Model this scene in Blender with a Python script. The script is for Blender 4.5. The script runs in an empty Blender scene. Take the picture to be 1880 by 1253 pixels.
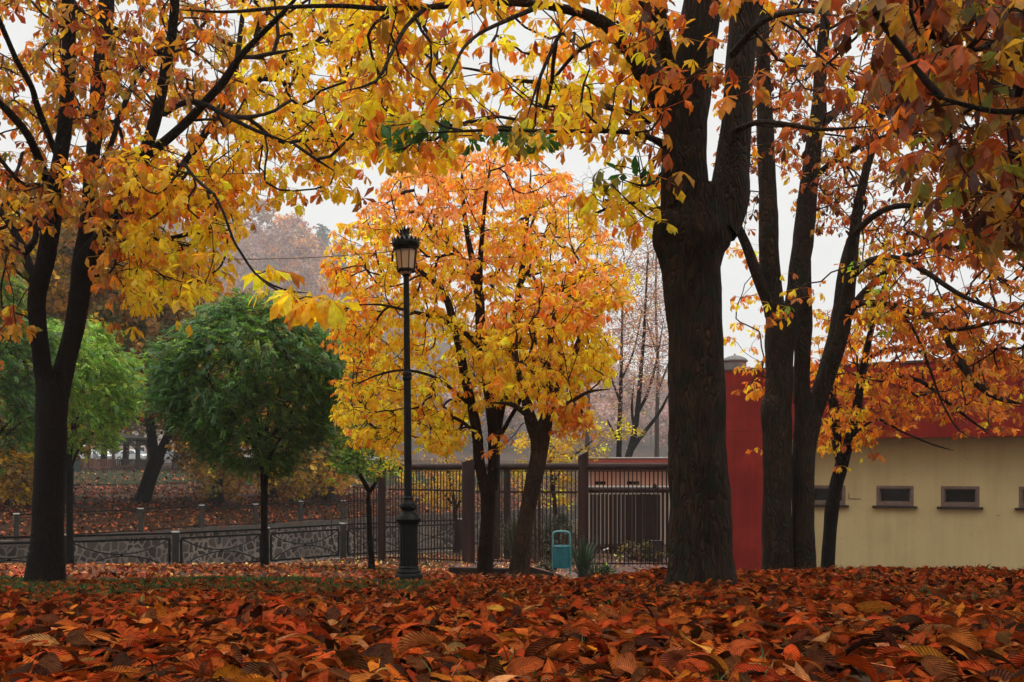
import bpy, math, random
import numpy as np
from mathutils import noise, Vector

rnd = random.Random(7)
E, F, CX, HY = 2.4, 1828.0, 940.0, 865.0      # eye height, focal length in photo pixels, principal column, horizon row


def P(px, py, d):
    """point seen at photo pixel (px, py) at distance d metres"""
    return np.array([(px - CX) / F * d, d, E + (HY - py) / F * d])


scene = bpy.context.scene
COL = scene.collection

# ------------------------------------------------------------------ mesh helpers
def link_mesh(name, V, polys, mat=None, parent=None, col=None, uv=None, smooth=True, mat2=None, n2=0):
    """V (n,3); polys: list of (k,3)/(k,4) int arrays; col (n,3) per vertex; uv (n,2) per vertex"""
    V = np.asarray(V, dtype=np.float64).reshape(-1, 3)
    polys = [np.asarray(p, dtype=np.int32) for p in polys if len(p)]
    loops = np.concatenate([p.ravel() for p in polys])
    sizes = np.concatenate([np.full(len(p), p.shape[1], dtype=np.int32) for p in polys])
    starts = np.concatenate([[0], np.cumsum(sizes)[:-1]]).astype(np.int32)
    me = bpy.data.meshes.new(name)
    me.vertices.add(len(V))
    off = np.zeros(3)
    o = bpy.data.objects.new(name, me)
    if parent is not None:
        off = np.array(parent.matrix_basis.translation)
        if parent.parent is not None:
            off = off + np.array(parent.parent.matrix_basis.translation)
    me.vertices.foreach_set('co', (V - off).ravel().astype(np.float32))
    me.loops.add(len(loops))
    me.loops.foreach_set('vertex_index', loops.astype(np.int32))
    me.polygons.add(len(sizes))
    me.polygons.foreach_set('loop_start', starts)
    me.polygons.foreach_set('loop_total', sizes)
    if smooth:
        me.polygons.foreach_set('use_smooth', np.ones(len(sizes), dtype=bool))
    if col is not None:
        a = me.color_attributes.new('tint', 'FLOAT_COLOR', 'POINT')
        c = np.ones((len(V), 4), dtype=np.float32)
        c[:, :3] = col
        a.data.foreach_set('color', c.ravel())
    if uv is not None:
        u = me.uv_layers.new(name='UVMap')
        u.data.foreach_set('uv', np.asarray(uv, dtype=np.float32)[loops].ravel())
    if mat is not None:
        me.materials.append(mat)
    if mat2 is not None:                 # the last n2 faces are twigs
        me.materials.append(mat2)
        mi = np.zeros(len(sizes), dtype=np.int32)
        mi[-n2:] = 1
        me.polygons.foreach_set('material_index', mi)
    me.update()
    me.validate()
    COL.objects.link(o)
    if parent is not None:
        o.parent = parent
    return o


def tag(o, label=None, cat=None, group=None, kind=None):
    if label: o['label'] = label
    if cat: o['category'] = cat
    if group: o['group'] = group
    if kind: o['kind'] = kind
    return o


def thing(name, loc, label, cat, group=None):
    o = bpy.data.objects.new(name, None)
    o.empty_display_size = 0.2
    COL.objects.link(o)
    o.location = tuple(float(c) for c in loc)
    return tag(o, label, cat, group)


def copy_tree(o, parent=None):
    c = o.copy()
    COL.objects.link(c)
    if parent is not None:
        c.parent = parent
    for ch in [x for x in o.children]:
        copy_tree(ch, c)
    return c


class MB:
    """collects hard-surface shapes; build() links them as one mesh"""
    def __init__(s):
        s.v, s.f = [], []

    def add(s, v, f):
        b = len(s.v)
        s.v += [tuple(p) for p in v]
        s.f += [tuple(i + b for i in q) for q in f]
        return s

    def box(s, c, size, rz=0.0, tilt=None):
        hx, hy, hz = (k / 2 for k in size)
        v = []
        cr, sr = math.cos(rz), math.sin(rz)
        for z in (-hz, hz):
            for x, y in ((-hx, -hy), (hx, -hy), (hx, hy), (-hx, hy)):
                p = (x * cr - y * sr, x * sr + y * cr, z)
                v.append((p[0] + c[0], p[1] + c[1], p[2] + c[2]))
        return s.add(v, [(3, 2, 1, 0), (4, 5, 6, 7), (0, 1, 5, 4), (1, 2, 6, 5), (2, 3, 7, 6), (3, 0, 4, 7)])

    def bar(s, a, b, w, h=None):
        """box beam from a to b, width w (horizontal), height h"""
        h = h or w
        a, b = Vector(a), Vector(b)
        d = (b - a).normalized()
        up = Vector((0, 0, 1)) if abs(d.z) < 0.95 else Vector((0, 1, 0))
        x = d.cross(up).normalized() * (w / 2)
        y = x.normalized().cross(d).normalized() * (h / 2)
        v = [p + i * x + j * y for p in (a, b) for i, j in ((-1, -1), (1, -1), (1, 1), (-1, 1))]
        return s.add(v, [(3, 2, 1, 0), (4, 5, 6, 7), (0, 1, 5, 4), (1, 2, 6, 5), (2, 3, 7, 6), (3, 0, 4, 7)])

    def tube(s, pts, r, n=8, cap=True):
        pts = [np.asarray(p, float) for p in pts]
        rr = r if hasattr(r, '__len__') else [r] * len(pts)
        V, Q = tube_arrays(np.array(pts), np.array(rr, float), n)
        f = [tuple(q) for q in Q]
        if cap:
            f += [tuple(range(n))[::-1], tuple(len(V) - n + i for i in range(n))]
        return s.add(V, f)

    def lathe(s, prof, c=(0, 0, 0), n=20, flute=0.0, nf=0, cap=True):
        """prof: (r, z) list"""
        v = []
        for r, z in prof:
            for i in range(n):
                a = 2 * math.pi * i / n
                q = r
                if flute and nf:
                    q = r * (1 - flute * (0.5 + 0.5 * math.cos(a * nf)))
                v.append((c[0] + q * math.cos(a), c[1] + q * math.sin(a), c[2] + z))
        f = []
        for k in range(len(prof) - 1):
            for i in range(n):
                j = (i + 1) % n
                f.append((k * n + i, k * n + j, (k + 1) * n + j, (k + 1) * n + i))
        if cap:
            f += [tuple(range(n))[::-1], tuple((len(prof) - 1) * n + i for i in range(n))]
        return s.add(v, f)

    def prism(s, poly, axis_from, axis_to):
        """poly: list of 3-d points (closed outline); extruded by vector axis_to-axis_from"""
        e = np.asarray(axis_to, float) - np.asarray(axis_from, float)
        n = len(poly)
        v = [np.asarray(p, float) for p in poly] + [np.asarray(p, float) + e for p in poly]
        f = [tuple(range(n))[::-1], tuple(range(n, 2 * n))]
        f += [(i, (i + 1) % n, (i + 1) % n + n, i + n) for i in range(n)]
        return s.add(v, f)

    def build(s, name, mat, parent=None, smooth=False, bevel=0.0):
        me = bpy.data.meshes.new(name)
        off = (0, 0, 0)
        if parent is not None:
            off = np.array(parent.matrix_basis.translation)
            if parent.parent is not None:
                off = off + np.array(parent.parent.matrix_basis.translation)
        me.from_pydata([tuple(float(p[i]) - float(off[i]) for i in range(3)) for p in s.v], [], s.f)
        if smooth:
            me.polygons.foreach_set('use_smooth', [True] * len(me.polygons))
        me.materials.append(mat)
        me.validate()
        o = bpy.data.objects.new(name, me)
        COL.objects.link(o)
        if parent is not None:
            o.parent = parent
        if smooth:
            try:
                me.set_sharp_from_angle(angle=math.radians(38))
            except Exception:
                pass
        if bevel:
            m = o.modifiers.new('bevel', 'BEVEL')
            m.width = bevel
            m.segments = 2
            m.limit_method = 'ANGLE'
        return o


def tube_arrays(pts, rad, n, seed=None, lump=0.0, ridge=0.0, flare=0.0):
    """swept ring tube; returns V, quads.  lump/ridge: bark relief"""
    m = len(pts)
    t = np.gradient(pts, axis=0)
    t /= np.linalg.norm(t, axis=1)[:, None] + 1e-9
    ref = np.array([0.0, -1.0, 0.0]) if abs(t[0][1]) < 0.9 else np.array([1.0, 0, 0])
    u = np.cross(t[0], np.cross(ref, t[0]))
    u /= np.linalg.norm(u)
    U = np.zeros((m, 3))
    for i in range(m):
        u = u - t[i] * np.dot(u, t[i])
        u /= np.linalg.norm(u) + 1e-9
        U[i] = u
    W = np.cross(t, U)
    a = 2 * np.pi * np.arange(n) / n
    ring = U[:, None, :] * np.cos(a)[None, :, None] + W[:, None, :] * np.sin(a)[None, :, None]
    R = np.repeat(rad[:, None], n, axis=1)
    if lump or ridge:
        for i in range(m):
            p = pts[i]
            for j in range(n):
                q = ring[i, j] * rad[i]
                b = noise.noise(Vector(((p[0] + q[0]) * 5 + seed, (p[1] + q[1]) * 5, (p[2] + q[2]) * 3.2)))
                c = noise.noise(Vector(((p[0] + q[0]) * 24 + seed, (p[1] + q[1]) * 24, (p[2] + q[2]) * 6)))
                R[i, j] *= 1 + lump * b + ridge * c
    if flare:                                # root buttresses at the foot of the stem
        s_ = np.concatenate([[0], np.cumsum(np.linalg.norm(np.diff(pts, axis=0), axis=1))])
        fall = np.exp(-np.maximum(s_ - .25, 0) / .22)[:, None]
        R = R * (1 + fall * flare * (.55 * np.cos(5 * a + seed) + .35 * np.cos(3 * a + 2 * seed) + .2)[None, :])
    V = pts[:, None, :] + ring * R[:, :, None]
    i, j = np.meshgrid(np.arange(m - 1), np.arange(n), indexing='ij')
    k = (j + 1) % n
    Q = np.stack([i * n + j, i * n + k, (i + 1) * n + k, (i + 1) * n + j], -1).reshape(-1, 4)
    return V.reshape(-1, 3), Q


def smooth_line(pts, vals, step):
    """Catmull-Rom through pts with values, resampled about every `step` metres"""
    pts = np.asarray(pts, float)
    vals = np.asarray(vals, float)
    X = np.column_stack([pts, vals])
    n = len(X)
    out = []
    for i in range(n - 1):
        p0 = X[i - 1] if i > 0 else 2 * X[0] - X[1]
        p1, p2 = X[i], X[i + 1]
        p3 = X[i + 2] if i + 2 < n else 2 * X[-1] - X[-2]
        k = max(2, int(np.linalg.norm(p2[:3] - p1[:3]) / step))
        for s in range(k):
            t = s / k
            out.append(0.5 * (2 * p1 + (p2 - p0) * t + (2 * p0 - 5 * p1 + 4 * p2 - p3) * t * t + (3 * p1 - p0 - 3 * p2 + p3) * t ** 3))
    out.append(X[-1])
    out = np.array(out)
    return out[:, :3], np.maximum(out[:, 3], 0.002)


# ------------------------------------------------------------------ material helpers
def new_mat(name):
    m = bpy.data.materials.new(name)
    m.use_nodes = True
    nt = m.node_tree
    nt.nodes.clear()
    return m, nt


def nd(nt, kind, **kw):
    n = nt.nodes.new(kind)
    for k, v in kw.items():
        if k.startswith('i_'):
            n.inputs[k[2:].replace('_', ' ')].default_value = v
        else:
            setattr(n, k, v)
    return n


def ramp(nt, stops):
    r = nt.nodes.new('ShaderNodeValToRGB')
    e = r.color_ramp.elements
    while len(e) < len(stops):
        e.new(0.5)
    for k, (p, c) in zip(e, stops):
        k.position = p
        k.color = (*c, 1)
    return r


def noisy_mat(name, c1, c2, scale=4.0, rough=0.8, bump=0.3, bscale=None, stretch=(1, 1, 1), metallic=0.0, spec=0.3, detail=6.0, dist=0.01, c3=None, spots=None):
    m, nt = new_mat(name)
    L = nt.links.new
    out = nd(nt, 'ShaderNodeOutputMaterial')
    b = nd(nt, 'ShaderNodeBsdfPrincipled')
    b.inputs['Roughness'].default_value = rough
    b.inputs['Metallic'].default_value = metallic
    b.inputs['Specular IOR Level'].default_value = spec
    tc = nd(nt, 'ShaderNodeTexCoord')
    mp = nd(nt, 'ShaderNodeMapping')
    mp.inputs['Scale'].default_value = stretch
    L(tc.outputs['Object'], mp.inputs['Vector'])
    n1 = nd(nt, 'ShaderNodeTexNoise')
    n1.inputs['Scale'].default_value = scale
    n1.inputs['Detail'].default_value = detail
    n1.inputs['Roughness'].default_value = 0.62
    L(mp.outputs['Vector'], n1.inputs['Vector'])
    st = [(0.32, c1), (0.68, c2)] if c3 is None else [(0.3, c1), (0.52, c2), (0.72, c3)]
    r = ramp(nt, st)
    L(n1.outputs['Fac'], r.inputs['Fac'])
    colsock = r.outputs['Color']
    if spots:
        sc, thr, scol = spots
        n3 = nd(nt, 'ShaderNodeTexNoise')
        n3.inputs['Scale'].default_value = sc
        n3.inputs['Detail'].default_value = 4
        L(tc.outputs['Object'], n3.inputs['Vector'])
        r3 = ramp(nt, [(thr, (0, 0, 0)), (thr + 0.08, (1, 1, 1))])
        L(n3.outputs['Fac'], r3.inputs['Fac'])
        mx = nd(nt, 'ShaderNodeMix', data_type='RGBA')
        L(r3.outputs['Color'], mx.inputs['Factor'])
        L(colsock, mx.inputs['A'])
        mx.inputs['B'].default_value = (*scol, 1)
        colsock = mx.outputs['Result']
    L(colsock, b.inputs['Base Color'])
    if bump:
        n2 = nd(nt, 'ShaderNodeTexNoise')
        n2.inputs['Scale'].default_value = bscale or scale * 6
        n2.inputs['Detail'].default_value = 5
        L(mp.outputs['Vector'], n2.inputs['Vector'])
        bp = nd(nt, 'ShaderNodeBump')
        bp.inputs['Strength'].default_value = bump
        bp.inputs['Distance'].default_value = dist
        L(n2.outputs['Fac'], bp.inputs['Height'])
        L(bp.outputs['Normal'], b.inputs['Normal'])
    L(b.outputs['BSDF'], out.inputs['Surface'])
    return m


def leaf_mat(name, trans=0.5, veins=False, gloss=0.06, rough=0.5, nscale=30.0, tboost=1.0):
    """thin leaf: diffuse + translucent, own colour from the per-leaf tint attribute"""
    m, nt = new_mat(name)
    L = nt.links.new
    out = nd(nt, 'ShaderNodeOutputMaterial')
    at = nd(nt, 'ShaderNodeAttribute', attribute_name='tint')
    tc = nd(nt, 'ShaderNodeTexCoord')
    n1 = nd(nt, 'ShaderNodeTexNoise')
    n1.inputs['Scale'].default_value = nscale
    n1.inputs['Detail'].default_value = 3
    L(tc.outputs['Object'], n1.inputs['Vector'])
    mr = nd(nt, 'ShaderNodeMapRange')
    mr.inputs['From Min'].default_value = 0.3
    mr.inputs['From Max'].default_value = 0.7
    mr.inputs['To Min'].default_value = 0.72
    mr.inputs['To Max'].default_value = 1.2
    L(n1.outputs['Fac'], mr.inputs['Value'])
    mul = nd(nt, 'ShaderNodeMix', data_type='RGBA', blend_type='MULTIPLY')
    mul.inputs['Factor'].default_value = 1.0
    L(at.outputs['Color'], mul.inputs['A'])
    L(mr.outputs['Result'], mul.inputs['B'])
    colsock = mul.outputs['Result']
    dif = nd(nt, 'ShaderNodeBsdfDiffuse')
    tr = nd(nt, 'ShaderNodeBsdfTranslucent')
    gl = nd(nt, 'ShaderNodeBsdfGlossy')
    gl.inputs['Roughness'].default_value = rough
    gl.inputs['Color'].default_value = (0.8, 0.8, 0.8, 1)
    if veins:
        uv = nd(nt, 'ShaderNodeUVMap')
        sp = nd(nt, 'ShaderNodeSeparateXYZ')
        L(uv.outputs['UV'], sp.inputs['Vector'])
        ab = nd(nt, 'ShaderNodeMath', operation='ABSOLUTE')
        L(sp.outputs['X'], ab.inputs[0])
        k = nd(nt, 'ShaderNodeMath', operation='MULTIPLY')
        k.inputs[1].default_value = -0.22
        L(ab.outputs[0], k.inputs[0])
        ad = nd(nt, 'ShaderNodeMath', operation='ADD')
        L(sp.outputs['Y'], ad.inputs[0])
        L(k.outputs[0], ad.inputs[1])
        m2 = nd(nt, 'ShaderNodeMath', operation='MULTIPLY')
        m2.inputs[1].default_value = 15 * 2 * math.pi
        L(ad.outputs[0], m2.inputs[0])
        sn = nd(nt, 'ShaderNodeMath', operation='SINE')
        L(m2.outputs[0], sn.inputs[0])
        rib = nd(nt, 'ShaderNodeMath', operation='POWER')      # sharp ridge at the midrib
        om = nd(nt, 'ShaderNodeMath', operation='SUBTRACT')
        om.inputs[0].default_value = 1.0
        L(ab.outputs[0], om.inputs[1])
        L(om.outputs[0], rib.inputs[0])
        rib.inputs[1].default_value = 14.0
        sm = nd(nt, 'ShaderNodeMath', operation='MULTIPLY_ADD')
        L(rib.outputs[0], sm.inputs[0])
        sm.inputs[1].default_value = 1.6
        L(sn.outputs[0], sm.inputs[2])
        bp = nd(nt, 'ShaderNodeBump')
        bp.inputs['Strength'].default_value = 0.75
        bp.inputs['Distance'].default_value = 0.0026
        L(sm.outputs[0], bp.inputs['Height'])
        for s in (dif, tr, gl):
            L(bp.outputs['Normal'], s.inputs['Normal'])
        # brown freckles that belong to the leaf
        n3 = nd(nt, 'ShaderNodeTexNoise')
        n3.inputs['Scale'].default_value = 60
        n3.inputs['Detail'].default_value = 2
        L(tc.outputs['Object'], n3.inputs['Vector'])
        r3 = ramp(nt, [(0.56, (1, 1, 1)), (0.7, (0.45, 0.36, 0.3))])
        L(n3.outputs['Fac'], r3.inputs['Fac'])
        mu2 = nd(nt, 'ShaderNodeMix', data_type='RGBA', blend_type='MULTIPLY')
        mu2.inputs['Factor'].default_value = 1.0
        L(colsock, mu2.inputs['A'])
        L(r3.outputs['Color'], mu2.inputs['B'])
        colsock = mu2.outputs['Result']
        # paler midrib and side veins
        rv = ramp(nt, [(.0, (1.55, 1.4, 1.25)), (.10, (1.05, 1.0, .97)), (.8, (.96, .95, .94)), (1.0, (.74, .68, .62))])
        L(ab.outputs[0], rv.inputs['Fac'])
        mu3 = nd(nt, 'ShaderNodeMix', data_type='RGBA', blend_type='MULTIPLY')
        mu3.inputs['Factor'].default_value = 1.0
        L(colsock, mu3.inputs['A'])
        L(rv.outputs['Color'], mu3.inputs['B'])
        colsock = mu3.outputs['Result']
    L(colsock, dif.inputs['Color'])
    if tboost != 1.0:
        tb = nd(nt, 'ShaderNodeMix', data_type='RGBA', blend_type='MULTIPLY')
        tb.inputs['Factor'].default_value = 1.0
        L(colsock, tb.inputs['A'])
        tb.inputs['B'].default_value = (tboost, tboost, tboost, 1)
        L(tb.outputs['Result'], tr.inputs['Color'])
    else:
        L(colsock, tr.inputs['Color'])
    mx = nd(nt, 'ShaderNodeMixShader')
    mx.inputs['Fac'].default_value = trans
    L(dif.outputs[0], mx.inputs[1])
    L(tr.outputs[0], mx.inputs[2])
    m3 = nd(nt, 'ShaderNodeMixShader')
    m3.inputs['Fac'].default_value = gloss
    L(mx.outputs[0], m3.inputs[1])
    L(gl.outputs[0], m3.inputs[2])
    L(m3.outputs[0], out.inputs['Surface'])
    return m


def bark_mat(name, dark, light, scale=1.0, moss=None, bump=1.0):
    m, nt = new_mat(name)
    L = nt.links.new
    out = nd(nt, 'ShaderNodeOutputMaterial')
    b = nd(nt, 'ShaderNodeBsdfPrincipled')
    b.inputs['Roughness'].default_value = 0.92
    b.inputs['Specular IOR Level'].default_value = 0.2
    tc = nd(nt, 'ShaderNodeTexCoord')
    mp = nd(nt, 'ShaderNodeMapping')
    mp.inputs['Scale'].default_value = (1, 1, 0.2)
    L(tc.outputs['Object'], mp.inputs['Vector'])
    wob = nd(nt, 'ShaderNodeTexNoise')
    wob.inputs['Scale'].default_value = 6 * scale
    L(mp.outputs['Vector'], wob.inputs['Vector'])
    mix = nd(nt, 'ShaderNodeMix', data_type='RGBA', blend_type='LINEAR_LIGHT')
    mix.inputs['Factor'].default_value = 0.12
    L(mp.outputs['Vector'], mix.inputs['A'])
    L(wob.outputs['Color'], mix.inputs['B'])
    vo = nd(nt, 'ShaderNodeTexVoronoi', feature='DISTANCE_TO_EDGE')
    vo.inputs['Scale'].default_value = 33 * scale
    L(mix.outputs['Result'], vo.inputs['Vector'])
    n1 = nd(nt, 'ShaderNodeTexNoise')
    n1.inputs['Scale'].default_value = 40 * scale
    n1.inputs['Detail'].default_value = 6
    L(mp.outputs['Vector'], n1.inputs['Vector'])
    n2 = nd(nt, 'ShaderNodeTexNoise')
    n2.inputs['Scale'].default_value = 3.5
    n2.inputs['Detail'].default_value = 4
    L(tc.outputs['Object'], n2.inputs['Vector'])
    r = ramp(nt, [(0.3, dark), (0.7, light)])
    ad = nd(nt, 'ShaderNodeMath', operation='MULTIPLY_ADD')
    ad.inputs[1].default_value = 0.55
    L(n2.outputs['Fac'], ad.inputs[0])
    hf = nd(nt, 'ShaderNodeMath', operation='MULTIPLY')
    hf.inputs[1].default_value = 0.45
    L(n1.outputs['Fac'], hf.inputs[0])
    L(hf.outputs[0], ad.inputs[2])
    L(ad.outputs[0], r.inputs['Fac'])
    colsock = r.outputs['Color']
    if moss:
        n4 = nd(nt, 'ShaderNodeTexNoise')
        n4.inputs['Scale'].default_value = 9
        n4.inputs['Detail'].default_value = 5
        L(tc.outputs['Object'], n4.inputs['Vector'])
        r4 = ramp(nt, [(0.52, (0, 0, 0)), (0.68, (1, 1, 1))])
        L(n4.outputs['Fac'], r4.inputs['Fac'])
        mm = nd(nt, 'ShaderNodeMix', data_type='RGBA')
        L(r4.outputs['Color'], mm.inputs['Factor'])
        L(colsock, mm.inputs['A'])
        mm.inputs['B'].default_value = (*moss, 1)
        colsock = mm.outputs['Result']
    L(colsock, b.inputs['Base Color'])
    cr = ramp(nt, [(0.0, (0, 0, 0)), (0.22, (1, 1, 1))])
    L(vo.outputs['Distance'], cr.inputs['Fac'])
    sm = nd(nt, 'ShaderNodeMath', operation='MULTIPLY_ADD')
    L(n1.outputs['Fac'], sm.inputs[0])
    sm.inputs[1].default_value = 0.8
    L(cr.outputs['Color'], sm.inputs[2])
    bp = nd(nt, 'ShaderNodeBump')
    bp.inputs['Strength'].default_value = 0.9 * bump
    bp.inputs['Distance'].default_value = 0.02
    L(sm.outputs[0], bp.inputs['Height'])
    L(bp.outputs['Normal'], b.inputs['Normal'])
    L(b.outputs['BSDF'], out.inputs['Surface'])
    return m

# ------------------------------------------------------------------ terrain
def sstep(a, b, x):
    t = np.clip((np.asarray(x, float) - a) / (b - a), 0, 1)
    return t * t * (3 - 2 * t)


def near_line(x):
    x = np.asarray(x, float)
    v = np.where(x < -1.8, 30 + (x + 5.09) * 0.934, 33.07 + (x + 1.8) * 4)
    return np.clip(v, -7, 70)


def far_line(x):
    x = np.asarray(x, float)
    return np.maximum(np.minimum(45 + (x + 7.7) * 1.58, 84), near_line(x) + 9)


HXA = np.array([-700, -324, -151, -110, 21, 100, 300, 700.0])
HZA = np.array([165, 158, 132, 105, 54, 38, 36, 36.0])


def g_near(x, y):
    x, y = np.asarray(x, float), np.asarray(y, float)
    yc = [-15, 0, 2, 5, 8, 11.4, 14, 18, 22, 25, 30, 70]
    c = np.interp(y, yc, [-.6, -.46, -.50, -.74, -1.0, -1.28, -1.51, -1.88, -2.29, -2.47, -2.63, -2.7])
    r = np.interp(y, [-15, 0, 2, 5, 7.3, 9, 11, 14, 18, 22, 27, 70], [-.6, -.46, -.50, -.70, -.84, -.955, -1.2, -1.8, -2.35, -2.44, -2.58, -2.7])
    l = np.interp(y, [-15, 0, 2, 5, 8, 9.8, 14, 18, 22, 26, 70], [-.6, -.47, -.51, -.75, -1.0, -1.13, -1.48, -1.77, -2.12, -2.62, -2.7])
    wr, wl = sstep(0.2, 1.5, x), sstep(-1.2, -3.2, x)
    z = c * (1 - wr - wl) + r * wr + l * wl
    z = z + 0.018 * np.sin(x * 2.1 + y * .7) * np.sin(y * 1.7 - x * .5) + 0.012 * np.sin(x * 5.3 + 1) * np.sin(y * 4.7)
    return z + E


def g_far(x, y):
    x, y = np.asarray(x, float), np.asarray(y, float)
    s = y - np.maximum(far_line(x), 30)
    z = np.interp(s, [0, 8, 16, 30, 60, 80, 100, 400], [-2.25, -1.75, -1.4, -.6, .1, .7, 1.6, 2.6])
    z = z + np.interp(x, HXA, HZA) * sstep(220, 650, y)
    z = z + 0.05 * np.sin(x * .9 + y * .3) * np.sin(y * .7)
    return z + E


def ground_z(x, y):
    return np.where(np.asarray(y) <= near_line(x), g_near(x, y), g_far(x, y))


def gz(x, y):
    return float(ground_z(x, y))


def PG(px, d):
    """ground point under photo column px at distance d"""
    x = (px - CX) / F * d
    return np.array([x, d, gz(x, d)])


def sheet(name, X, Y, Z, mat, kind='structure'):
    n, m = X.shape
    i, j = np.meshgrid(np.arange(n - 1), np.arange(m - 1), indexing='ij')
    Q = np.stack([i * m + j, i * m + j + 1, (i + 1) * m + j + 1, (i + 1) * m + j], -1).reshape(-1, 4)
    V = np.stack([X, Y, Z], -1).reshape(-1, 3)
    # keep normals up
    a, b, c = V[Q[0][0]], V[Q[0][1]], V[Q[0][2]]
    if np.cross(b - a, c - b)[2] < 0:
        Q = Q[:, ::-1]
    o = link_mesh(name, V, [Q], mat)
    return tag(o, kind=kind)


M_soil = noisy_mat('soil', (.018, .011, .007), (.06, .034, .018), scale=5, rough=.95, bump=.8, bscale=60, c3=(.035, .03, .012), spec=.1, dist=.02)
M_farsoil = noisy_mat('leafy_soil', (.014, .008, .004), (.05, .021, .008), scale=22, rough=.95, bump=.9, bscale=14, c3=(.03, .018, .008), spec=.1, dist=.05)
M_turf = noisy_mat('turf', (.008, .016, .004), (.02, .027, .007), scale=3, rough=.95, bump=.9, bscale=30, c3=(.03, .018, .007), spec=.1, dist=.04)
M_bed = noisy_mat('channel_concrete', (.10, .09, .08), (.2, .18, .155), scale=2, rough=.9, bump=.4)
M_paver = None

xs = np.unique(np.concatenate([np.linspace(-45, -9, 45), np.linspace(-9, 9, 120), np.linspace(9, 45, 45)]))
ts = np.linspace(0, 1, 190) ** 1.35
X = np.repeat(xs[None, :], len(ts), 0)
NL = near_line(xs)[None, :]
Y = -12 + (NL + 12) * ts[:, None]
sheet('ground', X, Y, g_near(X, Y) - 0.004, M_soil)

xs = np.unique(np.concatenate([np.linspace(-720, -70, 60), np.linspace(-70, 40, 120), np.linspace(40, 720, 60)]))
ts = np.linspace(0, 1, 160) ** 1.6
X = np.repeat(xs[None, :], len(ts), 0)
FLn = far_line(xs)[None, :]
Y = FLn + (760 - FLn) * ts[:, None]
sheet('far_bank_ground', X, Y, g_far(X, Y), M_farsoil)

xs = np.linspace(-60, 60, 161)
X = np.repeat(xs[None, :], 9, 0)
Y = near_line(xs)[None, :] - .2 + (far_line(xs) - near_line(xs) + .4)[None, :] * np.linspace(0, 1, 9)[:, None]
sheet('channel_bed', X, Y, np.full_like(X, E - 4.5), M_bed)

# mown grass band in front of the gazebo, laid on the far bank
xs = np.linspace(-80, 4, 90)
X = np.repeat(xs[None, :], 16, 0)
b0 = np.maximum(far_line(xs), 30) + 25 + 2.2 * np.sin(xs * .21) + 1.4 * np.sin(xs * .6)
Y = b0[None, :] + (np.maximum(far_line(xs), 30) + 62 - b0)[None, :] * np.linspace(0, 1, 16)[:, None]
sheet('lawn', X, Y, g_far(X, Y) + 0.05, M_turf)
# bare footpath across the far bank
M_dirt = noisy_mat('trodden_earth', (.05, .028, .018), (.11, .062, .04), scale=4, rough=.95, bump=.5, bscale=30, spec=.1)
xs = np.linspace(-70, 0, 80)
X = np.repeat(xs[None, :], 5, 0)
b0 = np.maximum(far_line(xs), 30) + 17.5 + .5 * np.sin(xs * .17)
Y = b0[None, :] + 1.7 * np.linspace(0, 1, 5)[:, None]
sheet('far_footpath', X, Y, g_far(X, Y) + 0.03, M_dirt)


def paving_mat(name, c1, c2, mortar, sx=.2, sy=.1):
    m, nt = new_mat(name)
    L = nt.links.new
    out = nd(nt, 'ShaderNodeOutputMaterial')
    b = nd(nt, 'ShaderNodeBsdfPrincipled')
    b.inputs['Roughness'].default_value = .7
    tc = nd(nt, 'ShaderNodeTexCoord')
    br = nd(nt, 'ShaderNodeTexBrick')
    br.inputs['Scale'].default_value = 1.0
    br.inputs['Brick Width'].default_value = sx
    br.inputs['Row Height'].default_value = sy
    br.inputs['Mortar Size'].default_value = .006
    br.inputs['Color1'].default_value = (*c1, 1)
    br.inputs['Color2'].default_value = (*c2, 1)
    br.inputs['Mortar'].default_value = (*mortar, 1)
    L(tc.outputs['Object'], br.inputs['Vector'])
    n = nd(nt, 'ShaderNodeTexNoise')
    n.inputs['Scale'].default_value = 3
    n.inputs['Detail'].default_value = 6
    L(tc.outputs['Object'], n.inputs['Vector'])
    r = ramp(nt, [(.3, (.55, .55, .55)), (.7, (1.15, 1.1, 1.05))])
    L(n.outputs['Fac'], r.inputs['Fac'])
    mx = nd(nt, 'ShaderNodeMix', data_type='RGBA', blend_type='MULTIPLY')
    mx.inputs['Factor'].default_value = 1
    L(br.outputs['Color'], mx.inputs['A'])
    L(r.outputs['Color'], mx.inputs['B'])
    L(mx.outputs['Result'], b.inputs['Base Color'])
    bp = nd(nt, 'ShaderNodeBump')
    bp.inputs['Strength'].default_value = .5
    bp.inputs['Distance'].default_value = .006
    L(br.outputs['Fac'], bp.inputs['Height'])
    bp.invert = True
    L(bp.outputs['Normal'], b.inputs['Normal'])
    L(b.outputs['BSDF'], out.inputs['Surface'])
    return m


M_pave = paving_mat('red_pavers', (.11, .045, .032), (.145, .066, .046), (.04, .028, .022))


def strip(name, mat, x0, x1, y0f, y1f, nx=60, ny=24, lift=.004):
    xs = np.linspace(x0, x1, nx)
    X = np.repeat(xs[None, :], ny, 0)
    Y = y0f(xs)[None, :] + (y1f(xs) - y0f(xs))[None, :] * np.linspace(0, 1, ny)[:, None]
    return sheet(name, X, Y, g_near(X, Y) + lift, mat)


strip('footpath', M_dirt, -9.5, -1.55, lambda x: 13.2 + .25 * np.sin(x * .8), lambda x: 16.2 + .2 * np.sin(x * .6 + 1), 90, 30)
strip('courtyard_paving', M_pave, -1.5, 5.2, lambda x: 14.9 + 0 * x, lambda x: 29.5 + 0 * x, 70, 60)

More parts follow.
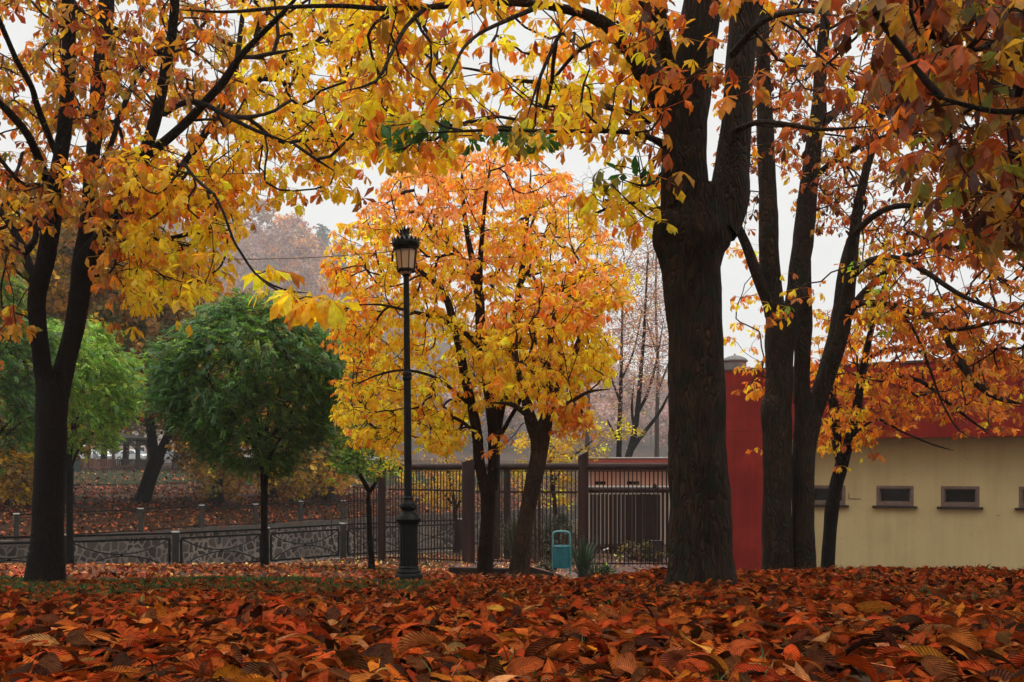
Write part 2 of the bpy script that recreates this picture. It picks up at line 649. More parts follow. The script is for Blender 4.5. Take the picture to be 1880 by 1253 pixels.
# ------------------------------------------------------------------ leaves on the ground
PAL = {
    'yellow': (.98, .72, .03), 'gold': (.97, .55, .018), 'ochre': (.58, .30, .022), 'orange': (.90, .30, .018), 'rust': (.44, .10, .016), 'burnt': (.60, .17, .014),
    'brown': (.15, .055, .022), 'olive': (.24, .23, .025), 'green': (.035, .13, .018), 'lime': (.30, .42, .03), 'salmon': (.95, .43, .12), 'dull': (.36, .2, .05),
}


def pick_cols(rs, k, names, w, jit=.14):
    w = np.asarray(w, float)
    idx = rs.choice(len(names), size=k, p=w / w.sum())
    c = np.array([PAL[n] for n in names])[idx]
    v = np.exp(rs.normal(0, jit, size=(k, 1)))
    h = np.exp(rs.normal(0, jit * .5, size=(k, 3)))
    return np.clip(c * v * h, .004, .95)


def rotm(yaw, pitch, roll):
    """batch rotation: roll about x, pitch about y, yaw about z"""
    cy, sy, cp, sp, cr, sr = np.cos(yaw), np.sin(yaw), np.cos(pitch), np.sin(pitch), np.cos(roll), np.sin(roll)
    R = np.empty((len(yaw), 3, 3))
    R[:, 0, 0], R[:, 0, 1], R[:, 0, 2] = cy * cp, cy * sp * sr - sy * cr, cy * sp * cr + sy * sr
    R[:, 1, 0], R[:, 1, 1], R[:, 1, 2] = sy * cp, sy * sp * sr + cy * cr, sy * sp * cr - cy * sr
    R[:, 2, 0], R[:, 2, 1], R[:, 2, 2] = -sp, cp * sr, cp * cr
    return R


class Scatter:
    """gathers copies of small templates into one mesh"""
    def __init__(s):
        s.V, s.T, s.C, s.U, s.n = [], [], [], [], 0

    def put(s, tmpl, R, scale, pos, col):
        v, t, uv = tmpl[:3]
        k = len(pos)
        if not k:
            return
        W = np.einsum('kij,nj->kni', R, v) * scale[:, None, None] + pos[:, None, :]
        c = np.repeat(col[:, None, :], len(v), 1)
        if len(tmpl) > 3:
            c = c * tmpl[3][None, :, :]
        s.V.append(W.reshape(-1, 3))
        s.C.append(c.reshape(-1, 3))
        s.U.append(np.tile(uv, (k, 1)))
        s.T.append((t[None] + (np.arange(k) * len(v))[:, None, None] + s.n).reshape(-1, 3))
        s.n += k * len(v)

    def build(s, name, mat, parent=None, twigs=None, mat2=None):
        V, T, C, U = (np.concatenate(q) for q in (s.V, s.T, s.C, s.U))
        if twigs is None:
            return link_mesh(name, V, [T], mat, parent, C, U)
        tv, tq = twigs
        return link_mesh(name, np.vstack([V, tv]), [T, tq + len(V)], mat, parent, np.vstack([C, np.full((len(tv), 3), .03)]), np.vstack([U, np.zeros((len(tv), 2))]), mat2=mat2, n2=len(tq))


def grid_leaf(rs, nl, nw, curl_l, curl_w, width=.36, twist=0., wav=.0, peak=.62):
    """one leaflet of unit length lying along +x, base at origin"""
    V, U = [], []
    s = np.linspace(0, 1, nl)
    ph = rs.uniform(0, 6)
    ang = 0
    cx = cz = 0
    prev = 0
    for i, q in enumerate(s):
        w = width * .5 * ((q ** .85) * ((1 - q) ** .55)) / ((peak ** .85) * ((1 - peak) ** .55)) + .006
        a = -curl_l * (q - .3)
        if i:
            cx += math.cos(a) * (q - prev)
            cz += math.sin(a) * (q - prev)
        prev = q
        tw = twist * (q - .4)
        for u in np.linspace(-1, 1, nw):
            th = curl_w * u
            yy = w * (math.sin(th) / curl_w if abs(curl_w) > 1e-3 else u)
            zz = w * ((1 - math.cos(th)) / curl_w if abs(curl_w) > 1e-3 else 0) + wav * math.sin(q * 9 + ph + 2 * u) * abs(u)
            y2, z2 = yy * math.cos(tw) - zz * math.sin(tw), yy * math.sin(tw) + zz * math.cos(tw)
            V.append((cx - z2 * math.sin(a), y2, cz + z2 * math.cos(a)))
            U.append((u, q))
    T = []
    for i in range(nl - 1):
        for j in range(nw - 1):
            a = i * nw + j
            T += [(a, a + nw, a + 1), (a + 1, a + nw, a + nw + 1)]
    V = np.array(V)
    V[:, 0] -= .5
    V[:, 2] -= V[:, 2].min() * .6
    return V, np.array(T), np.array(U)


M_litter = leaf_mat('fallen_leaf', trans=.16, veins=True, gloss=.006, rough=.5, nscale=40)
M_litter_far = leaf_mat('fallen_leaf_distant', trans=.1, gloss=.03, nscale=9)
rs = np.random.RandomState(11)
TRUNKS = [(-4.56, 9.8, .3), (1.37, 7.3, .34), (3.2, 12, .25), (3.55, 12, .2), (-1.2, 11.4, .25)]


def litter(sc, rs, n, y0, y1, margin, tmpls, lo, hi, h, names, w, tilt, zoff=0., keep=None, gfun=g_near, slope=.56, skew=1.0):
    u = rs.uniform(0, 1, n)
    y = np.sqrt(y0 ** 2 + u * (y1 ** 2 - y0 ** 2))
    x = rs.uniform(-1, 1, n) * (slope * y + margin)
    ok = np.ones(n, bool)
    for tx, ty, tr in TRUNKS:
        ok &= (x - tx) ** 2 + (y - ty) ** 2 > tr ** 2
    if keep is not None:
        ok &= keep(x, y, rs)
    x, y = x[ok], y[ok]
    k = len(x)
    hh = rs.uniform(0, 1, k)
    pos = np.column_stack([x, y, gfun(x, y) + zoff + hh * h])
    cols = pick_cols(rs, k, names, w, .22)
    pick = rs.randint(0, len(tmpls), k)
    yaw, pit, rol = rs.uniform(0, 6.283, k), rs.normal(0, tilt, k), rs.normal(0, tilt, k)
    fl = rs.uniform(0, 1, k) < .3
    rol = np.where(fl, rol + np.pi, rol)
    R = rotm(yaw, pit, rol)
    size = lo + (hi - lo) * rs.uniform(0, 1, k) ** skew
    for i, t in enumerate(tmpls):
        m = pick == i
        sc.put(t, R[m], size[m], pos[m], cols[m])


hi_t = [grid_leaf(rs, 9, 5, rs.uniform(-.4, .9) if q % 4 else rs.uniform(.9, 2.4), rs.uniform(-.4, .7) if q % 5 else rs.uniform(.9, 1.8), rs.uniform(.30, .46), rs.uniform(-1.3, 1.3), rs.uniform(.006, .045)) for q in range(36)]
mi_t = [grid_leaf(rs, 6, 4, rs.uniform(-.3, .9) if q % 4 else rs.uniform(.9, 2.4), rs.uniform(-.3, .8) if q % 5 else rs.uniform(.9, 1.8), rs.uniform(.30, .46), rs.uniform(-1.2, 1.2), rs.uniform(.005, .035)) for q in range(28)]
lo_t = [grid_leaf(rs, 3, 3, rs.uniform(.3, 1.6), rs.uniform(.3, 1.2), rs.uniform(.36, .5)) for _ in range(10)]
LN = ['rustred', 'redbrown', 'brown', 'tan', 'amber', 'darkb', 'yel']
PAL.update({'rustred': (.36, .050, .008), 'redbrown': (.38, .082, .012), 'brown': (.11, .030, .009), 'tan': (.43, .165, .055), 'amber': (.48, .135, .012), 'darkb': (.045, .013, .005), 'yel': (.72, .38, .035)})
LW = [.35, .25, .17, .055, .06, .11, .001]


def patch_keep(x, y, rs):
    # thin patches where the grass shows through
    n = np.sin(x * 3.1 + 1.3 * np.sin(y * 2.3)) * np.sin(y * 2.7 + 1.1 * np.sin(x * 1.9))
    return rs.uniform(0, 1, len(x)) > np.where(n > .72, .8, 0)


def bank_keep(x, y, rs):
    # left of the lamp the thick litter stops at the grass strip
    edge = np.where(x < -.75, 7.5 + .3 * np.sin(x * 1.7) + .25 * np.sin(x * 4.1), 99)
    return (y < edge) | (rs.uniform(0, 1, len(x)) < .26)


sc = Scatter()
litter(sc, rs, 29000, .8, 4.6, 1.5, hi_t, .04, .158, .055, LN, LW, .34, .008, patch_keep, skew=1.7)
litter(sc, rs, 54000, 4.6, 10.2, 1.8, mi_t, .042, .125, .04, LN, LW, .34, .006, lambda x, y, r: patch_keep(x, y, r) & bank_keep(x, y, r), skew=1.3)


litter(sc, rs, 9000, 9.0, 12.2, 1.0, mi_t, .05, .115, .03, LN, LW, .32, .004, lambda x, y, r: bank_keep(x, y, r))
# thicker drift along the crest on the right and round the big trunk
k = 3600
x = rs.uniform(1.2, 7.0, k)
y = rs.normal(8.8, .55, k)
ok = np.ones(k, bool)
for tx, ty, tr in TRUNKS:
    ok &= (x - tx) ** 2 + (y - ty) ** 2 > tr ** 2
x, y = x[ok], y[ok]
k = len(x)
cols = pick_cols(rs, k, LN, LW, .2)
R = rotm(rs.uniform(0, 6.28, k), rs.normal(0, .45, k), rs.normal(0, .45, k))
pick = rs.randint(0, len(mi_t), k)
pos = np.column_stack([x, y, g_near(x, y) + rs.uniform(0, .065, k)])
sz = rs.uniform(.055, .12, k)
for i, t in enumerate(mi_t):
    m = pick == i
    sc.put(t, R[m], sz[m], pos[m], cols[m])
# dropped leaf stalks and bits of twig among them
k = 1500
y = np.sqrt(rs.uniform(1.0, 70, k))
x = rs.uniform(-1, 1, k) * (.56 * y + .8)
ln = rs.uniform(.05, .16, k)
ya = rs.uniform(0, 6.283, k)
q0 = np.column_stack([x, y, g_near(x, y) + rs.uniform(.025, .055, k)])
q1 = q0 + np.column_stack([np.cos(ya) * ln, np.sin(ya) * ln, rs.normal(.0, .014, k)])
sd = np.column_stack([-np.sin(ya), np.cos(ya), 0 * ya]) * .0016
uz = np.array([0, 0, .0028])
V = np.stack([q0 - sd, q0 + sd, q0 + uz, q1 - sd, q1 + sd, q1 + uz], 1).reshape(-1, 3)
b6 = (np.arange(k) * 6)[:, None] + sc.n
sc.V.append(V)
sc.T.append(np.concatenate([b6 + np.array([[a, b, c]]) for a, b, c in ((0, 1, 4), (0, 4, 3), (1, 2, 5), (1, 5, 4), (2, 0, 3), (2, 3, 5))]))
sc.C.append(np.repeat(pick_cols(rs, k, ['tan', 'brown', 'rustred'], [.4, .4, .2], .2), 6, 0))
sc.U.append(np.full((len(V), 2), .5))
sc.n += len(V)
o = sc.build('fallen_leaves', M_litter)
tag(o, 'thick carpet of rust brown chestnut leaves covering the near bank', 'fallen leaves', kind='stuff')

sc = Scatter()


def mid_keep(x, y, rs):
    q = rs.uniform(0, 1, len(x))
    path = (x < -1.2) & (y > 13.2) & (y < 16.2)
    wall = (x > 4.6) & (y > 20.5)
    court = (x > 1.2) & (x < 4.6) & (y > 22)
    strip_ = (x < -.7) & (y < 12.4)
    return (y < near_line(x) - .3) & ~wall & (q < np.where(path, .4, np.where(court, .35, np.where(strip_, .3, 1))))


PAL.update({'pale': (.66, .36, .14), 'straw': (.72, .46, .12)})
LN2 = LN + ['pale', 'straw']
litter(sc, rs, 15000, 11.5, 21, 1.5, lo_t, .09, .17, .03, LN2, [.34, .27, .14, .09, .08, .05, .01, .015, .005], .3, .008, mid_keep)
litter(sc, rs, 12000, 17, 31, 1.5, lo_t, .10, .19, .03, LN2, [.14, .16, .10, .18, .10, .05, .05, .14, .08], .3, .008, mid_keep)
o = sc.build('scattered_leaves', M_litter_far)
tag(o, 'dry leaves scattered over the path and yard before the fence', 'fallen leaves', kind='stuff')

sc = Scatter()
k_far = lambda x, y, rs: (y > far_line(x) + .1) & (rs.uniform(0, 1, len(x)) < np.where(y > np.maximum(far_line(x), 30) + 24, .35, 1))
lof = [grid_leaf(rs, 3, 2, rs.uniform(.3, 1.4), .3, .55) for _ in range(8)]
litter(sc, rs, 42000, 28, 64, 2, lof, .14, .26, .05, LN2, [.16, .14, .34, .05, .03, .26, .005, .012, .003], .3, .01, k_far, gfun=g_far)
litter(sc, rs, 14000, 60, 112, 2, lof, .2, .36, .05, LN2, [.14, .16, .34, .07, .03, .22, .01, .02, .01], .3, .05, k_far, gfun=g_far)
o = sc.build('far_bank_leaves', M_litter_far)
tag(o, 'dull brown leaves strewn over the bank beyond the channel', 'fallen leaves', kind='stuff')

# a few leaves that stand out of the carpet
def single_leaf(px, py_d, size, yaw, pitch, roll, col, label, up=.05, t=None):
    d = py_d
    x = (px - CX) / F * d
    p = np.array([[x, d, gz(x, d) + up]])
    s1 = Scatter()
    s1.put(t or grid_leaf(np.random.RandomState(px), 14, 9, .2, .25, .45, .5, .02), rotm(np.array([yaw]), np.array([pitch]), np.array([roll])), np.array([size]), p, np.array([col]))
    o = s1.build('fallen_leaf', M_litter)
    return tag(o, label, 'leaf', 'single leaves standing out of the leaf carpet')


single_leaf(905, 4.3, .11, .3, -.05, .3, (.50, .24, .03), 'golden ochre fallen leaf lying in the middle of the leaf carpet', .075)
single_leaf(770, 2.75, .165, 2.7, -.28, .5, (.40, .12, .03), 'large curled orange brown leaf with strong ribs rising from the carpet', .075, grid_leaf(np.random.RandomState(3), 16, 11, 1.5, 1.1, .5, .7, .012))
single_leaf(1362, 3.3, .10, .6, -.05, .45, (.5, .17, .015), 'amber ribbed fallen leaf to the lower right of the thick trunk', .075)
single_leaf(1280, 2.75, .19, 1.9, -.2, .4, (.62, .27, .05), 'broad golden brown leaf with curled edge in the front of the carpet', .075)
single_leaf(1610, 4.1, .20, 2.3, .15, .5, (.66, .24, .03), 'long amber orange leaf in the dark right hand part of the carpet', .07)
single_leaf(1150, 2.2, .15, .9, .3, .9, (.45, .12, .035), 'big upright rusty leaf near the bottom edge below the teal bin', .08, grid_leaf(np.random.RandomState(5), 16, 11, .8, .5, .55, .3, .015))

# ------------------------------------------------------------------ grass
def blades(rs, n, xf, yf, lo, hi, names, gfun=g_near, wid=.006):
    x, y = xf, yf
    k = len(x)
    z = gfun(x, y)
    h = rs.uniform(lo, hi, k)
    yaw = rs.uniform(0, 6.28, k)
    lean = rs.uniform(.1, .75, k)
    dx, dy = np.cos(yaw), np.sin(yaw)
    sx, sy = -dy * wid * .5, dx * wid * .5
    b = np.column_stack([x, y, z - .01])
    S = np.column_stack([sx, sy, 0 * sx])
    mid = b + np.column_stack([dx * h * lean * .3, dy * h * lean * .3, h * .6])
    tip = b + np.column_stack([dx * h * lean, dy * h * lean, h * (1 - .3 * lean)])
    V = np.stack([b - S, b + S, mid - S * .8, mid + S * .8, tip], 1).reshape(-1, 3)
    o = (np.arange(k) * 5)[:, None]
    T = np.concatenate([o + np.array([[0, 1, 3]]), o + np.array([[0, 3, 2]]), o + np.array([[2, 3, 4]])])
    c = np.repeat(pick_cols(rs, k, names, np.ones(len(names)), .25)[:, None, :], 5, 1).reshape(-1, 3)
    return V, T, c


M_grass = leaf_mat('grass_blade', trans=.35, gloss=.02, nscale=8)
PAL.update({'gr1': (.035, .07, .010), 'gr2': (.05, .095, .012), 'gr3': (.02, .042, .007), 'gr4': (.09, .10, .02)})
Vs, Ts, Cs, nn = [], [], [], 0


def add_blades(x, y, lo, hi, wid=.006):
    global nn
    V, T, c = blades(rs, 0, x, y, lo, hi, ['gr1', 'gr2', 'gr3', 'gr4'], wid=wid)
    Vs.append(V); Ts.append(T + nn); Cs.append(c)
    nn += len(V)


def clumped(n, x0, x1, y0, y1, thr=-.2, f=2.6):
    x, y = rs.uniform(x0, x1, n), rs.uniform(y0, y1, n)
    q = np.sin(x * f + 1.7 * np.sin(y * 1.3)) * np.sin(y * f * 1.2 + 1.2 * np.sin(x * 1.1)) + .35 * np.sin(x * 9) * np.sin(y * 8)
    m = q > thr
    return x[m], y[m]


x, y = clumped(80000, -8.0, -.65, 7.3, 11.3, -.35)
add_blades(x, y, .04, .09, .008)
x, y = clumped(9000, -4.2, -1.3, 16.5, 19.5, .1)
add_blades(x, y, .05, .11, .01)
x, y = clumped(2500, -.4, .6, 13.0, 14.3, .0)
add_blades(x, y, .04, .09, .008)
# tufts poking out of the leaf carpet
for _ in range(70):
    y0 = math.sqrt(rnd.uniform(1.2, 60))
    x0 = rnd.uniform(-.55, .55) * y0
    k = rnd.randint(14, 46)
    add_blades(rs.normal(x0, .05, k), rs.normal(y0, .05, k), .06, .125, .0045)
# crest tufts on the right
for _ in range(26):
    x0, y0 = rnd.uniform(2.2, 5.5), rnd.uniform(8.6, 9.6)
    k = rnd.randint(6, 16)
    add_blades(rs.normal(x0, .06, k), rs.normal(y0, .06, k), .08, .15, .005)
o = link_mesh('grass', np.concatenate(Vs), [np.concatenate(Ts)], M_grass, None, np.concatenate(Cs))
tag(o, 'dark green grass showing in strips and tufts between the fallen leaves', 'grass', kind='stuff')

# ------------------------------------------------------------------ tree growth
def limb(pts, d0, d1=None):
    """pts: (photo px, photo py, radius in photo px) -> world points and radii, distance running d0 -> d1"""
    d1 = d0 if d1 is None else d1
    n = len(pts)
    out, r = [], []
    for i, (x, y, rp) in enumerate(pts):
        d = d0 + (d1 - d0) * i / max(1, n - 1)
        out.append(P(x, y, d))
        r.append(rp / F * d)
    if n > 2 and pts[-1][2] < 8:
        r[-1] *= .35                       # limbs end in a fine tip
    return np.array(out), np.array(r)


def in_poly(x, y, poly):
    poly = np.asarray(poly, float)
    c = np.zeros(len(x), bool)
    j = len(poly) - 1
    for i in range(len(poly)):
        xi, yi = poly[i]
        xj, yj = poly[j]
        c ^= ((yi > y) != (yj > y)) & (x < (xj - xi) * (y - yi) / (yj - yi + 1e-9) + xi)
        j = i
    return c


def poly_targets(rs, poly, d0, d1, n, holes=(), gap=0.0, gf=.02, power=1.0):
    """n points whose outline seen from the front fills poly, spread through depth d0..d1"""
    poly = np.asarray(poly, float)
    lo, hi = poly.min(0), poly.max(0)
    out = []
    while len(out) < n:
        x = rs.uniform(lo[0], hi[0], 4 * n)
        y = rs.uniform(lo[1], hi[1], 4 * n)
        m = in_poly(x, y, poly)
        for hx, hy, hr in holes:
            m &= (x - hx) ** 2 + (y - hy) ** 2 > hr ** 2
        if gap:
            q = np.sin(x * gf + 1.9 * np.sin(y * gf * .8)) * np.sin(y * gf * 1.15 + 1.4 * np.sin(x * gf * .7))
            m &= rs.uniform(-1, 1, len(x)) > q * 1.6 * gap + (gap - 1)
        d = d0 + (d1 - d0) * rs.uniform(0, 1, len(x)) ** power
        for a, b, c in zip(x[m], y[m], d[m]):
            out.append(P(a, b, c))
    return np.array(out[:n])


class Plant:
    """limbs drawn by hand, twigs grown to the targets, leaves hung on the twigs"""
    def __init__(s, rs):
        s.rs = rs
        s.limbs = []
        s.flare = 0.0
        s.paths = []          # (positions, attach index in node arrays)
        s.np, s.nt = np.zeros((0, 3)), np.zeros((0, 3))
        s.owner = []          # for twig nodes: (path, k)

    def add_limb(s, pts, r, step=.08):
        p, rr = smooth_line(pts, r, step)
        s.limbs.append((p, rr))
        t = np.gradient(p, axis=0)
        t /= np.linalg.norm(t, axis=1)[:, None] + 1e-9
        ok = np.arange(len(p)) >= int(len(p) * .12)
        s.np = np.vstack([s.np, p[ok]])
        s.nt = np.vstack([s.nt, t[ok]])
        s.owner += [(-1, 0)] * int(ok.sum())

    def grow(s, targets, step=.14, zmin=None, wig=.06, sag=.0, maxlen=None):
        rs = s.rs
        free = s.np if zmin is None else s.np[s.np[:, 2] > zmin]
        d0 = np.array([np.min(((free - t) ** 2).sum(1)) for t in targets])
        N = np.zeros((len(s.np) + 90000, 3))
        Tn = np.zeros_like(N)
        n = len(s.np)
        N[:n], Tn[:n] = s.np, s.nt
        low = np.zeros(len(N), bool)
        if zmin is not None:
            low[:n] = s.np[:, 2] < zmin
        for t in targets[np.argsort(d0)]:
            dv = t - N[:n]
            dist = np.sqrt((dv ** 2).sum(1)) + 1e-6
            cs = (dv * Tn[:n]).sum(1) / dist
            cost = dist * (1.4 - .55 * cs) + low[:n] * 50
            i = int(np.argmin(cost))
            L = dist[i]
            if L < .04 or (maxlen and L > maxlen):
                continue
            a = N[i]
            dirn = dv[i] / L
            t0 = Tn[i] * .55 + dirn * .6
            t0 = t0 / np.linalg.norm(t0)
            c1 = a + t0 * L * .4
            c2 = t - (dirn + np.array([0, 0, .3 - sag])) * L * .25
            k = max(3, int(L / step) + 1)
            u = np.linspace(0, 1, k)[:, None]
            pth = (1 - u) ** 3 * a + 3 * u * (1 - u) ** 2 * c1 + 3 * u * u * (1 - u) * c2 + u ** 3 * t
            if k > 3:
                pth[1:-1] += rs.normal(0, wig * step, (k - 2, 3)) * 1.6
            tt = np.gradient(pth, axis=0)
            tt /= np.linalg.norm(tt, axis=1)[:, None] + 1e-9
            pi = len(s.paths)
            s.paths.append((pth, i))
            m = k - 1
            if n + m > len(N):
                break
            N[n:n + m], Tn[n:n + m] = pth[1:], tt[1:]
            s.owner += [(pi, q) for q in range(1, k)]
            n += m
        s.np, s.nt = N[:n].copy(), Tn[:n].copy()

    def radii(s, tip=.0028, expo=.46, cap=.05):
        W = [np.zeros(len(p)) for p, _ in s.paths]
        for pi in range(len(s.paths) - 1, -1, -1):
            W[pi] += 1
            base = W[pi]
            base[:] = np.maximum.accumulate(base[::-1])[::-1]
            o, q = s.owner[s.paths[pi][1]]
            if o >= 0:
                W[o][:q + 1] += base[0]
        return [np.minimum(tip * w ** expo, cap) for w in W]

    def limb_mesh(s, name, mat, parent, sides=16, lump=.06, ridge=.05, seed=1.0, rmin=.05):
        Vs, Qs, n = [], [], 0
        for p, r in s.limbs:
            big = r.max() > rmin
            V, Q = tube_arrays(p, r, sides if big else 8, seed, lump if big else .03, ridge if big else 0, s.flare if p is s.limbs[0][0] else 0)
            Vs.append(V); Qs.append(Q + n); n += len(V)
        return link_mesh(name, np.concatenate(Vs), [np.concatenate(Qs)], mat, parent)

    def twigs(s, tip=.0028, expo=.46, cap=.05):
        Vs, Qs, n = [], [], 0
        for (p, _), r in zip(s.paths, s.radii(tip, expo, cap)):
            V, Q = tube_arrays(p, r, 5 if r[0] > .008 else 4)
            Vs.append(V); Qs.append(Q + n); n += len(V)
        return np.concatenate(Vs), np.concatenate(Qs)

    def tips(s):
        return [(p[-1], p[-1] - p[-2], p) for p, _ in s.paths]


def leaflet_tris(L, W, droop, curve, fold):
    """8-vertex obovate leaflet lying along +x; droops below the horizontal"""
    st = [(0, .03), (.36, .5), (.7, 1.), (1., .02)]
    V, U = [], []
    x = z = prev = 0
    for i, (q, w) in enumerate(st):
        a = -(droop + curve * q)
        x += math.cos(a) * (q - prev) * L
        z += math.sin(a) * (q - prev) * L
        prev = q
        hw = W * .5 * w
        if i in (0, 3):
            V.append((x, 0, z)); U.append((0, q))
        else:
            nx, nz = -math.sin(a), math.cos(a)
            f = fold * hw
            V += [(x + nx * f, hw, z + nz * f), (x, 0, z), (x + nx * f, -hw, z + nz * f)]
            U += [(1, q), (0, q), (-1, q)]
    T = [(0, 2, 1), (0, 3, 2), (1, 2, 4), (2, 5, 4), (2, 3, 5), (3, 6, 5), (4, 5, 7), (5, 6, 7)]
    return np.array(V), np.array(T), np.array(U)


def palmate(rs, nleaf, droop, dj, curve, fold, W=.34, stalk=.0):
    """chestnut leaf of unit centre-leaflet length; radiates from the origin round +x, normal +z"""
    V, T, U, C, n = [], [], [], [], 0
    spread = math.radians(rs.uniform(105, 150))
    for i in range(nleaf):
        f = (i / (nleaf - 1)) * 2 - 1
        yaw = f * spread + rs.normal(0, .07)
        L = (1.0 - .48 * abs(f) ** 1.3) * rs.uniform(.92, 1.06)
        v, t, u = leaflet_tris(L, W * L ** .8, max(-.2, droop + rs.normal(0, dj)), curve + rs.normal(0, .2), fold + rs.normal(0, .15))
        ro = rs.normal(0, .35)
        cr, sr = math.cos(ro), math.sin(ro)
        v = np.column_stack([v[:, 0], v[:, 1] * cr - v[:, 2] * sr * .25, v[:, 1] * sr * .6 + v[:, 2]])
        c, s_ = math.cos(yaw), math.sin(yaw)
        v = np.column_stack([v[:, 0] * c - v[:, 1] * s_, v[:, 0] * s_ + v[:, 1] * c, v[:, 2]])
        V.append(v); T.append(t + n); U.append(u)
        C.append(np.full((len(v), 3), 1.0) * np.exp(rs.normal(0, .1)))
        n += len(v)
    return np.concatenate(V), np.concatenate(T), np.concatenate(U), np.concatenate(C)


rsT = np.random.RandomState(5)
CHEST = [palmate(rsT, rsT.choice([5, 5, 6, 7]), rsT.uniform(.15, 1.0), .2, rsT.uniform(.1, 1.1), rsT.uniform(.1, .5), rsT.uniform(.36, .45)) for _ in range(22)]
CHEST_LIMP = [palmate(rsT, rsT.choice([4, 5, 6]), rsT.uniform(.9, 1.4), .2, rsT.uniform(.0, .5), rsT.uniform(.3, .9), rsT.uniform(.32, .44)) for _ in range(10)]


def hang_leaves(pl, name, mat, parent, rs, per=(3, 5), size=(.14, .2), colf=None, tmpls=None, along=2, petiole=(.07, .15), tilt=.35, frac=1.0, twigs=None, sizef=None):
    """palmate leaves in a rosette at every twig tip and a few along the last part of the twig"""
    tmpls = tmpls or CHEST + CHEST_LIMP[:2]
    pos, yaw, base = [], [], []
    for tip, d, p in pl.tips():
        k = rs.randint(per[0], per[1] + 1)
        y0 = math.atan2(d[1], d[0])
        for q in range(k):
            if rs.uniform() > frac:
                continue
            a = y0 + (q - (k - 1) / 2) * (4.6 / k) + rs.normal(0, .3)
            l = rs.uniform(*petiole)
            pos.append(tip + np.array([math.cos(a) * l, math.sin(a) * l, rs.uniform(-.4, .35) * l]))
            base.append(tip)
            yaw.append(a)
        for q in range(along):
            if len(p) > 3 and rs.uniform() < .7 * frac:
                b = p[rs.randint(max(1, len(p) // 2), len(p))]
                a = rs.uniform(0, 6.28)
                l = rs.uniform(*petiole)
                pos.append(b + np.array([math.cos(a) * l, math.sin(a) * l, rs.uniform(-.5, .3) * l]))
                base.append(b)
                yaw.append(a)
    pos, yaw, base = np.array(pos), np.array(yaw), np.array(base)
    k = len(pos)
    cols = colf(pos, rs)
    R = rotm(yaw, rs.normal(.12, tilt, k), rs.normal(0, tilt, k))
    sz = rs.uniform(size[0], size[1], k)
    if sizef is not None:
        sz = sz * sizef(pxof(pos), pyof(pos), pos[:, 1])
    pick = rs.randint(0, len(tmpls), k)
    sc = Scatter()
    for i, t in enumerate(tmpls):
        m = pick == i
        sc.put(t, R[m], sz[m], pos[m], cols[m])
    # stalks, as slim three-sided rods in the leaf's own colour
    w = .0022
    ax = pos - base
    side = np.cross(ax, np.array([0, 0, 1.0]))
    side /= np.linalg.norm(side, axis=1)[:, None] + 1e-9
    up = np.cross(side, ax)
    up /= np.linalg.norm(up, axis=1)[:, None] + 1e-9
    tri = [side * w, (-.5 * side + .87 * up) * w, (-.5 * side - .87 * up) * w]
    V = np.stack([base + q for q in tri] + [pos + q for q in tri], 1).reshape(-1, 3)
    o = (np.arange(k) * 6)[:, None] + sc.n
    T = np.concatenate([o + np.array([[a, b, c]]) for a, b, c in ((0, 1, 4), (0, 4, 3), (1, 2, 5), (1, 5, 4), (2, 0, 3), (2, 3, 5))])
    sc.V.append(V); sc.T.append(T); sc.C.append(np.repeat(cols * .8, 6, 0)); sc.U.append(np.zeros((len(V), 2)))
    sc.n += len(V)
    return sc.build(name, mat, parent, twigs, M_twig)


M_leaf = leaf_mat('chestnut_leaf', trans=.58, gloss=.025, nscale=24, tboost=1.25)
M_leaf_small = leaf_mat('small_leaf', trans=.4, gloss=.05, nscale=10)
M_bark_big = bark_mat('furrowed_bark', (.004, .0026, .0017), (.066, .034, .018), 1.0, moss=(.018, .021, .009), bump=1.3)
M_bark = bark_mat('dark_bark', (.003, .0024, .0018), (.018, .011, .008), 1.3)
M_bark_warm = bark_mat('brown_bark', (.008, .005, .0035), (.06, .032, .019), 1.5, bump=1.3)
M_twig = noisy_mat('twig_bark', (.014, .010, .008), (.04, .026, .018), scale=30, rough=.9, bump=.2, spec=.15)
M_twig_far = noisy_mat('grey_twig', (.05, .035, .03), (.10, .07, .058), scale=20, rough=.9, bump=0, spec=.1)


def pyof(pos):
    return HY - (pos[:, 2] - E) / pos[:, 1] * F


def pxof(pos):
    return CX + pos[:, 0] / pos[:, 1] * F


def mix_palette(names_w_fn):
    """names_w_fn(px, py) -> list of (mask, names, weights)"""
    def f(pos, rs):
        px, py = pxof(pos), pyof(pos)
        out = np.zeros((len(pos), 3))
        for m, names, w in names_w_fn(px, py):
            if m.any():
                out[m] = pick_cols(rs, int(m.sum()), names, w, .15)
        return out
    return f


def chestnut(name, label, group, limbs, targets, seed, mat, colf, step=.14, zmin=None, sides=18, lump=.06, ridge=.05, tip=.0028, expo=.46, leaf=None, cap=.05, wig=.06, tmpls=None, limp=False, maxlen=None):
    rs = np.random.RandomState(seed)
    pl = Plant(rs)
    pl.flare = .05
    for p, r in limbs:
        pl.add_limb(p, r, .06 if r.max() > .05 else .1)
    base = limbs[0][0][0]
    root = thing(name, (base[0], base[1], gz(base[0], base[1])), label, 'tree', group)
    pl.grow(targets, step, zmin, wig, maxlen=maxlen)
    pl.limb_mesh('trunk', mat, root, sides, lump, ridge, seed * 1.7)
    kw = dict(per=(3, 5), size=(.14, .2), along=2)
    kw.update(leaf or {})
    hang_leaves(pl, 'crown', M_leaf, root, rs, colf=colf, tmpls=tmpls, twigs=pl.twigs(tip * 1.15, expo, min(cap, .03)), **kw)
    return root


GCH = 'chestnut trees in autumn leaf'

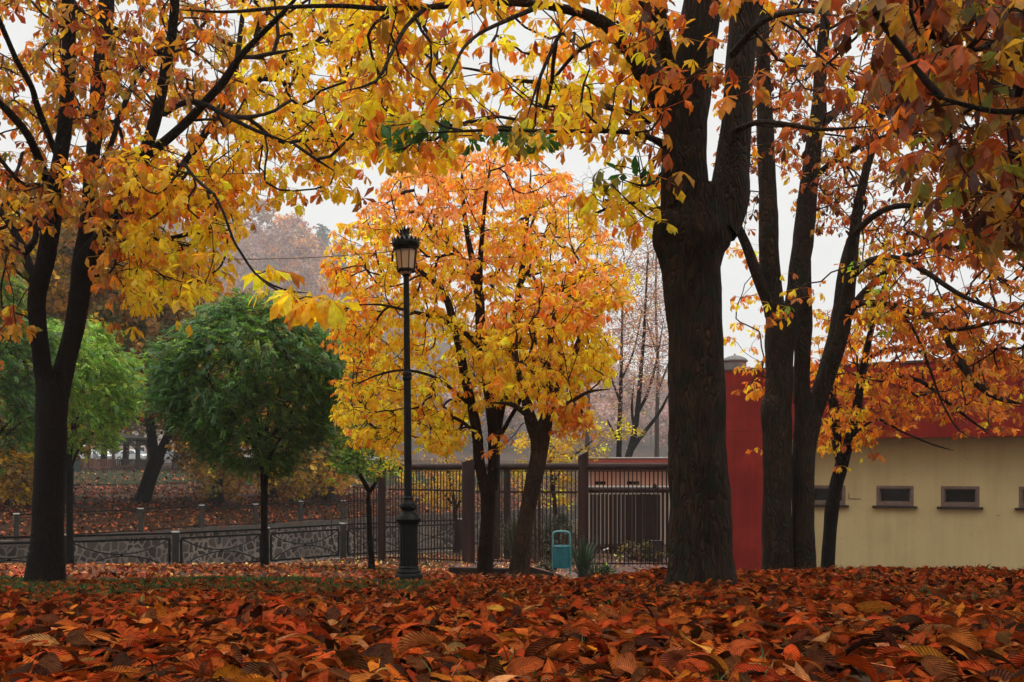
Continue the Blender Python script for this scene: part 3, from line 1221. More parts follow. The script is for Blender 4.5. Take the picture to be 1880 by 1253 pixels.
# ---- the tall many-stemmed chestnut at the left edge (9.8 m)
D = 9.8
LB = [
    limb([(82, 1085, 42), (84, 1058, 35), (87, 1000, 29), (90, 900, 27), (94, 800, 27), (96, 730, 28), (96, 690, 27)], D),
    limb([(88, 720, 20), (78, 670, 16), (71, 610, 15), (68, 545, 16), (84, 475, 16.5), (96, 400, 15.5), (104, 330, 14), (117, 250, 13), (124, 150, 12.5), (126, 60, 12), (124, -70, 11), (118, -220, 8), (110, -380, 5)], D, D - .7),
    limb([(104, 725, 22), (119, 670, 18), (137, 600, 17.5), (148, 530, 18), (152, 480, 19), (157, 440, 15), (163, 380, 13), (166, 320, 12.5), (174, 250, 12.5), (181, 150, 13.5), (192, 60, 14), (199, -60, 12), (208, -240, 8), (214, -400, 5)], D, D + .6),
    limb([(152, 490, 19), (170, 458, 17), (200, 425, 15), (232, 378, 13), (262, 295, 11.5), (276, 250, 11), (290, 200, 10.5), (306, 115, 9.5), (316, 60, 8.5), (322, -10, 8), (332, -150, 6), (338, -300, 4)], D, D - 1.0),
    limb([(266, 288, 9), (300, 262, 8.5), (345, 222, 8), (385, 178, 7.5), (412, 148, 7.5), (440, 105, 6), (475, 68, 5), (515, 28, 4.5), (560, -20, 3.5)], D - .4, D - 1.8),
    limb([(230, 392, 9), (262, 380, 8), (300, 345, 7), (340, 298, 6.5), (380, 240, 6.5), (410, 190, 6.5), (430, 150, 6.5), (434, 118, 5), (444, 40, 4.5), (452, -60, 3)], D - .2, D + 1.2),
    limb([(432, 150, 5), (480, 145, 4.5), (520, 150, 3.5), (575, 168, 2.5)], D + 1, D + 1.5),
    limb([(75, 540, 11), (58, 500, 9), (46, 470, 8.5), (36, 445, 8), (8, 400, 5), (-30, 370, 4)], D, D + .8),
    limb([(40, 470, 7), (62, 445, 6), (66, 420, 5), (58, 380, 4)], D, D + .3),
    limb([(100, 370, 9), (78, 310, 8), (52, 250, 7), (15, 205, 7), (-40, 150, 6)], D - .1, D - 1.5),
    limb([(110, 300, 6), (70, 200, 6), (58, 160, 5.5), (30, 110, 5), (0, 40, 4.5), (-30, -30, 4)], D - .3, D - 1.8),
    limb([(300, 210, 5), (335, 190, 5.5), (370, 190, 5), (420, 215, 4.5), (470, 240, 3.5), (540, 265, 2.5)], D - .8, D - 1.8),
    limb([(205, 420, 6), (255, 430, 5), (300, 440, 4.5), (345, 430, 4), (400, 425, 3.5), (430, 440, 3)], D - .2, D - .8),
    limb([(392, 355, 2.6), (412, 395, 2.5), (428, 440, 2.4), (446, 470, 2.3), (468, 502, 2.2), (500, 524, 2), (535, 535, 1.8), (563, 538, 1.6)], D - 2.4, D - 3.0),
    limb([(338, 300, 3.4), (352, 320, 3), (372, 340, 2.8), (394, 357, 7)], D - .9, D - 2.4),
    limb([(165, 330, 5), (200, 275, 5), (225, 200, 5), (260, 130, 4), (330, 60, 3)], D + .2, D + 1.0),
]
HL = [(30, 60, 46), (65, 160, 34), (290, 222, 26), (560, 395, 60), (600, 450, 45), (330, 235, 18), (215, 25, 22), (550, 330, 22), (20, 250, 36)]
rsA = np.random.RandomState(21)
TL = np.vstack([
    poly_targets(rsA, [(-160, -120), (720, -120), (735, 90), (690, 250), (640, 330), (560, 335), (480, 330), (430, 400), (300, 380), (140, 400), (60, 440), (-160, 560)], D - 1.3, D + 4.0, 1650, HL, .25),
    poly_targets(rsA, [(170, 250), (430, 300), (445, 430), (400, 520), (345, 560), (300, 545), (235, 580), (190, 510)], D - 1.6, D + 1.6, 300, (), .2),
    poly_targets(rsA, [(-1100, -700), (-160, -700), (-160, 500), (-1100, 400)], D - 5, D + 2, 170),  # canopy added beyond the left edge to shade the near ground corner
    poly_targets(rsA, [(-60, 420), (40, 430), (70, 560), (35, 650), (-60, 690)], D - 1.2, D + 1, 26),
    poly_targets(rsA, [(480, 300), (640, 310), (660, 350), (560, 365), (470, 380)], D - 2.2, D - .6, 16),
    poly_targets(rsA, [(560, 200), (735, 120), (740, 250), (690, 290), (600, 320)], D - 2.4, D, 46),
    poly_targets(rsA, [(-400, -900), (760, -900), (760, -120), (-400, -120)], D - 3.5, D + 3, 240),  # unseen crown overhead, added to darken the ground below
    np.array([P(575, 562, D - 3.0), P(590, 548, D - 3.15), P(560, 545, D - 3.1), P(535, 540, D - 2.95), P(512, 535, D - 2.9), P(545, 550, D - 3.05), P(488, 498, D - 2.7), P(330, 590, D - .5), P(230, 600, D - .4), P(195, 590, D)]),
])


def col_left(px, py):
    lo = (py > 250) & (px > 230)
    rt = (px > 430) & (py <= 250)
    dk = ~(lo | rt)
    low = (lo & (py > 400)) | ((px > 455) & (py > 470))
    lo = lo & ~low
    dk = dk & ~low
    return [(low, ['yellow', 'gold', 'orange', 'ochre'], [.52, .34, .09, .05]), (lo, ['gold', 'ochre', 'orange', 'rust', 'yellow'], [.38, .14, .2, .06, .22]),
            (rt, ['gold', 'yellow', 'ochre', 'orange'], [.38, .38, .12, .12]), (dk, ['ochre', 'gold', 'dull', 'rust', 'orange', 'olive'], [.34, .1, .12, .26, .15, .03])]


chestnut('chestnut_tree', 'tall chestnut tree whose dark forked trunk stands at the left edge of the grass strip', GCH, LB, TL, 3, M_bark, mix_palette(col_left), zmin=E + 1.35, leaf=dict(per=(3, 5), size=(.092, .15), frac=.9, sizef=lambda px, py, dd: np.where((px > 470) & (px < 650) & (py > 470) & (dd < 7.6), 1.65, 1.0)), lump=.05, ridge=.05, tip=.0032, expo=.44)

# ---- the thick trunk right of the middle (7.3 m)
D = 7.3
RB = [
    limb([(1286, 1105, 70), (1286, 1068, 64), (1285, 1035, 60), (1284, 980, 56), (1283, 900, 53), (1281, 800, 52), (1278, 700, 51), (1275, 600, 50), (1271, 520, 52), (1268, 480, 58), (1268, 450, 66), (1270, 425, 67), (1276, 400, 60), (1282, 370, 54), (1286, 345, 48)], D),
    limb([(1256, 462, 34), (1236, 452, 32), (1220, 440, 26), (1209, 432, 12)], D - .03),
    limb([(1240, 420, 30), (1226, 404, 26), (1214, 398, 11)], D - .12),
    limb([(1306, 440, 34), (1322, 428, 30), (1334, 420, 15)], D - .02),
    limb([(1252, 430, 50), (1258, 380, 44), (1257, 320, 41), (1258, 260, 40), (1264, 200, 38), (1272, 130, 36), (1282, 60, 36), (1292, -20, 35), (1302, -150, 30), (1310, -330, 22), (1320, -560, 12)], D, D - .3),
    limb([(1316, 425, 38), (1332, 380, 39), (1341, 335, 35), (1347, 280, 30), (1353, 200, 27), (1358, 120, 26), (1366, 30, 26), (1376, -80, 25), (1392, -240, 22), (1410, -460, 12)], D, D + .4),
    limb([(1252, 262, 30), (1240, 225, 27), (1220, 198, 22), (1200, 165, 19), (1180, 130, 18), (1158, 95, 15), (1130, 62, 13.5), (1100, 38, 12), (1070, 25, 10), (1042, 18, 8.5), (1000, 10, 7), (950, 5, 7), (906, 4, 6.5), (860, 7, 6), (818, 10, 6), (770, 15, 5), (700, 16, 4.5), (620, 11, 4), (520, 14, 3.4), (420, 22, 2.8), (320, 18, 2.2)], D, D - 1.2),
    limb([(1222, 200, 17), (1214, 150, 14), (1205, 110, 13), (1196, 60, 13), (1186, 10, 12), (1172, -60, 10), (1150, -160, 7), (1120, -280, 4)], D, D + .9),
    limb([(1250, 230, 16), (1238, 150, 14), (1222, 90, 12), (1212, 20, 11), (1206, -80, 9), (1200, -220, 6)], D + .1, D - .9),
    limb([(1224, 268, 9), (1200, 256, 6), (1175, 247, 5), (1140, 242, 4.5), (1080, 241, 4), (1010, 241, 3.6), (930, 239, 3), (850, 241, 2.6), (760, 246, 2)], D - .2, D - 1.6),
    limb([(1192, 222, 8), (1160, 208, 6), (1110, 196, 5), (1075, 178, 5), (1040, 162, 4.5), (1000, 153, 4), (960, 149, 3.5), (925, 146, 3), (880, 130, 2.5), (800, 118, 2)], D + .1, D + 1.4),
    limb([(1060, 25, 5), (1030, 60, 4), (1005, 110, 3.4), (985, 160, 2.8), (968, 215, 2)], D - .4, D - 1.0),
    limb([(1140, 75, 4.5), (1090, 80, 4), (1055, 100, 3.5), (1010, 155, 3), (990, 190, 2.4)], D - .2, D + 1),
    limb([(980, 16, 5), (925, 40, 4), (880, 62, 3.4), (850, 90, 3), (830, 130, 2.4), (790, 190, 2)], D - .7, D - 1.8),
    limb([(780, 16, 4.5), (745, 50, 4), (715, 105, 3.4), (690, 150, 3), (630, 168, 2.2)], D - 1, D - 1.6),
    limb([(1240, 372, 5), (1200, 385, 3.4), (1160, 372, 2.8), (1110, 385, 2)], D - .2, D + .6),
    limb([(1232, 300, 4), (1190, 340, 3), (1140, 330, 2.2)], D - .3, D - 1.2),
    limb([(1345, 100, 8), (1400, 40, 6), (1470, 20, 5), (1540, 30, 4)], D - .1, D - 2.4),
    limb([(1350, 240, 7), (1390, 225, 5), (1440, 228, 4.2), (1510, 238, 3.6), (1600, 232, 2.6)], D, D - 1.5),
]
HR = [(880, 130, 34), (870, 70, 34), (960, 60, 30), (935, 195, 24), (1080, 300, 40), (1120, 240, 22), (905, 40, 24), (870, 170, 22), (1150, 290, 26), (790, 30, 20), (1000, 130, 20), (820, 110, 26), (740, 135, 20), (1060, 270, 22), (1165, 300, 24), (960, 120, 22)]
TR = np.vstack([
    poly_targets(rsA, [(600, -100), (1230, -100), (1225, 330), (1090, 325), (1080, 270), (990, 275), (900, 262), (800, 290), (720, 300), (680, 240), (640, 100)], D - 1.2, D + 2.6, 470, HR, .35),
    poly_targets(rsA, [(1070, 330), (1225, 330), (1215, 400), (1150, 430), (1085, 425)], D - .6, D + .9, 18),
    poly_targets(rsA, [(1090, 350), (1225, 310), (1230, 420), (1140, 440)], D + .6, D + 2.2, 14),
    poly_targets(rsA, [(1180, -100), (1420, -100), (1440, 200), (1400, 230), (1200, 190)], D - 1.3, D - .5, 20),
    poly_targets(rsA, [(1360, -100), (1700, -100), (1690, 250), (1480, 330), (1380, 260)], D - 1.6, D + .4, 30, (), .3),
    poly_targets(rsA, [(500, -1100), (1900, -1100), (1900, -120), (500, -120)], D - 3.2, D + 3, 240),  # unseen crown above the view, added to shade the foreground
])
GREENPX = [(705, 240, 26), (735, 250, 26), (770, 232, 24), (800, 232, 26), (880, 250, 26), (915, 240, 24), (955, 245, 20), (985, 250, 22), (1128, 318, 30), (1172, 302, 24)]
TR = np.vstack([TR, np.array([P(x, y - 8, D - 1.35) for x, y, r in GREENPX[:8]] + [P(x, y - 14, D - .9) for x, y, r in GREENPX[8:]])])


def col_right(px, py):
    g = np.zeros(len(px), bool)
    for x, y, r in GREENPX:
        g |= (px - x) ** 2 + ((py - y) * 1.3) ** 2 < (r * 1.05) ** 2
    dk = (px > 1180) & ~g
    lowy = (py > 320) & (px < 1230) & ~g
    me = ~(g | dk | lowy)
    return [(g, ['green', 'lime', 'olive', 'gold'], [.56, .12, .17, .15]), (dk, ['rust', 'ochre', 'orange', 'gold', 'brown'], [.36, .22, .2, .08, .14]), (lowy, ['yellow', 'gold', 'orange'], [.6, .28, .12]),
            (me, ['gold', 'yellow', 'ochre', 'orange', 'rust'], [.36, .26, .14, .16, .08])]


chestnut('chestnut_tree', 'massive chestnut trunk with a burl below its fork, right of the middle', GCH, RB, TR, 8, M_bark_big, mix_palette(col_right), zmin=E + 1.75, sides=40, lump=.085, ridge=.07, leaf=dict(per=(3, 4), size=(.092, .155), along=1, frac=.95), tip=.0030, expo=.45)

# ---- the pair of stems growing side by side to its right (12 m)
D = 12.0
TB = [
    limb([(1428, 1092, 36), (1428, 1050, 29), (1427, 960, 27), (1427, 880, 26), (1427, 800, 27), (1424, 755, 28), (1430, 715, 25), (1431, 650, 26), (1436, 600, 30), (1436, 565, 32)], D),
    limb([(1478, 1092, 27), (1477, 1050, 22), (1475, 960, 20), (1474, 880, 20), (1478, 810, 22), (1483, 770, 24), (1480, 730, 20)], D, D + .1),
    limb([(1424, 580, 20), (1417, 530, 19), (1412, 470, 18), (1411, 400, 17.5), (1408, 320, 16), (1405, 240, 15), (1402, 150, 13), (1400, 60, 12), (1396, -60, 10), (1390, -200, 7), (1380, -380, 4)], D, D - .4),
    limb([(1452, 590, 17), (1462, 540, 18), (1468, 490, 19), (1476, 430, 19), (1484, 350, 17), (1494, 270, 15), (1502, 200, 13), (1508, 110, 11), (1516, 30, 9), (1524, -80, 7), (1530, -260, 4)], D, D + .4),
    limb([(1428, 590, 15), (1406, 545, 11), (1388, 500, 10), (1372, 455, 9), (1356, 420, 8), (1345, 400, 7), (1330, 375, 5), (1322, 330, 4)], D, D - .6),
    limb([(1474, 740, 17), (1472, 690, 15), (1474, 640, 15), (1477, 590, 14.5), (1478, 540, 12), (1480, 480, 9)], D + .1, D + .3),
    limb([(1492, 768, 15), (1506, 728, 14.5), (1524, 680, 14), (1540, 630, 13.5), (1552, 578, 13), (1560, 520, 11.5), (1566, 450, 10.5), (1574, 390, 10), (1584, 340, 8), (1604, 260, 7), (1630, 180, 5), (1665, 90, 4), (1690, -20, 3)], D + .1, D - .6),
    limb([(1488, 760, 9), (1500, 715, 9), (1515, 665, 9), (1530, 610, 8.5), (1538, 560, 8), (1545, 500, 6.5), (1560, 440, 5), (1590, 380, 4)], D + .2, D + 1.1),
    limb([(1556, 580, 8), (1580, 545, 7), (1610, 515, 6.5), (1650, 478, 6), (1690, 462, 5), (1760, 455, 4), (1850, 470, 3)], D - .1, D + .5),
    limb([(1562, 510, 7), (1600, 478, 6.5), (1650, 475, 5.5), (1700, 500, 5), (1770, 545, 4), (1870, 585, 3)], D - .3, D - 1.6),
    limb([(1568, 430, 6.5), (1600, 400, 6), (1640, 380, 5.5), (1700, 375, 4.5), (1780, 350, 3.6), (1890, 330, 3)], D - .4, D - 1.9),
    limb([(1554, 560, 7), (1600, 558, 7.5), (1650, 565, 7.5), (1700, 580, 7.5), (1731, 602, 7.5), (1748, 640, 7.5), (1765, 668, 7.5), (1790, 700, 7), (1815, 722, 6), (1845, 735, 5), (1876, 742, 4)], D - .3, D - 1.5),
    limb([(1500, 240, 7), (1540, 200, 6), (1580, 150, 5), (1640, 110, 4), (1700, 50, 3)], D + .3, D + 1.4),
    limb([(1490, 330, 6), (1540, 290, 5.5), (1600, 260, 5), (1680, 240, 4), (1760, 230, 3)], D + .3, D - .5),
    limb([(1652, 566, 3), (1685, 620, 2.8), (1708, 680, 2.5), (1730, 740, 2), (1760, 790, 1.6), (1790, 806, 1)], D - .6, D - 1.0),
    limb([(1735, 610, 4.5), (1790, 600, 4), (1840, 590, 3.5), (1900, 600, 3)], D - .9, D - 1.6),
]
TT = np.vstack([
    poly_targets(rsA, [(1330, -100), (1950, -100), (1950, 420), (1760, 440), (1600, 450), (1480, 420), (1440, 300), (1330, 330)], D - .7, D + 3.8, 1250, [(1570, 100, 22), (1870, 60, 22), (1730, 25, 16)], .3),
    poly_targets(rsA, [(1580, 430), (1950, 430), (1950, 780), (1860, 770), (1700, 640), (1590, 580)], D - 1.6, D + 1.8, 420, [(1850, 490, 22), (1650, 655, 20), (1720, 520, 14)], .35),
    poly_targets(rsA, [(1335, 330), (1380, 330), (1400, 500), (1360, 480)], D - .5, D + .7, 8),
    poly_targets(rsA, [(1400, 500), (1470, 500), (1500, 580), (1400, 590)], D - 1.5, D - 1, 7),
    poly_targets(rsA, [(1560, 480), (1640, 540), (1660, 620), (1560, 590)], D - 1, D + 1, 22),
    poly_targets(rsA, [(1300, -700), (2300, -700), (2300, -100), (1300, -100)], D - 3, D + 3, 90),
    poly_targets(rsA, [(1950, -100), (2400, -100), (2300, 600), (1950, 600)], D - 2, D + 2, 50),
])


def col_twin(px, py):
    lo = py > 430
    yl = lo & (px < 1640)
    lo = lo & ~yl
    return [(~(lo | yl), ['rust', 'ochre', 'burnt', 'brown', 'gold'], [.36, .2, .22, .17, .05]), (yl, ['yellow', 'lime', 'gold', 'burnt', 'olive'], [.2, .06, .3, .36, .08]), (lo, ['burnt', 'ochre', 'rust', 'gold', 'orange'], [.38, .16, .26, .08, .12])]


chestnut('chestnut_tree', 'chestnut with two stems growing side by side between the thick trunk and the yellow wall', GCH, TB, TT, 12, M_bark_big, mix_palette(col_twin), zmin=E + .75, sides=20, lump=.07, ridge=.05, leaf=dict(per=(2, 4), size=(.085, .14), along=2), tip=.0034, expo=.43)

# ---- slim leaning tree in front of the wall (15 m)
D = 15.0
SB = [
    limb([(1518, 1085, 17), (1519, 1045, 13), (1523, 985, 12), (1528, 930, 12.5), (1536, 888, 12), (1545, 856, 12), (1549, 838, 11)], D),
    limb([(1546, 862, 8), (1538, 825, 8.5), (1533, 780, 9), (1530, 740, 8.5), (1524, 720, 7), (1532, 660, 5), (1545, 600, 4), (1552, 540, 3)], D, D + .4),
    limb([(1546, 862, 9), (1557, 818, 9.5), (1570, 770, 9), (1577, 725, 8), (1584, 685, 7), (1592, 640, 6), (1604, 590, 5), (1625, 530, 4), (1650, 470, 3)], D, D - .4),
    limb([(1565, 800, 2.6), (1610, 770, 2.4), (1650, 790, 2), (1700, 812, 1.6), (1730, 822, 1.2), (1752, 828, .9)], D - .1, D - .9),
    limb([(1582, 700, 5), (1630, 690, 4), (1690, 700, 3.5), (1740, 740, 3), (1780, 770, 2.4), (1820, 800, 2)], D - .2, D - 1.2),
    limb([(1530, 740, 4), (1500, 720, 3), (1440, 700, 2.6), (1390, 690, 2)], D + .1, D + .6),
    limb([(1588, 660, 4.5), (1640, 640, 4), (1700, 650, 3), (1760, 690, 2.4), (1830, 740, 2)], D - .2, D + .6),
]
TS = np.vstack([
    poly_targets(rsA, [(1500, 560), (1760, 560), (1860, 720), (1840, 760), (1700, 740), (1620, 760), (1590, 700), (1500, 720)], D - 1.6, D + 1.4, 280, (), .2),
    poly_targets(rsA, [(1500, 700), (1680, 700), (1700, 760), (1600, 815), (1500, 830)], D - 1.2, D + 1.2, 120),
    poly_targets(rsA, [(1700, 740), (1850, 740), (1860, 790), (1760, 800)], D - 1.4, D + .2, 14),
    poly_targets(rsA, [(1345, 660), (1405, 640), (1420, 740), (1370, 720)], D + .2, D + 1.2, 14),
    poly_targets(rsA, [(1335, 430), (1400, 470), (1410, 660), (1335, 640)], D + .2, D + 1.6, 16),
    np.array([P(1752, 830, D - .9), P(1815, 790, D - 1.0), P(1545, 855, D - .2), P(1600, 835, D - .3), P(1395, 825, D + .4)]),
])


def col_slim(px, py):
    a = (px < 1600)
    return [(a, ['gold', 'yellow', 'orange', 'burnt'], [.28, .12, .26, .34]), (~a, ['burnt', 'rust', 'ochre', 'gold', 'orange'], [.42, .26, .1, .1, .12])]


chestnut('chestnut_tree', 'slim leaning chestnut tree in front of the small windows of the yellow wall', GCH, SB, TS, 14, M_bark, mix_palette(col_slim), zmin=E - .2, sides=14, lump=.05, ridge=.03, leaf=dict(per=(3, 5), size=(.09, .145), along=2), tip=.0036, expo=.42)

# ---- tree just outside the right edge whose boughs hang into the picture (5 m)
D = 5.2
OB = [
    limb([(2300, 1240, 90), (2298, 1100, 70), (2290, 800, 62), (2285, 500, 58), (2280, 200, 52), (2280, -100, 46), (2285, -500, 34), (2290, -900, 16)], D),
    limb([(2280, 240, 30), (2160, 190, 17), (2040, 165, 12), (1940, 158, 9), (1880, 143, 7.5), (1831, 128, 7), (1790, 108, 6.5), (1750, 88, 6), (1712, 64, 5.5), (1694, 24, 5), (1690, -40, 4)], D, D - .9),
    limb([(1760, 92, 5), (1790, 92, 4.5), (1815, 84, 4.5), (1845, 50, 3.5), (1870, 10, 3), (1900, -40, 2.5)], D - .7, D - .2),
    limb([(2282, 60, 26), (2160, 40, 15), (2050, 90, 9), (1960, 170, 7), (1890, 200, 6), (1830, 205, 5), (1760, 190, 4), (1700, 170, 3)], D, D - 1.3),
    limb([(2282, 400, 22), (2180, 400, 12), (2080, 380, 9), (1980, 330, 6), (1900, 300, 4.5), (1820, 280, 3.4), (1740, 270, 2.6)], D, D - .4),
    limb([(2282, -100, 26), (2120, -160, 14), (1960, -170, 10), (1800, -140, 7), (1660, -120, 5)], D, D - .6),
]
TO = np.vstack([
    poly_targets(rsA, [(1640, -100), (1990, -100), (1990, 400), (1840, 420), (1720, 360), (1650, 200)], D - 1.2, D + 1.8, 300, [(1730, 35, 18)], .3),
    poly_targets(rsA, [(1560, -80), (1720, -80), (1740, 120), (1600, 130)], D - 1.4, D - .5, 14),
    poly_targets(rsA, [(1720, 340), (1880, 330), (1900, 480), (1760, 450)], D - .8, D + .8, 16),
    poly_targets(rsA, [(1990, -300), (2600, -300), (2500, 400), (1990, 400)], D - 2.2, D + 2, 150),  # canopy added out of view to shade the right ground corner
    poly_targets(rsA, [(1600, -1300), (2900, -1300), (2900, -120), (1600, -120)], D - 3, D + 2.5, 190),  # unseen boughs overhead, also added for their shade
])


def col_edge(px, py):
    a = np.ones(len(px), bool)
    return [(a, ['ochre', 'dull', 'rust', 'olive', 'brown', 'orange'], [.2, .2, .26, .03, .28, .03])]


chestnut('chestnut_tree', 'chestnut whose dark boughs hang in from beyond the upper right corner', GCH, OB, TO, 17, M_bark, mix_palette(col_edge), zmin=E + 1.2, sides=18, leaf=dict(per=(3, 4), size=(.095, .145), along=2), tip=.0030)

# ---- the two glowing yellow chestnuts in the middle (14 m and 13 m)
D = 14.0
CA = [
    limb([(889, 1085, 20), (890, 1055, 15.5), (892, 1010, 14), (895, 950, 13), (896, 905, 13.5), (897, 885, 13.5)], D),
    limb([(890, 900, 10), (880, 850, 10), (876, 800, 9.5), (866, 745, 9), (853, 690, 8.5), (844, 640, 8), (832, 590, 7.5), (820, 550, 6.5), (803, 527, 5.5), (785, 508, 4.5), (770, 496, 4), (745, 450, 3), (725, 390, 2.2)], D, D - .5),
    limb([(902, 900, 11.5), (907, 850, 11), (906, 800, 10.5), (900, 740, 10), (893, 690, 9.5), (886, 640, 11), (882, 590, 9.5), (880, 540, 8), (868, 480, 6), (856, 420, 4.5), (850, 360, 3.4), (848, 310, 2.4)], D, D + .2),
    limb([(908, 820, 8), (922, 740, 7.5), (935, 680, 7), (942, 620, 7), (948, 570, 6.5), (953, 530, 6), (962, 470, 5), (966, 420, 4), (972, 360, 3), (975, 310, 2.2)], D + .1, D + .8),
    limb([(884, 640, 6), (862, 618, 5.5), (835, 604, 5), (812, 586, 4.5), (780, 578, 3.8), (745, 570, 3), (700, 560, 2.2), (650, 560, 1.8)], D, D - 1.2),
    limb([(882, 560, 5), (862, 500, 4.6), (840, 465, 4.2), (808, 440, 3.6), (780, 400, 2.8), (760, 350, 2.2)], D + .1, D + 1.1),
    limb([(880, 540, 6), (882, 480, 5), (886, 420, 4), (892, 360, 3), (900, 300, 2.2)], D + .1, D - .8),
    limb([(940, 630, 4.5), (975, 600, 4), (1010, 560, 3.4), (1050, 520, 2.8), (1100, 490, 2.2)], D + .4, D - .6),
    limb([(952, 530, 4), (985, 470, 3.4), (1005, 420, 2.8), (1020, 370, 2)], D + .6, D + 1.4),
    limb([(868, 750, 4), (830, 715, 3.2), (790, 690, 2.8), (740, 680, 2.4), (690, 690, 2), (650, 710, 1.6)], D - .2, D - 1.5),
    limb([(905, 820, 4.5), (930, 780, 4), (975, 690, 3.5), (985, 600, 3), (1000, 520, 2.4)], D, D - 1.2),
    limb([(878, 800, 3.4), (840, 770, 3), (790, 760, 2.4), (730, 770, 2), (680, 790, 1.5)], D - .2, D + .8),
]
CAP = [(715, 330), (770, 290), (850, 268), (960, 268), (1030, 310), (1060, 370), (1110, 430), (1165, 500), (1150, 560), (1090, 580), (1120, 640), (1125, 690), (1060, 700), (1000, 720), (960, 740), (880, 740), (850, 830), (800, 830), (740, 800), (720, 830), (650, 800), (620, 755), (625, 700), (650, 680), (600, 620), (590, 545), (610, 520), (600, 450), (640, 410), (690, 370)]
TA = np.vstack([
    poly_targets(rsA, CAP, D - 1.0, D + 2.8, 1650, [(735, 600, 12), (900, 780, 14), (640, 480, 10)], .25, .035),
    poly_targets(rsA, [(620, 700), (760, 690), (860, 780), (840, 835), (790, 820), (720, 835), (650, 810)], D - 1.4, D + 1, 70),
])


def col_mid(px, py):
    n = np.sin(px * .021) * 22 + np.sin(px * .009 + py * .03) * 25
    top = py + n < 400
    md = (py + n < 500) & ~top
    lf = (px < 690) & ~top & ~md & (py < 700)
    lo = ~(top | md | lf)
    return [(top, ['salmon', 'orange', 'gold'], [.62, .2, .18]), (md, ['salmon', 'gold', 'yellow', 'orange'], [.3, .34, .3, .06]), (lf, ['gold', 'orange', 'yellow'], [.4, .34, .26]), (lo, ['yellow', 'gold', 'orange', 'salmon'], [.66, .25, .06, .03])]


chestnut('chestnut_tree', 'glowing yellow and orange chestnut with upright trunk just right of the lamp post', GCH, CA, TA, 23, M_bark_warm, mix_palette(col_mid), zmin=E + .35, sides=16, lump=.06, ridge=.05, leaf=dict(per=(4, 6), size=(.085, .138), along=3), tip=.0036, expo=.41)

D = 13.0
CB = [
    limb([(952, 1085, 26), (953, 1056, 21), (958, 1020, 17), (963, 970, 15), (972, 920, 14.5), (983, 870, 15), (990, 830, 16), (992, 805, 18), (992, 790, 16)], D),
    limb([(984, 800, 13), (972, 765, 11), (966, 735, 9), (955, 700, 6), (948, 650, 4), (950, 600, 3)], D, D - .4),
    limb([(996, 795, 14), (1006, 762, 12), (1020, 730, 9), (1032, 700, 7), (1050, 660, 5), (1068, 610, 4), (1090, 560, 3)], D, D + .4),
    limb([(998, 790, 9), (1005, 740, 7), (1010, 690, 6), (1010, 630, 5), (1020, 570, 4), (1035, 510, 3)], D + .1, D + .6),
    limb([(1010, 755, 5), (1045, 740, 4), (1080, 720, 3), (1120, 715, 2)], D, D - .9),
    limb([(975, 770, 6), (955, 752, 5), (935, 742, 4), (900, 740, 3)], D, D - .7),
]
TBm = np.vstack([
    poly_targets(rsA, [(900, 560), (1060, 480), (1130, 500), (1145, 560), (1080, 600), (1120, 690), (1060, 720), (1080, 780), (1010, 760), (940, 720), (890, 700)], D - 1.0, D + 1.5, 340, (), .25),
    poly_targets(rsA, [(1000, 730), (1060, 740), (1090, 790), (1060, 800), (1010, 780)], D - .8, D + .4, 18),
    np.array([P(915, 800, D - .3), P(910, 825, D - .3), P(930, 812, D - .2)]),
])


def col_mid2(px, py):
    r = (py > 735) | (py < 600)
    return [(r, ['orange', 'salmon', 'gold', 'yellow'], [.34, .26, .26, .14]), (~r, ['yellow', 'gold', 'orange', 'salmon'], [.6, .28, .08, .04])]


M_bark_light = bark_mat('light_brown_bark', (.02, .012, .008), (.13, .074, .046), 1.5, bump=1.3)
chestnut('chestnut_tree', 'smaller yellow chestnut with crooked leaning trunk beside the dark timber edging', GCH, CB, TBm, 27, M_bark_light, mix_palette(col_mid2), zmin=E + .5, sides=20, lump=.09, ridge=.06, leaf=dict(per=(3, 5), size=(.10, .15), along=2), tip=.0034, expo=.42)

# ------------------------------------------------------------------ clipped green trees, sapling
def oval(L, W, a=0.0, p=(0, 0, 0), tip=.0):
    """small oval leaf (4 tris), base at p, pointing along angle a in xy, tilted"""
    v = np.array([(0, 0, 0), (L * .5, W * .5, .06 * L), (L * .5, 0, 0), (L * .5, -W * .5, .06 * L), (L, 0, -.1 * L + tip)])
    c, s = math.cos(a), math.sin(a)
    v = np.column_stack([v[:, 0] * c - v[:, 1] * s, v[:, 0] * s + v[:, 1] * c, v[:, 2]]) + np.array(p)
    return v, np.array([(0, 2, 1), (0, 3, 2), (1, 2, 4), (2, 3, 4)])


def spray(rs, n, L, W, length, droop):
    """feathery leaf: n leaflets in two rows along a drooping rib"""
    V, T, U, C, k = [], [], [], [], 0
    for i in range(n):
        q = (i // 2 + .6) / (n / 2)
        side = 1 if i % 2 else -1
        p = (q * length, 0, -droop * q * q * length)
        a = side * rs.uniform(.7, 1.3) if q < .95 else 0
        v, t = oval(L * rs.uniform(.8, 1.15), W, a, p, rs.uniform(-.5, .1) * L)
        V.append(v); T.append(t + k); k += len(v)
        U.append(np.zeros((len(v), 2)))
        C.append(np.full((len(v), 3), math.exp(rs.normal(0, .14))))
    return np.concatenate(V), np.concatenate(T), np.concatenate(U), np.concatenate(C)


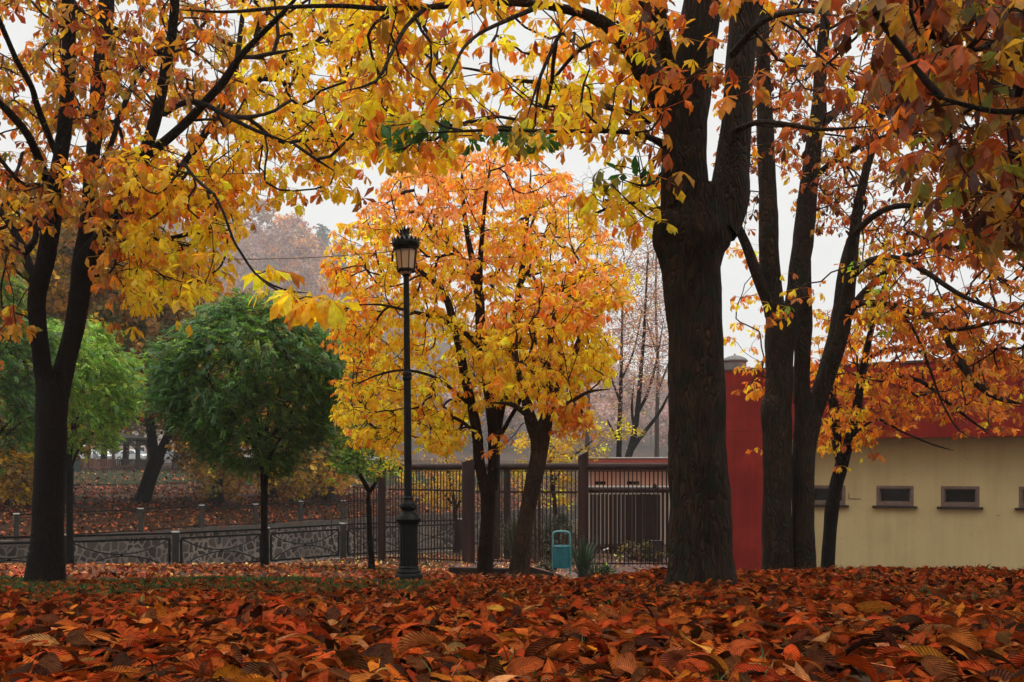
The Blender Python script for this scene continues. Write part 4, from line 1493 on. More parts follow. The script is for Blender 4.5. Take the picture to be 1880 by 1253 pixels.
def clump(rs, n, L, W, rad, flat=.6):
    """loose ball of n leaves"""
    V, T, U, C, k = [], [], [], [], 0
    for i in range(n):
        p = rs.normal(0, 1, 3)
        p = p / np.linalg.norm(p) * rad * rs.uniform(.2, 1) ** .6 * np.array([1, 1, flat])
        v, t = oval(L * rs.uniform(.75, 1.2), W * rs.uniform(.8, 1.2), rs.uniform(0, 6.28), (0, 0, 0))
        R = rotm(np.array([rs.uniform(0, 6.28)]), np.array([rs.normal(.3, .6)]), np.array([rs.normal(0, .6)]))[0]
        v = v @ R.T + p
        V.append(v); T.append(t + k); k += len(v)
        U.append(np.zeros((len(v), 2)))
        C.append(np.full((len(v), 3), math.exp(rs.normal(0, .16))))
    return np.concatenate(V), np.concatenate(T), np.concatenate(U), np.concatenate(C)


rsG = np.random.RandomState(31)
SPR = [spray(rsG, 15, .058, .030, .17, rsG.uniform(.0, .7)) for _ in range(12)]
PAL.update({'dkgreen': (.065, .15, .026), 'midgreen': (.13, .275, .04), 'bluegreen': (.085, .20, .06), 'freshgreen': (.32, .54, .04), 'yuc': (.016, .04, .016), 'yucb': (.03, .06, .03), 'yellowgreen': (.36, .44, .035),
            'bronze': (.2, .12, .03), 'amberbrown': (.36, .17, .04), 'dullyellow': (.5, .33, .05), 'pinkbrown': (.42, .22, .16), 'duskpink': (.55, .33, .27), 'darkolive': (.07, .075, .02),
            'greygreen': (.08, .11, .09), 'umber': (.16, .09, .045)})


def round_tree(label, d, base_px, base_py, fork_py, trunk_r, poly, seed, names, w, n_br, n_leaf, names_top=None):
    rs = np.random.RandomState(seed)
    pl = Plant(rs)
    x0 = (base_px - CX) / F * d
    z0 = gz(x0, d)
    root = thing('round_tree', (x0, d, z0), label, 'tree', 'green round-headed trees')
    c = np.array(poly, float)
    cx = (c[:, 0].min() + c[:, 0].max()) / 2
    top = P(base_px, fork_py, d)
    pl.add_limb(np.array([[x0, d, z0 - .3], [x0 + .01, d, z0 + .4], [(x0 + top[0]) / 2, d, (z0 + top[2]) / 2], top]), np.array([trunk_r * 1.3, trunk_r * 1.1, trunk_r, trunk_r * 1.1]))
    rx = (c[:, 0].max() - c[:, 0].min()) / 2 / F * d
    # many thin boughs fan out of the fork like a broom
    for i in range(13):
        a = 2 * math.pi * (i + rs.uniform(-.3, .3)) / 13
        k = .25 if i % 3 == 0 else rs.uniform(.45, .8)
        t = top + np.array([math.cos(a) * rx * k, math.sin(a) * rx * k, rx * rs.uniform(.55, 1.15)])
        m = top + (t - top) * .45 + np.array([-math.cos(a), -math.sin(a), 0]) * rx * .06 + np.array([0, 0, rx * .05])
        pl.add_limb(np.array([top - [0, 0, .05], m, t]), np.array([trunk_r * .5, trunk_r * .38, trunk_r * .2]), .1)
    # crown: a solid of revolution that fills the outline
    ys = np.linspace(c[:, 1].min() + 1, c[:, 1].max() - 1, 60)
    half = []
    for y in ys:
        xs_ = []
        for i in range(len(c)):
            a, b = c[i], c[(i + 1) % len(c)]
            if (a[1] > y) != (b[1] > y):
                xs_.append(a[0] + (b[0] - a[0]) * (y - a[1]) / (b[1] - a[1]))
        half.append((min(xs_), max(xs_)))
    half = np.array(half)

    def inside(n, shell):
        out = []
        while len(out) < n:
            y = rs.uniform(ys[0], ys[-1], 500)
            l, r_ = np.interp(y, ys, half[:, 0]), np.interp(y, ys, half[:, 1])
            rad = np.sqrt(rs.uniform(shell, 1, 500))
            a = rs.uniform(0, 6.283, 500)
            lump = 1 + .10 * np.sin(a * 5 + y * .05) * np.sin(y * .045 + 2 * a) + .07 * np.sin(a * 11 + y * .11) + rs.normal(0, .03, 500)
            keep = rs.uniform(0, 1, 500) < (r_ - l) / (half[:, 1] - half[:, 0]).max()
            for yy, ll, rr, q, aa, lm in zip(y[keep], l[keep], r_[keep], rad[keep], a[keep], lump[keep]):
                w_ = (rr - ll) / 2 * q * lm / F * d
                p = P((ll + rr) / 2, yy, d)
                out.append(p + np.array([math.cos(aa) * w_, math.sin(aa) * w_, 0]))
        return np.array(out[:n])
    pl.grow(inside(n_br, .25), .18, zmin=top[2] - .05, wig=.05)
    pl.limb_mesh('trunk', M_bark, root, 12, .05, .03, seed)
    # leaves sit in tufts round the twig ends, with gaps between the tufts
    cen_ = np.vstack([inside(int(n_leaf / 22), .62), inside(int(n_leaf / 70), .15)])
    zlo, zhi = P(0, ys[-1], d)[2], P(0, ys[0], d)[2]
    hrel = (cen_[:, 2] - zlo) / (zhi - zlo)
    cen_ = cen_[rs.uniform(0, 1, len(cen_)) < np.clip(.35 + 1.5 * hrel, 0, 1)]
    per_ = 19
    pts = np.repeat(cen_, per_, 0) + rs.normal(0, 1, (len(cen_) * per_, 3)) * np.array([.12, .12, .075])
    k = len(pts)
    cen = np.array([P(cx, 0, d)[0], d])
    yaw = np.arctan2(pts[:, 1] - cen[1], pts[:, 0] - cen[0]) + rs.normal(0, .7, k)
    R = rotm(yaw, rs.normal(.15, .45, k), rs.normal(0, .4, k))
    # whole twigs share a shade, so the crown shows lighter and darker tufts
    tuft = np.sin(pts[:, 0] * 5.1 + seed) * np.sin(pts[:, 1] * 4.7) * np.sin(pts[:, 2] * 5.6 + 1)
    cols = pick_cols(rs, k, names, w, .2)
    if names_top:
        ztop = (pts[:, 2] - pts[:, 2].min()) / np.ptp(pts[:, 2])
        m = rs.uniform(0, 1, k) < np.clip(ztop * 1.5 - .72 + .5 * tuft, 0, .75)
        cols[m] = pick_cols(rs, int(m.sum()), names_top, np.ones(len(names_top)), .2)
    pick = rs.randint(0, len(SPR), k)
    sc = Scatter()
    sz = rs.uniform(.62, 1.0, k)
    for i, t in enumerate(SPR):
        m = pick == i
        sc.put(t, R[m], sz[m], pts[m], cols[m])
    sc.build('crown', M_leaf_small, root, pl.twigs(.0042, .42), M_twig)
    return root


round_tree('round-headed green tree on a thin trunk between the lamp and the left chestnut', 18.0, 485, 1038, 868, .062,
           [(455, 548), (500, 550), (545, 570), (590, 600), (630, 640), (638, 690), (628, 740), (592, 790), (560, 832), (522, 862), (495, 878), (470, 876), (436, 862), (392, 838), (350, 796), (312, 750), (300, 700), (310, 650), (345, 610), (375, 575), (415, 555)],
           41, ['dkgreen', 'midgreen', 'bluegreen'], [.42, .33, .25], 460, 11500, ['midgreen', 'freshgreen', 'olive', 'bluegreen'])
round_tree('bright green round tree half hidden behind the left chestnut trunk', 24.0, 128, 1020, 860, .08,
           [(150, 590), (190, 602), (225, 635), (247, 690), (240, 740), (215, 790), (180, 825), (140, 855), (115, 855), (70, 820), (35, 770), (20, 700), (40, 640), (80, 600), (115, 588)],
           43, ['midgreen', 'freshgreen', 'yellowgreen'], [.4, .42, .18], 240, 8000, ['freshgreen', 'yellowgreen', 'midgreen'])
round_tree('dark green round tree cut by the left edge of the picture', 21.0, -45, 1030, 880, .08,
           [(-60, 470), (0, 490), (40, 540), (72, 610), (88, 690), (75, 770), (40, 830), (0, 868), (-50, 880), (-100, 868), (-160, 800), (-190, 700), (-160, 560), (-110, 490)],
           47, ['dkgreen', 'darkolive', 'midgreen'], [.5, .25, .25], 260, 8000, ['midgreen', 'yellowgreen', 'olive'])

# ---- young tree by the low end of the fence
rsS = np.random.RandomState(61)
d = 17.0
pl = Plant(rsS)
sap = [limb([(681, 1050, 7), (682, 1030, 6), (679, 980, 5), (677, 930, 4.6), (675, 895, 5)], d),
       limb([(676, 900, 4.4), (664, 878, 4), (650, 860, 3.4), (632, 845, 2.6), (615, 838, 2)], d, d - .3),
       limb([(678, 905, 4), (690, 885, 3.4), (697, 860, 2.8), (700, 820, 2.2), (690, 785, 1.6)], d, d + .3),
       limb([(662, 876, 3), (657, 850, 2.8), (655, 810, 2.4), (645, 780, 1.8)], d - .1, d + .2)]
for p, r in sap:
    pl.add_limb(p, r, .08)
x0 = sap[0][0][1][0]
root = thing('young_tree', (x0, d, gz(x0, d)), 'thin young tree with green and yellow leaves beside the low end of the fence', 'tree')
tg = np.vstack([poly_targets(rsS, [(640, 770), (700, 780), (715, 840), (690, 880), (630, 870), (600, 835), (625, 790)], d - 1.0, d + 1.0, 120), poly_targets(rsS, [(690, 830), (725, 840), (720, 880), (690, 885)], d - .3, d + .3, 16)])
pl.grow(tg, .12, zmin=P(0, 915, d)[2])
pl.limb_mesh('trunk', M_bark, root, 10, .05, .03, 3)
CLs = [clump(rsS, 9, .085, .05, .11, .8) for _ in range(8)]
pts = np.vstack([tg, tg[::2] + rsS.normal(0, .16, tg[::2].shape)])
k = len(pts)
px = pxof(pts)
cols = pick_cols(rsS, k, ['midgreen', 'freshgreen', 'dkgreen', 'yellowgreen'], [.5, .2, .22, .08], .2)
m = rsS.uniform(0, 1, k) < np.clip((px - 675) / 45, .04, .75)
cols[m] = pick_cols(rsS, int(m.sum()), ['yellow', 'gold', 'lime'], [.5, .3, .2], .15)
sc = Scatter()
pick = rsS.randint(0, 8, k)
R = rotm(rsS.uniform(0, 6.28, k), rsS.normal(0, .4, k), rsS.normal(0, .4, k))
for i, t in enumerate(CLs):
    mm = pick == i
    sc.put(t, R[mm], rsS.uniform(.8, 1.2, k)[mm], pts[mm], cols[mm])
sc.build('crown', M_leaf_small, root, pl.twigs(.002, .42), M_twig)

# ------------------------------------------------------------------ trees of the far bank
rsF = np.random.RandomState(71)
CLF = [clump(rsF, 16, .30, .19, .55, .7) for _ in range(12)]
M_leaf_far = leaf_mat('far_leaf', trans=.35, gloss=.02, nscale=4)


def far_tree(name, label, cat, group, d, limbs, polys, n, names, w, seed, clumps=CLF, size=(.7, 1.2), spread=4.2, twig_tip=.008, clumps_per=4, jit=.45, twig=None, rows=None, zmin_px=None, bark=None, wig=.08):
    rs = np.random.RandomState(seed)
    pl = Plant(rs)
    L = [limb(l, d, d + dd) for l, dd in limbs]
    for p, r in L:
        pl.add_limb(p, r, .3)
    x0, y0 = L[0][0][0][0], L[0][0][0][1]
    root = thing(name, (x0, y0, gz(x0, y0)), label, cat, group)
    tg = np.vstack([poly_targets(rs, po, d - spread, d + spread, int(n * f), (), .3, .03) for po, f in polys])
    pl.grow(tg, .5, zmin=None if zmin_px is None else P(0, zmin_px, d)[2], wig=wig)
    pl.limb_mesh('trunk', bark or M_bark, root, 10, .06, .0, seed)
    tw = pl.twigs(twig_tip, .42, .12)
    if clumps_per:
        pts = np.repeat(tg, clumps_per, 0) + rs.normal(0, jit, (len(tg) * clumps_per, 3)) * np.array([1, 1, .7])
        k = len(pts)
        cols = pick_cols(rs, k, names, w, .2) if rows is None else rows(pts, rs)
        sc = Scatter()
        pick = rs.randint(0, len(clumps), k)
        R = rotm(rs.uniform(0, 6.28, k), rs.normal(0, .3, k), rs.normal(0, .3, k))
        sz = rs.uniform(size[0], size[1], k)
        for i, t in enumerate(clumps):
            m = pick == i
            sc.put(t, R[m], sz[m], pts[m], cols[m])
        sc.build('crown', M_leaf_far, root, tw, twig or M_twig)
    else:
        link_mesh('crown', tw[0], [tw[1]], twig or M_twig, root)
    return root


GFB = 'trees on the bank beyond the channel'
far_tree('park_tree', 'leaning tree forked in a V on the far bank in front of the gazebo', 'tree', GFB, 46,
         [([(258, 930, 22), (264, 912, 15), (274, 880, 13), (284, 852, 13), (292, 840, 13)], 0), ([(286, 856, 10), (281, 820, 9), (276, 780, 8), (272, 730, 7), (262, 680, 5), (250, 620, 4)], .5), ([(290, 846, 9), (300, 818, 8), (312, 790, 7), (325, 750, 6), (335, 700, 5), (345, 640, 4)], -1)],
         [([(120, 500), (250, 430), (360, 470), (430, 560), (400, 640), (370, 760), (330, 800), (300, 740), (255, 770), (180, 740), (120, 640)], 1)], 330, ['bronze', 'amberbrown', 'ochre', 'darkolive'], [.3, .34, .2, .16], 81, zmin_px=800)
far_tree('park_tree', 'short thick trunk with orange leaves on the far bank left of the thin green tree', 'tree', GFB, 47,
         [([(397, 935, 20), (397, 915, 14), (402, 890, 10), (405, 870, 9), (412, 840, 8), (420, 800, 7), (430, 720, 5), (440, 620, 4)], .5), ([(405, 870, 6), (390, 850, 5), (370, 830, 4), (350, 800, 3)], -1.2)],
         [([(330, 790), (380, 800), (430, 830), (440, 880), (400, 900), (375, 870), (350, 830)], .35), ([(330, 640), (420, 560), (560, 560), (600, 660), (560, 800), (420, 820)], .65)], 130, ['amberbrown', 'ochre', 'dullyellow', 'bronze'], [.3, .3, .2, .2], 82, zmin_px=880)
far_tree('park_tree', 'far bank tree whose low yellow branches show right of the thin green tree', 'tree', GFB, 52,
         [([(500, 925, 17), (497, 905, 10), (500, 870, 8), (505, 820, 7), (515, 740, 6), (520, 640, 4)], 0), ([(500, 870, 4), (520, 868, 4), (545, 872, 3), (565, 880, 2)], -1)],
         [([(495, 870), (560, 862), (590, 880), (570, 895), (500, 892)], .25), ([(440, 640), (520, 560), (620, 600), (640, 740), (600, 860), (500, 850), (450, 760)], .85)], 230, ['dullyellow', 'gold', 'amberbrown'], [.45, .25, .3], 83, zmin_px=890)
far_tree('park_tree', 'far bank tree with orange and yellow leaves beside the young tree', 'tree', GFB, 54,
         [([(603, 925, 18), (603, 905, 11), (605, 870, 9), (610, 830, 8), (615, 760, 6), (620, 680, 4)], 0)],
         [([(560, 850), (600, 835), (640, 840), (625, 875), (590, 885)], .22), ([(560, 700), (620, 600), (700, 640), (720, 760), (690, 840), (600, 850)], .85)], 230, ['gold', 'orange', 'dullyellow', 'bronze'], [.3, .25, .25, .2], 84, zmin_px=880)
far_tree('park_tree', 'dark upright trunk seen just right of the left chestnut, yellow sprays at its top', 'tree', GFB, 42,
         [([(124, 925, 15), (125, 900, 9), (126, 850, 8), (128, 800, 8), (135, 740, 7), (140, 660, 5)], 0)],
         [([(20, 480), (130, 360), (260, 420), (280, 640), (230, 700), (140, 830), (115, 830), (40, 720)], 1)], 300, ['ochre', 'amberbrown', 'bronze', 'darkolive'], [.25, .3, .25, .2], 85, zmin_px=850)
far_tree('park_tree', 'low yellow leaved tree at the far left behind the dark green round tree', 'tree', GFB, 44,
         [([(20, 940, 14), (18, 910, 9), (15, 870, 8), (10, 800, 6), (0, 700, 5)], 0)],
         [([(-20, 850), (20, 820), (60, 860), (50, 895), (0, 885)], .3), ([(-320, 480), (-100, 340), (40, 390), (90, 520), (90, 640), (30, 800), (-80, 780), (-320, 700)], .85)], 380, ['gold', 'ochre', 'bronze'], [.35, .35, .3], 86, zmin_px=890)
far_tree('park_tree', 'thin bronze tree standing among the parked cars', 'tree', GFB, 88,
         [([(322, 870, 8), (322, 850, 5.5), (325, 825, 5), (328, 790, 4.5), (335, 720, 3.5), (340, 650, 2.5)], 0), ([(325, 820, 3.5), (318, 800, 3), (310, 770, 2.4)], 0)],
         [([(250, 640), (330, 580), (430, 620), (440, 740), (380, 810), (340, 815), (290, 770), (250, 720)], 1)], 150, ['amberbrown', 'dullyellow', 'bronze', 'umber'], [.3, .22, .3, .18], 87, size=(1.1, 1.8), jit=.8, zmin_px=830)
for i, (px, pd, ph, nm) in enumerate([(190, 96, 560, 'umber'), (230, 104, 520, 'bronze'), (420, 100, 560, 'amberbrown'), (490, 98, 540, 'bronze'), (80, 100, 500, 'darkolive'), (560, 105, 560, 'amberbrown')]):
    lab = ['dusky brown tree rising behind the gazebo roof', 'tall bronze tree behind the forked leaning tree', 'amber tree behind the top of the green round tree', 'bronze tree above the crown of the green round tree',
           'dark olive tree seen between the forked stems of the left chestnut', 'amber brown tree in the mist left of the lamp head'][i]
    far_tree('park_tree', lab, 'tree', GFB, pd, [([(px, 880, 9), (px, 850, 6), (px + 4, 780, 5), (px + 2, 700, 4), (px - 2, ph + 50, 2)], 0), ([(px + 3, 780, 4), (px + 20, 720, 3), (px + 30, 660, 2)], 1)],
             [([(px - 75, ph + 150), (px - 40, ph + 40), (px, ph), (px + 45, ph + 40), (px + 75, ph + 140), (px + 50, 790), (px - 50, 790)], 1)], 130, [nm, 'amberbrown', 'pinkbrown'], [.5, .28, .22], 90 + i, size=(1.2, 2.0), jit=.9, zmin_px=810)

# yellow shrubby tree seen through the fence
CLm = [clump(rsF, 14, .11, .07, .22, .7) for _ in range(8)]
far_tree('young_tree', 'yellow leaved young tree growing just behind the fence left of the log post', 'tree', None, 31.5,
         [([(838, 1015, 6), (838, 985, 4), (836, 940, 3.4), (830, 900, 3), (822, 860, 2.4), (815, 820, 1.8)], 0), ([(836, 940, 2.6), (850, 905, 2.2), (858, 870, 1.8)], .3), ([(834, 930, 2.4), (810, 900, 2), (790, 870, 1.5)], -.3)],
         [([(730, 860), (800, 830), (860, 850), (865, 930), (820, 940), (760, 920)], 1)], 46, ['ochre', 'dullyellow', 'gold', 'lime'], [.3, .5, .12, .08], 101, clumps=CLm, size=(.8, 1.2), spread=.9, twig_tip=.004, clumps_per=3, jit=.16, zmin_px=950)
far_tree('young_tree', 'yellow leaved tree behind the fence between the leaning trunk and the slanted post', 'tree', None, 33,
         [([(1022, 1000, 7), (1022, 970, 4.6), (1018, 920, 4), (1012, 870, 3.4), (1010, 820, 2.6), (1015, 760, 1.8)], 0), ([(1015, 890, 2.6), (1040, 850, 2.2), (1075, 820, 1.6), (1110, 790, 1.2)], .3)],
         [([(930, 880), (960, 780), (1040, 760), (1130, 790), (1180, 760), (1190, 790), (1110, 835), (1060, 850), (1055, 925), (990, 930)], 1)], 90, ['ochre', 'dullyellow', 'gold', 'yellow'], [.2, .5, .15, .15], 102, clumps=CLm, size=(.8, 1.3), spread=1.5, twig_tip=.004, clumps_per=3, jit=.2, zmin_px=950)

# bare pinkish trees behind the gate
GB = 'thin half bare trees beyond the gate'
CLB = [clump(rsF, 5, .15, .06, .3, .9) for _ in range(8)]
bare = [('nearly bare tree with upright trunk right of the slanted fence post', 1136, 42, [([(1136, 1010, 8), (1136, 960, 6.5), (1136, 860, 5.5), (1137, 800, 5), (1139, 740, 4), (1141, 660, 3), (1143, 560, 2), (1146, 470, 1.4)], 0), ([(1137, 812, 3), (1124, 790, 2.4), (1115, 770, 1.8)], -.4), ([(1139, 740, 2.4), (1120, 690, 2), (1095, 640, 1.5)], -.5), ([(1140, 700, 2.2), (1165, 640, 1.8), (1180, 560, 1.2)], .5)],
         [(1060, 600), (1100, 420), (1150, 330), (1200, 420), (1215, 600), (1190, 760), (1100, 760)]),
        ('nearly bare tree forked low against the pale hillside beside the thick trunk', 1152, 40, [([(1146, 1010, 9), (1147, 960, 8), (1150, 860, 7), (1158, 825, 6.5), (1166, 790, 5.5), (1172, 740, 4.6), (1176, 690, 4), (1182, 620, 3), (1186, 540, 2.2), (1190, 450, 1.4)], 0), ([(1158, 828, 5), (1178, 800, 4), (1196, 778, 3.4), (1215, 750, 2.8), (1240, 700, 2)], -.6), ([(1170, 760, 3.4), (1190, 720, 2.8), (1206, 660, 2.2), (1218, 590, 1.5)], .8), ([(1165, 790, 3), (1160, 750, 2.4), (1164, 700, 1.8)], .4)],
         [(1130, 640), (1150, 450), (1200, 360), (1260, 420), (1290, 560), (1270, 720), (1180, 740)]),
        ('spindly pink brown tree in the mist just left of the thick trunk', 1205, 50, [([(1206, 980, 6), (1206, 900, 5), (1206, 780, 4), (1208, 680, 3), (1204, 560, 2.2), (1206, 430, 1.4), (1208, 380, 1)], 0), ([(1207, 720, 2.4), (1230, 660, 1.8), (1250, 590, 1.2)], .4), ([(1206, 650, 2), (1190, 600, 1.6), (1176, 540, 1)], -.5)],
         [(1165, 640), (1185, 460), (1210, 370), (1245, 470), (1255, 660), (1215, 720)]),
        ('faint bare tree in the mist above the orange crown', 1075, 55, [([(1078, 960, 6), (1078, 850, 5), (1080, 700, 3.4), (1076, 560, 2.6), (1072, 430, 1.8), (1070, 330, 1)], 0), ([(1078, 560, 2), (1095, 480, 1.5), (1105, 400, 1)], .6)],
         [(1010, 480), (1040, 330), (1080, 300), (1120, 360), (1130, 500), (1080, 560)])]
for i, (lab, px, bd, lm, po) in enumerate(bare):
    far_tree('bare_tree', lab, 'tree', GB, bd, lm, [(po, 1)], 520 if i < 2 else 340, ['duskpink', 'pinkbrown', 'salmon'], [.4, .4, .2], 110 + i, clumps=CLB, size=(.6, 1.1), spread=2.4, twig_tip=.004, clumps_per=2 if i < 3 else 0, jit=.35, twig=M_twig_far, zmin_px=830, bark=M_twig_far if i > 1 else M_bark, wig=.1)

# ------------------------------------------------------------------ wooded hillside
CLH = [clump(rsF, 26, .62, .42, 1.15, .9) for _ in range(10)]


def hill_pts(rs, x0, y0, z0, H, R, n, conifer=False):
    u = rs.uniform(0, 1, n)
    a = rs.uniform(0, 6.283, n)
    if conifer:
        zz = .08 + .92 * u
        rr = R * (1 - zz) * rs.uniform(.4, 1, n) + .15
    else:
        zz = .22 + .78 * u
        rr = R * np.sqrt(np.clip(1 - ((zz - .55) / .46) ** 2, .02, 1)) * np.sqrt(rs.uniform(.15, 1, n))
    return np.column_stack([x0 + rr * np.cos(a), y0 + rr * np.sin(a), z0 + zz * H])


def hill_crown(sc, rs, pts, names, w, lo=.9, hi=1.6):
    k = len(pts)
    cols = pick_cols(rs, k, names, w, .16)
    pick = rs.randint(0, len(CLH), k)
    R = rotm(rs.uniform(0, 6.28, k), rs.normal(0, .3, k), rs.normal(0, .3, k))
    sz = rs.uniform(lo, hi, k)
    for i, t in enumerate(CLH):
        m = pick == i
        sc.put(t, R[m], sz[m], pts[m], cols[m])


rsH = np.random.RandomState(131)
sc = Scatter()
rods = MB()
nt_ = 0
while nt_ < 420:
    y = rsH.uniform(260, 660)
    x = rsH.uniform(-.66, .40) * y
    px = CX + x / y * F
    if 640 < px < 940 and rsH.uniform() < .55:
        continue
    if px > 1250 and rsH.uniform() < .6:
        continue
    z = gz(x, y)
    H = rsH.uniform(14, 22) * (1.0 if px < 640 else .8)
    R = H * rsH.uniform(.26, .36)
    bare_ = px > 960
    names, w = (['pinkbrown', 'duskpink', 'umber'], [.4, .4, .2]) if bare_ or rsH.uniform() < .55 else (['amberbrown', 'umber', 'pinkbrown', 'darkolive'], [.35, .25, .3, .1])  # pale pinks put part of the distant haze into the leaf colour
    hill_crown(sc, rsH, hill_pts(rsH, x, y, z, H, R, 26 if bare_ else 46), names, w, 1.6, 3.0)
    rods.tube([(x, y, z - .4), (x + .1, y, z + H * .45), (x, y, z + H * .93)], [.3, .2, .06], 5)
    nt_ += 1
wood = sc.build('hillside_wood', M_leaf_far)
tag(wood, 'misty autumn woodland covering the hillside beyond the park', 'woodland', kind='stuff')
tr = rods.build('trunk', M_twig_far, wood)
tag(tr, kind='stuff')


def hill_tree(name, label, px, top_py, d, R, names, w, seed, conifer=False, n=210, group=None):
    rs = np.random.RandomState(seed)
    x = (px - CX) / F * d
    z = gz(x, d)
    H = P(px, top_py, d)[2] - z
    root = thing(name, (x, d, z), label, 'tree', group)
    m = MB()
    m.tube([(x, d, z - .5), (x + .1, d, z + H * .4), (x, d, z + H * .96)], [.32, .22, .05], 7)
    for q in range(12 if not conifer else 0):
        a = rs.uniform(0, 6.28)
        h0 = rs.uniform(.25, .6)
        m.tube([(x, d, z + H * h0), (x + math.cos(a) * R * .5, d + math.sin(a) * R * .5, z + H * (h0 + .14)), (x + math.cos(a) * R * .8, d + math.sin(a) * R * .8, z + H * (h0 + .3))], [.1, .07, .03], 5)
    m.build('trunk', M_twig_far, root, True)
    s2 = Scatter()
    hill_crown(s2, rs, hill_pts(rs, x, d, z, H, R, n, conifer), names, w, 1.8 if conifer else 2.0, 3.0 if conifer else 3.4)
    s2.build('crown', M_leaf_far, root)


GH = 'trees picked out on the misty hillside'
hill_tree('hillside_tree', 'tall dusky pink tree on the misty hillside left of the lamp', 535, 402, 420, 13, ['duskpink', 'pinkbrown', 'salmon'], [.45, .35, .2], 141, group=GH)
hill_tree('hillside_tree', 'pale rust tree on the hillside just right of the tall pink one', 572, 436, 440, 11, ['pinkbrown', 'salmon', 'duskpink'], [.4, .3, .3], 142, group=GH, n=130)
hill_tree('hillside_tree', 'broad pink brown tree on the hillside among the boughs of the left chestnut', 470, 372, 430, 15, ['duskpink', 'pinkbrown'], [.55, .45], 143, group=GH, n=170)
hill_tree('conifer', 'grey green conifer fading into the mist left of the orange crown', 592, 420, 500, 8.5, ['greygreen'], [1], 144, True, 200, GH)
hill_tree('conifer', 'grey conifer behind the orange crown, leaning out of the mist', 622, 448, 520, 8, ['greygreen'], [1], 145, True, 190, GH)

# ------------------------------------------------------------------ materials for built things
M_black = noisy_mat('black_paint', (.004, .005, .0045), (.009, .010, .009), scale=9, rough=.42, bump=.12, bscale=60, spec=.14, dist=.003)
M_rustpaint = noisy_mat('brown_wood_stain', (.018, .0075, .006), (.042, .016, .0115), scale=3, rough=.62, bump=.3, bscale=40, stretch=(1, 1, .2), spec=.16)
M_barpaint = noisy_mat('dark_brown_bar_paint', (.022, .0085, .0055), (.046, .018, .011), scale=6, rough=.6, bump=.15, spec=.12)
M_slat = noisy_mat('weathered_brown_slat', (.013, .006, .0045), (.032, .014, .0095), scale=4, rough=.8, bump=.3, bscale=50, stretch=(1, 1, .15), spec=.2)
M_railing = noisy_mat('dark_green_grey_paint', (.004, .0045, .004), (.008, .008, .007), scale=8, rough=.55, bump=.15, spec=.1)
M_post = noisy_mat('grey_railing_post', (.02, .017, .014), (.04, .034, .028), scale=6, rough=.8, bump=.2, spec=.2)
M_cap = noisy_mat('pale_post_cap', (.36, .34, .30), (.5, .47, .42), scale=6, rough=.8, bump=.1)
M_teal = noisy_mat('teal_paint', (.004, .115, .15), (.010, .17, .21), scale=7, rough=.42, bump=.15, bscale=40, spec=.5, spots=(26, .64, (.03, .06, .055)))
M_tealp = noisy_mat('pale_teal_paint', (.05, .22, .23), (.09, .29, .30), scale=7, rough=.4, bump=.1, spec=.5)
M_yellowwall = noisy_mat('ochre_render', (.48, .37, .18), (.54, .42, .21), scale=1.1, rough=.93, bump=.45, bscale=95, spec=.12, dist=.006, c3=(.56, .44, .225), spots=(1.6, .66, (.45, .34, .165)))
M_redwall = noisy_mat('red_render', (.185, .013, .009), (.215, .017, .011), scale=1.4, rough=.9, bump=.4, bscale=95, spec=.14, dist=.005, c3=(.29, .025, .017))


def weather(mat, amount, sc_=(2.6, 2.6, .16)):
    """rain streaks and patches of grime that belong to the plaster"""
    nt = mat.node_tree
    L = nt.links.new
    b = next(n for n in nt.nodes if n.type == 'BSDF_PRINCIPLED')
    src = b.inputs['Base Color'].links[0].from_socket
    tc = nd(nt, 'ShaderNodeTexCoord')
    mp = nd(nt, 'ShaderNodeMapping')
    mp.inputs['Scale'].default_value = sc_
    L(tc.outputs['Object'], mp.inputs['Vector'])
    n = nd(nt, 'ShaderNodeTexNoise')
    n.inputs['Scale'].default_value = 1.6
    n.inputs['Detail'].default_value = 8
    n.inputs['Roughness'].default_value = .7
    L(mp.outputs['Vector'], n.inputs['Vector'])
    r = ramp(nt, [(.44, (1, 1, 1)), (.72, (1 - amount, 1 - amount * 1.05, 1 - amount * 1.1))])
    L(n.outputs['Fac'], r.inputs['Fac'])
    n2 = nd(nt, 'ShaderNodeTexNoise')
    n2.inputs['Scale'].default_value = 14
    n2.inputs['Detail'].default_value = 3
    L(tc.outputs['Object'], n2.inputs['Vector'])
    r2 = ramp(nt, [(.70, (1, 1, 1)), (.76, (.55, .5, .45))])
    L(n2.outputs['Fac'], r2.inputs['Fac'])
    m1 = nd(nt, 'ShaderNodeMix', data_type='RGBA', blend_type='MULTIPLY')
    m1.inputs['Factor'].default_value = 1
    L(src, m1.inputs['A']); L(r.outputs['Color'], m1.inputs['B'])
    m2 = nd(nt, 'ShaderNodeMix', data_type='RGBA', blend_type='MULTIPLY')
    m2.inputs['Factor'].default_value = 1
    L(m1.outputs['Result'], m2.inputs['A']); L(r2.outputs['Color'], m2.inputs['B'])
    L(m2.outputs['Result'], b.inputs['Base Color'])


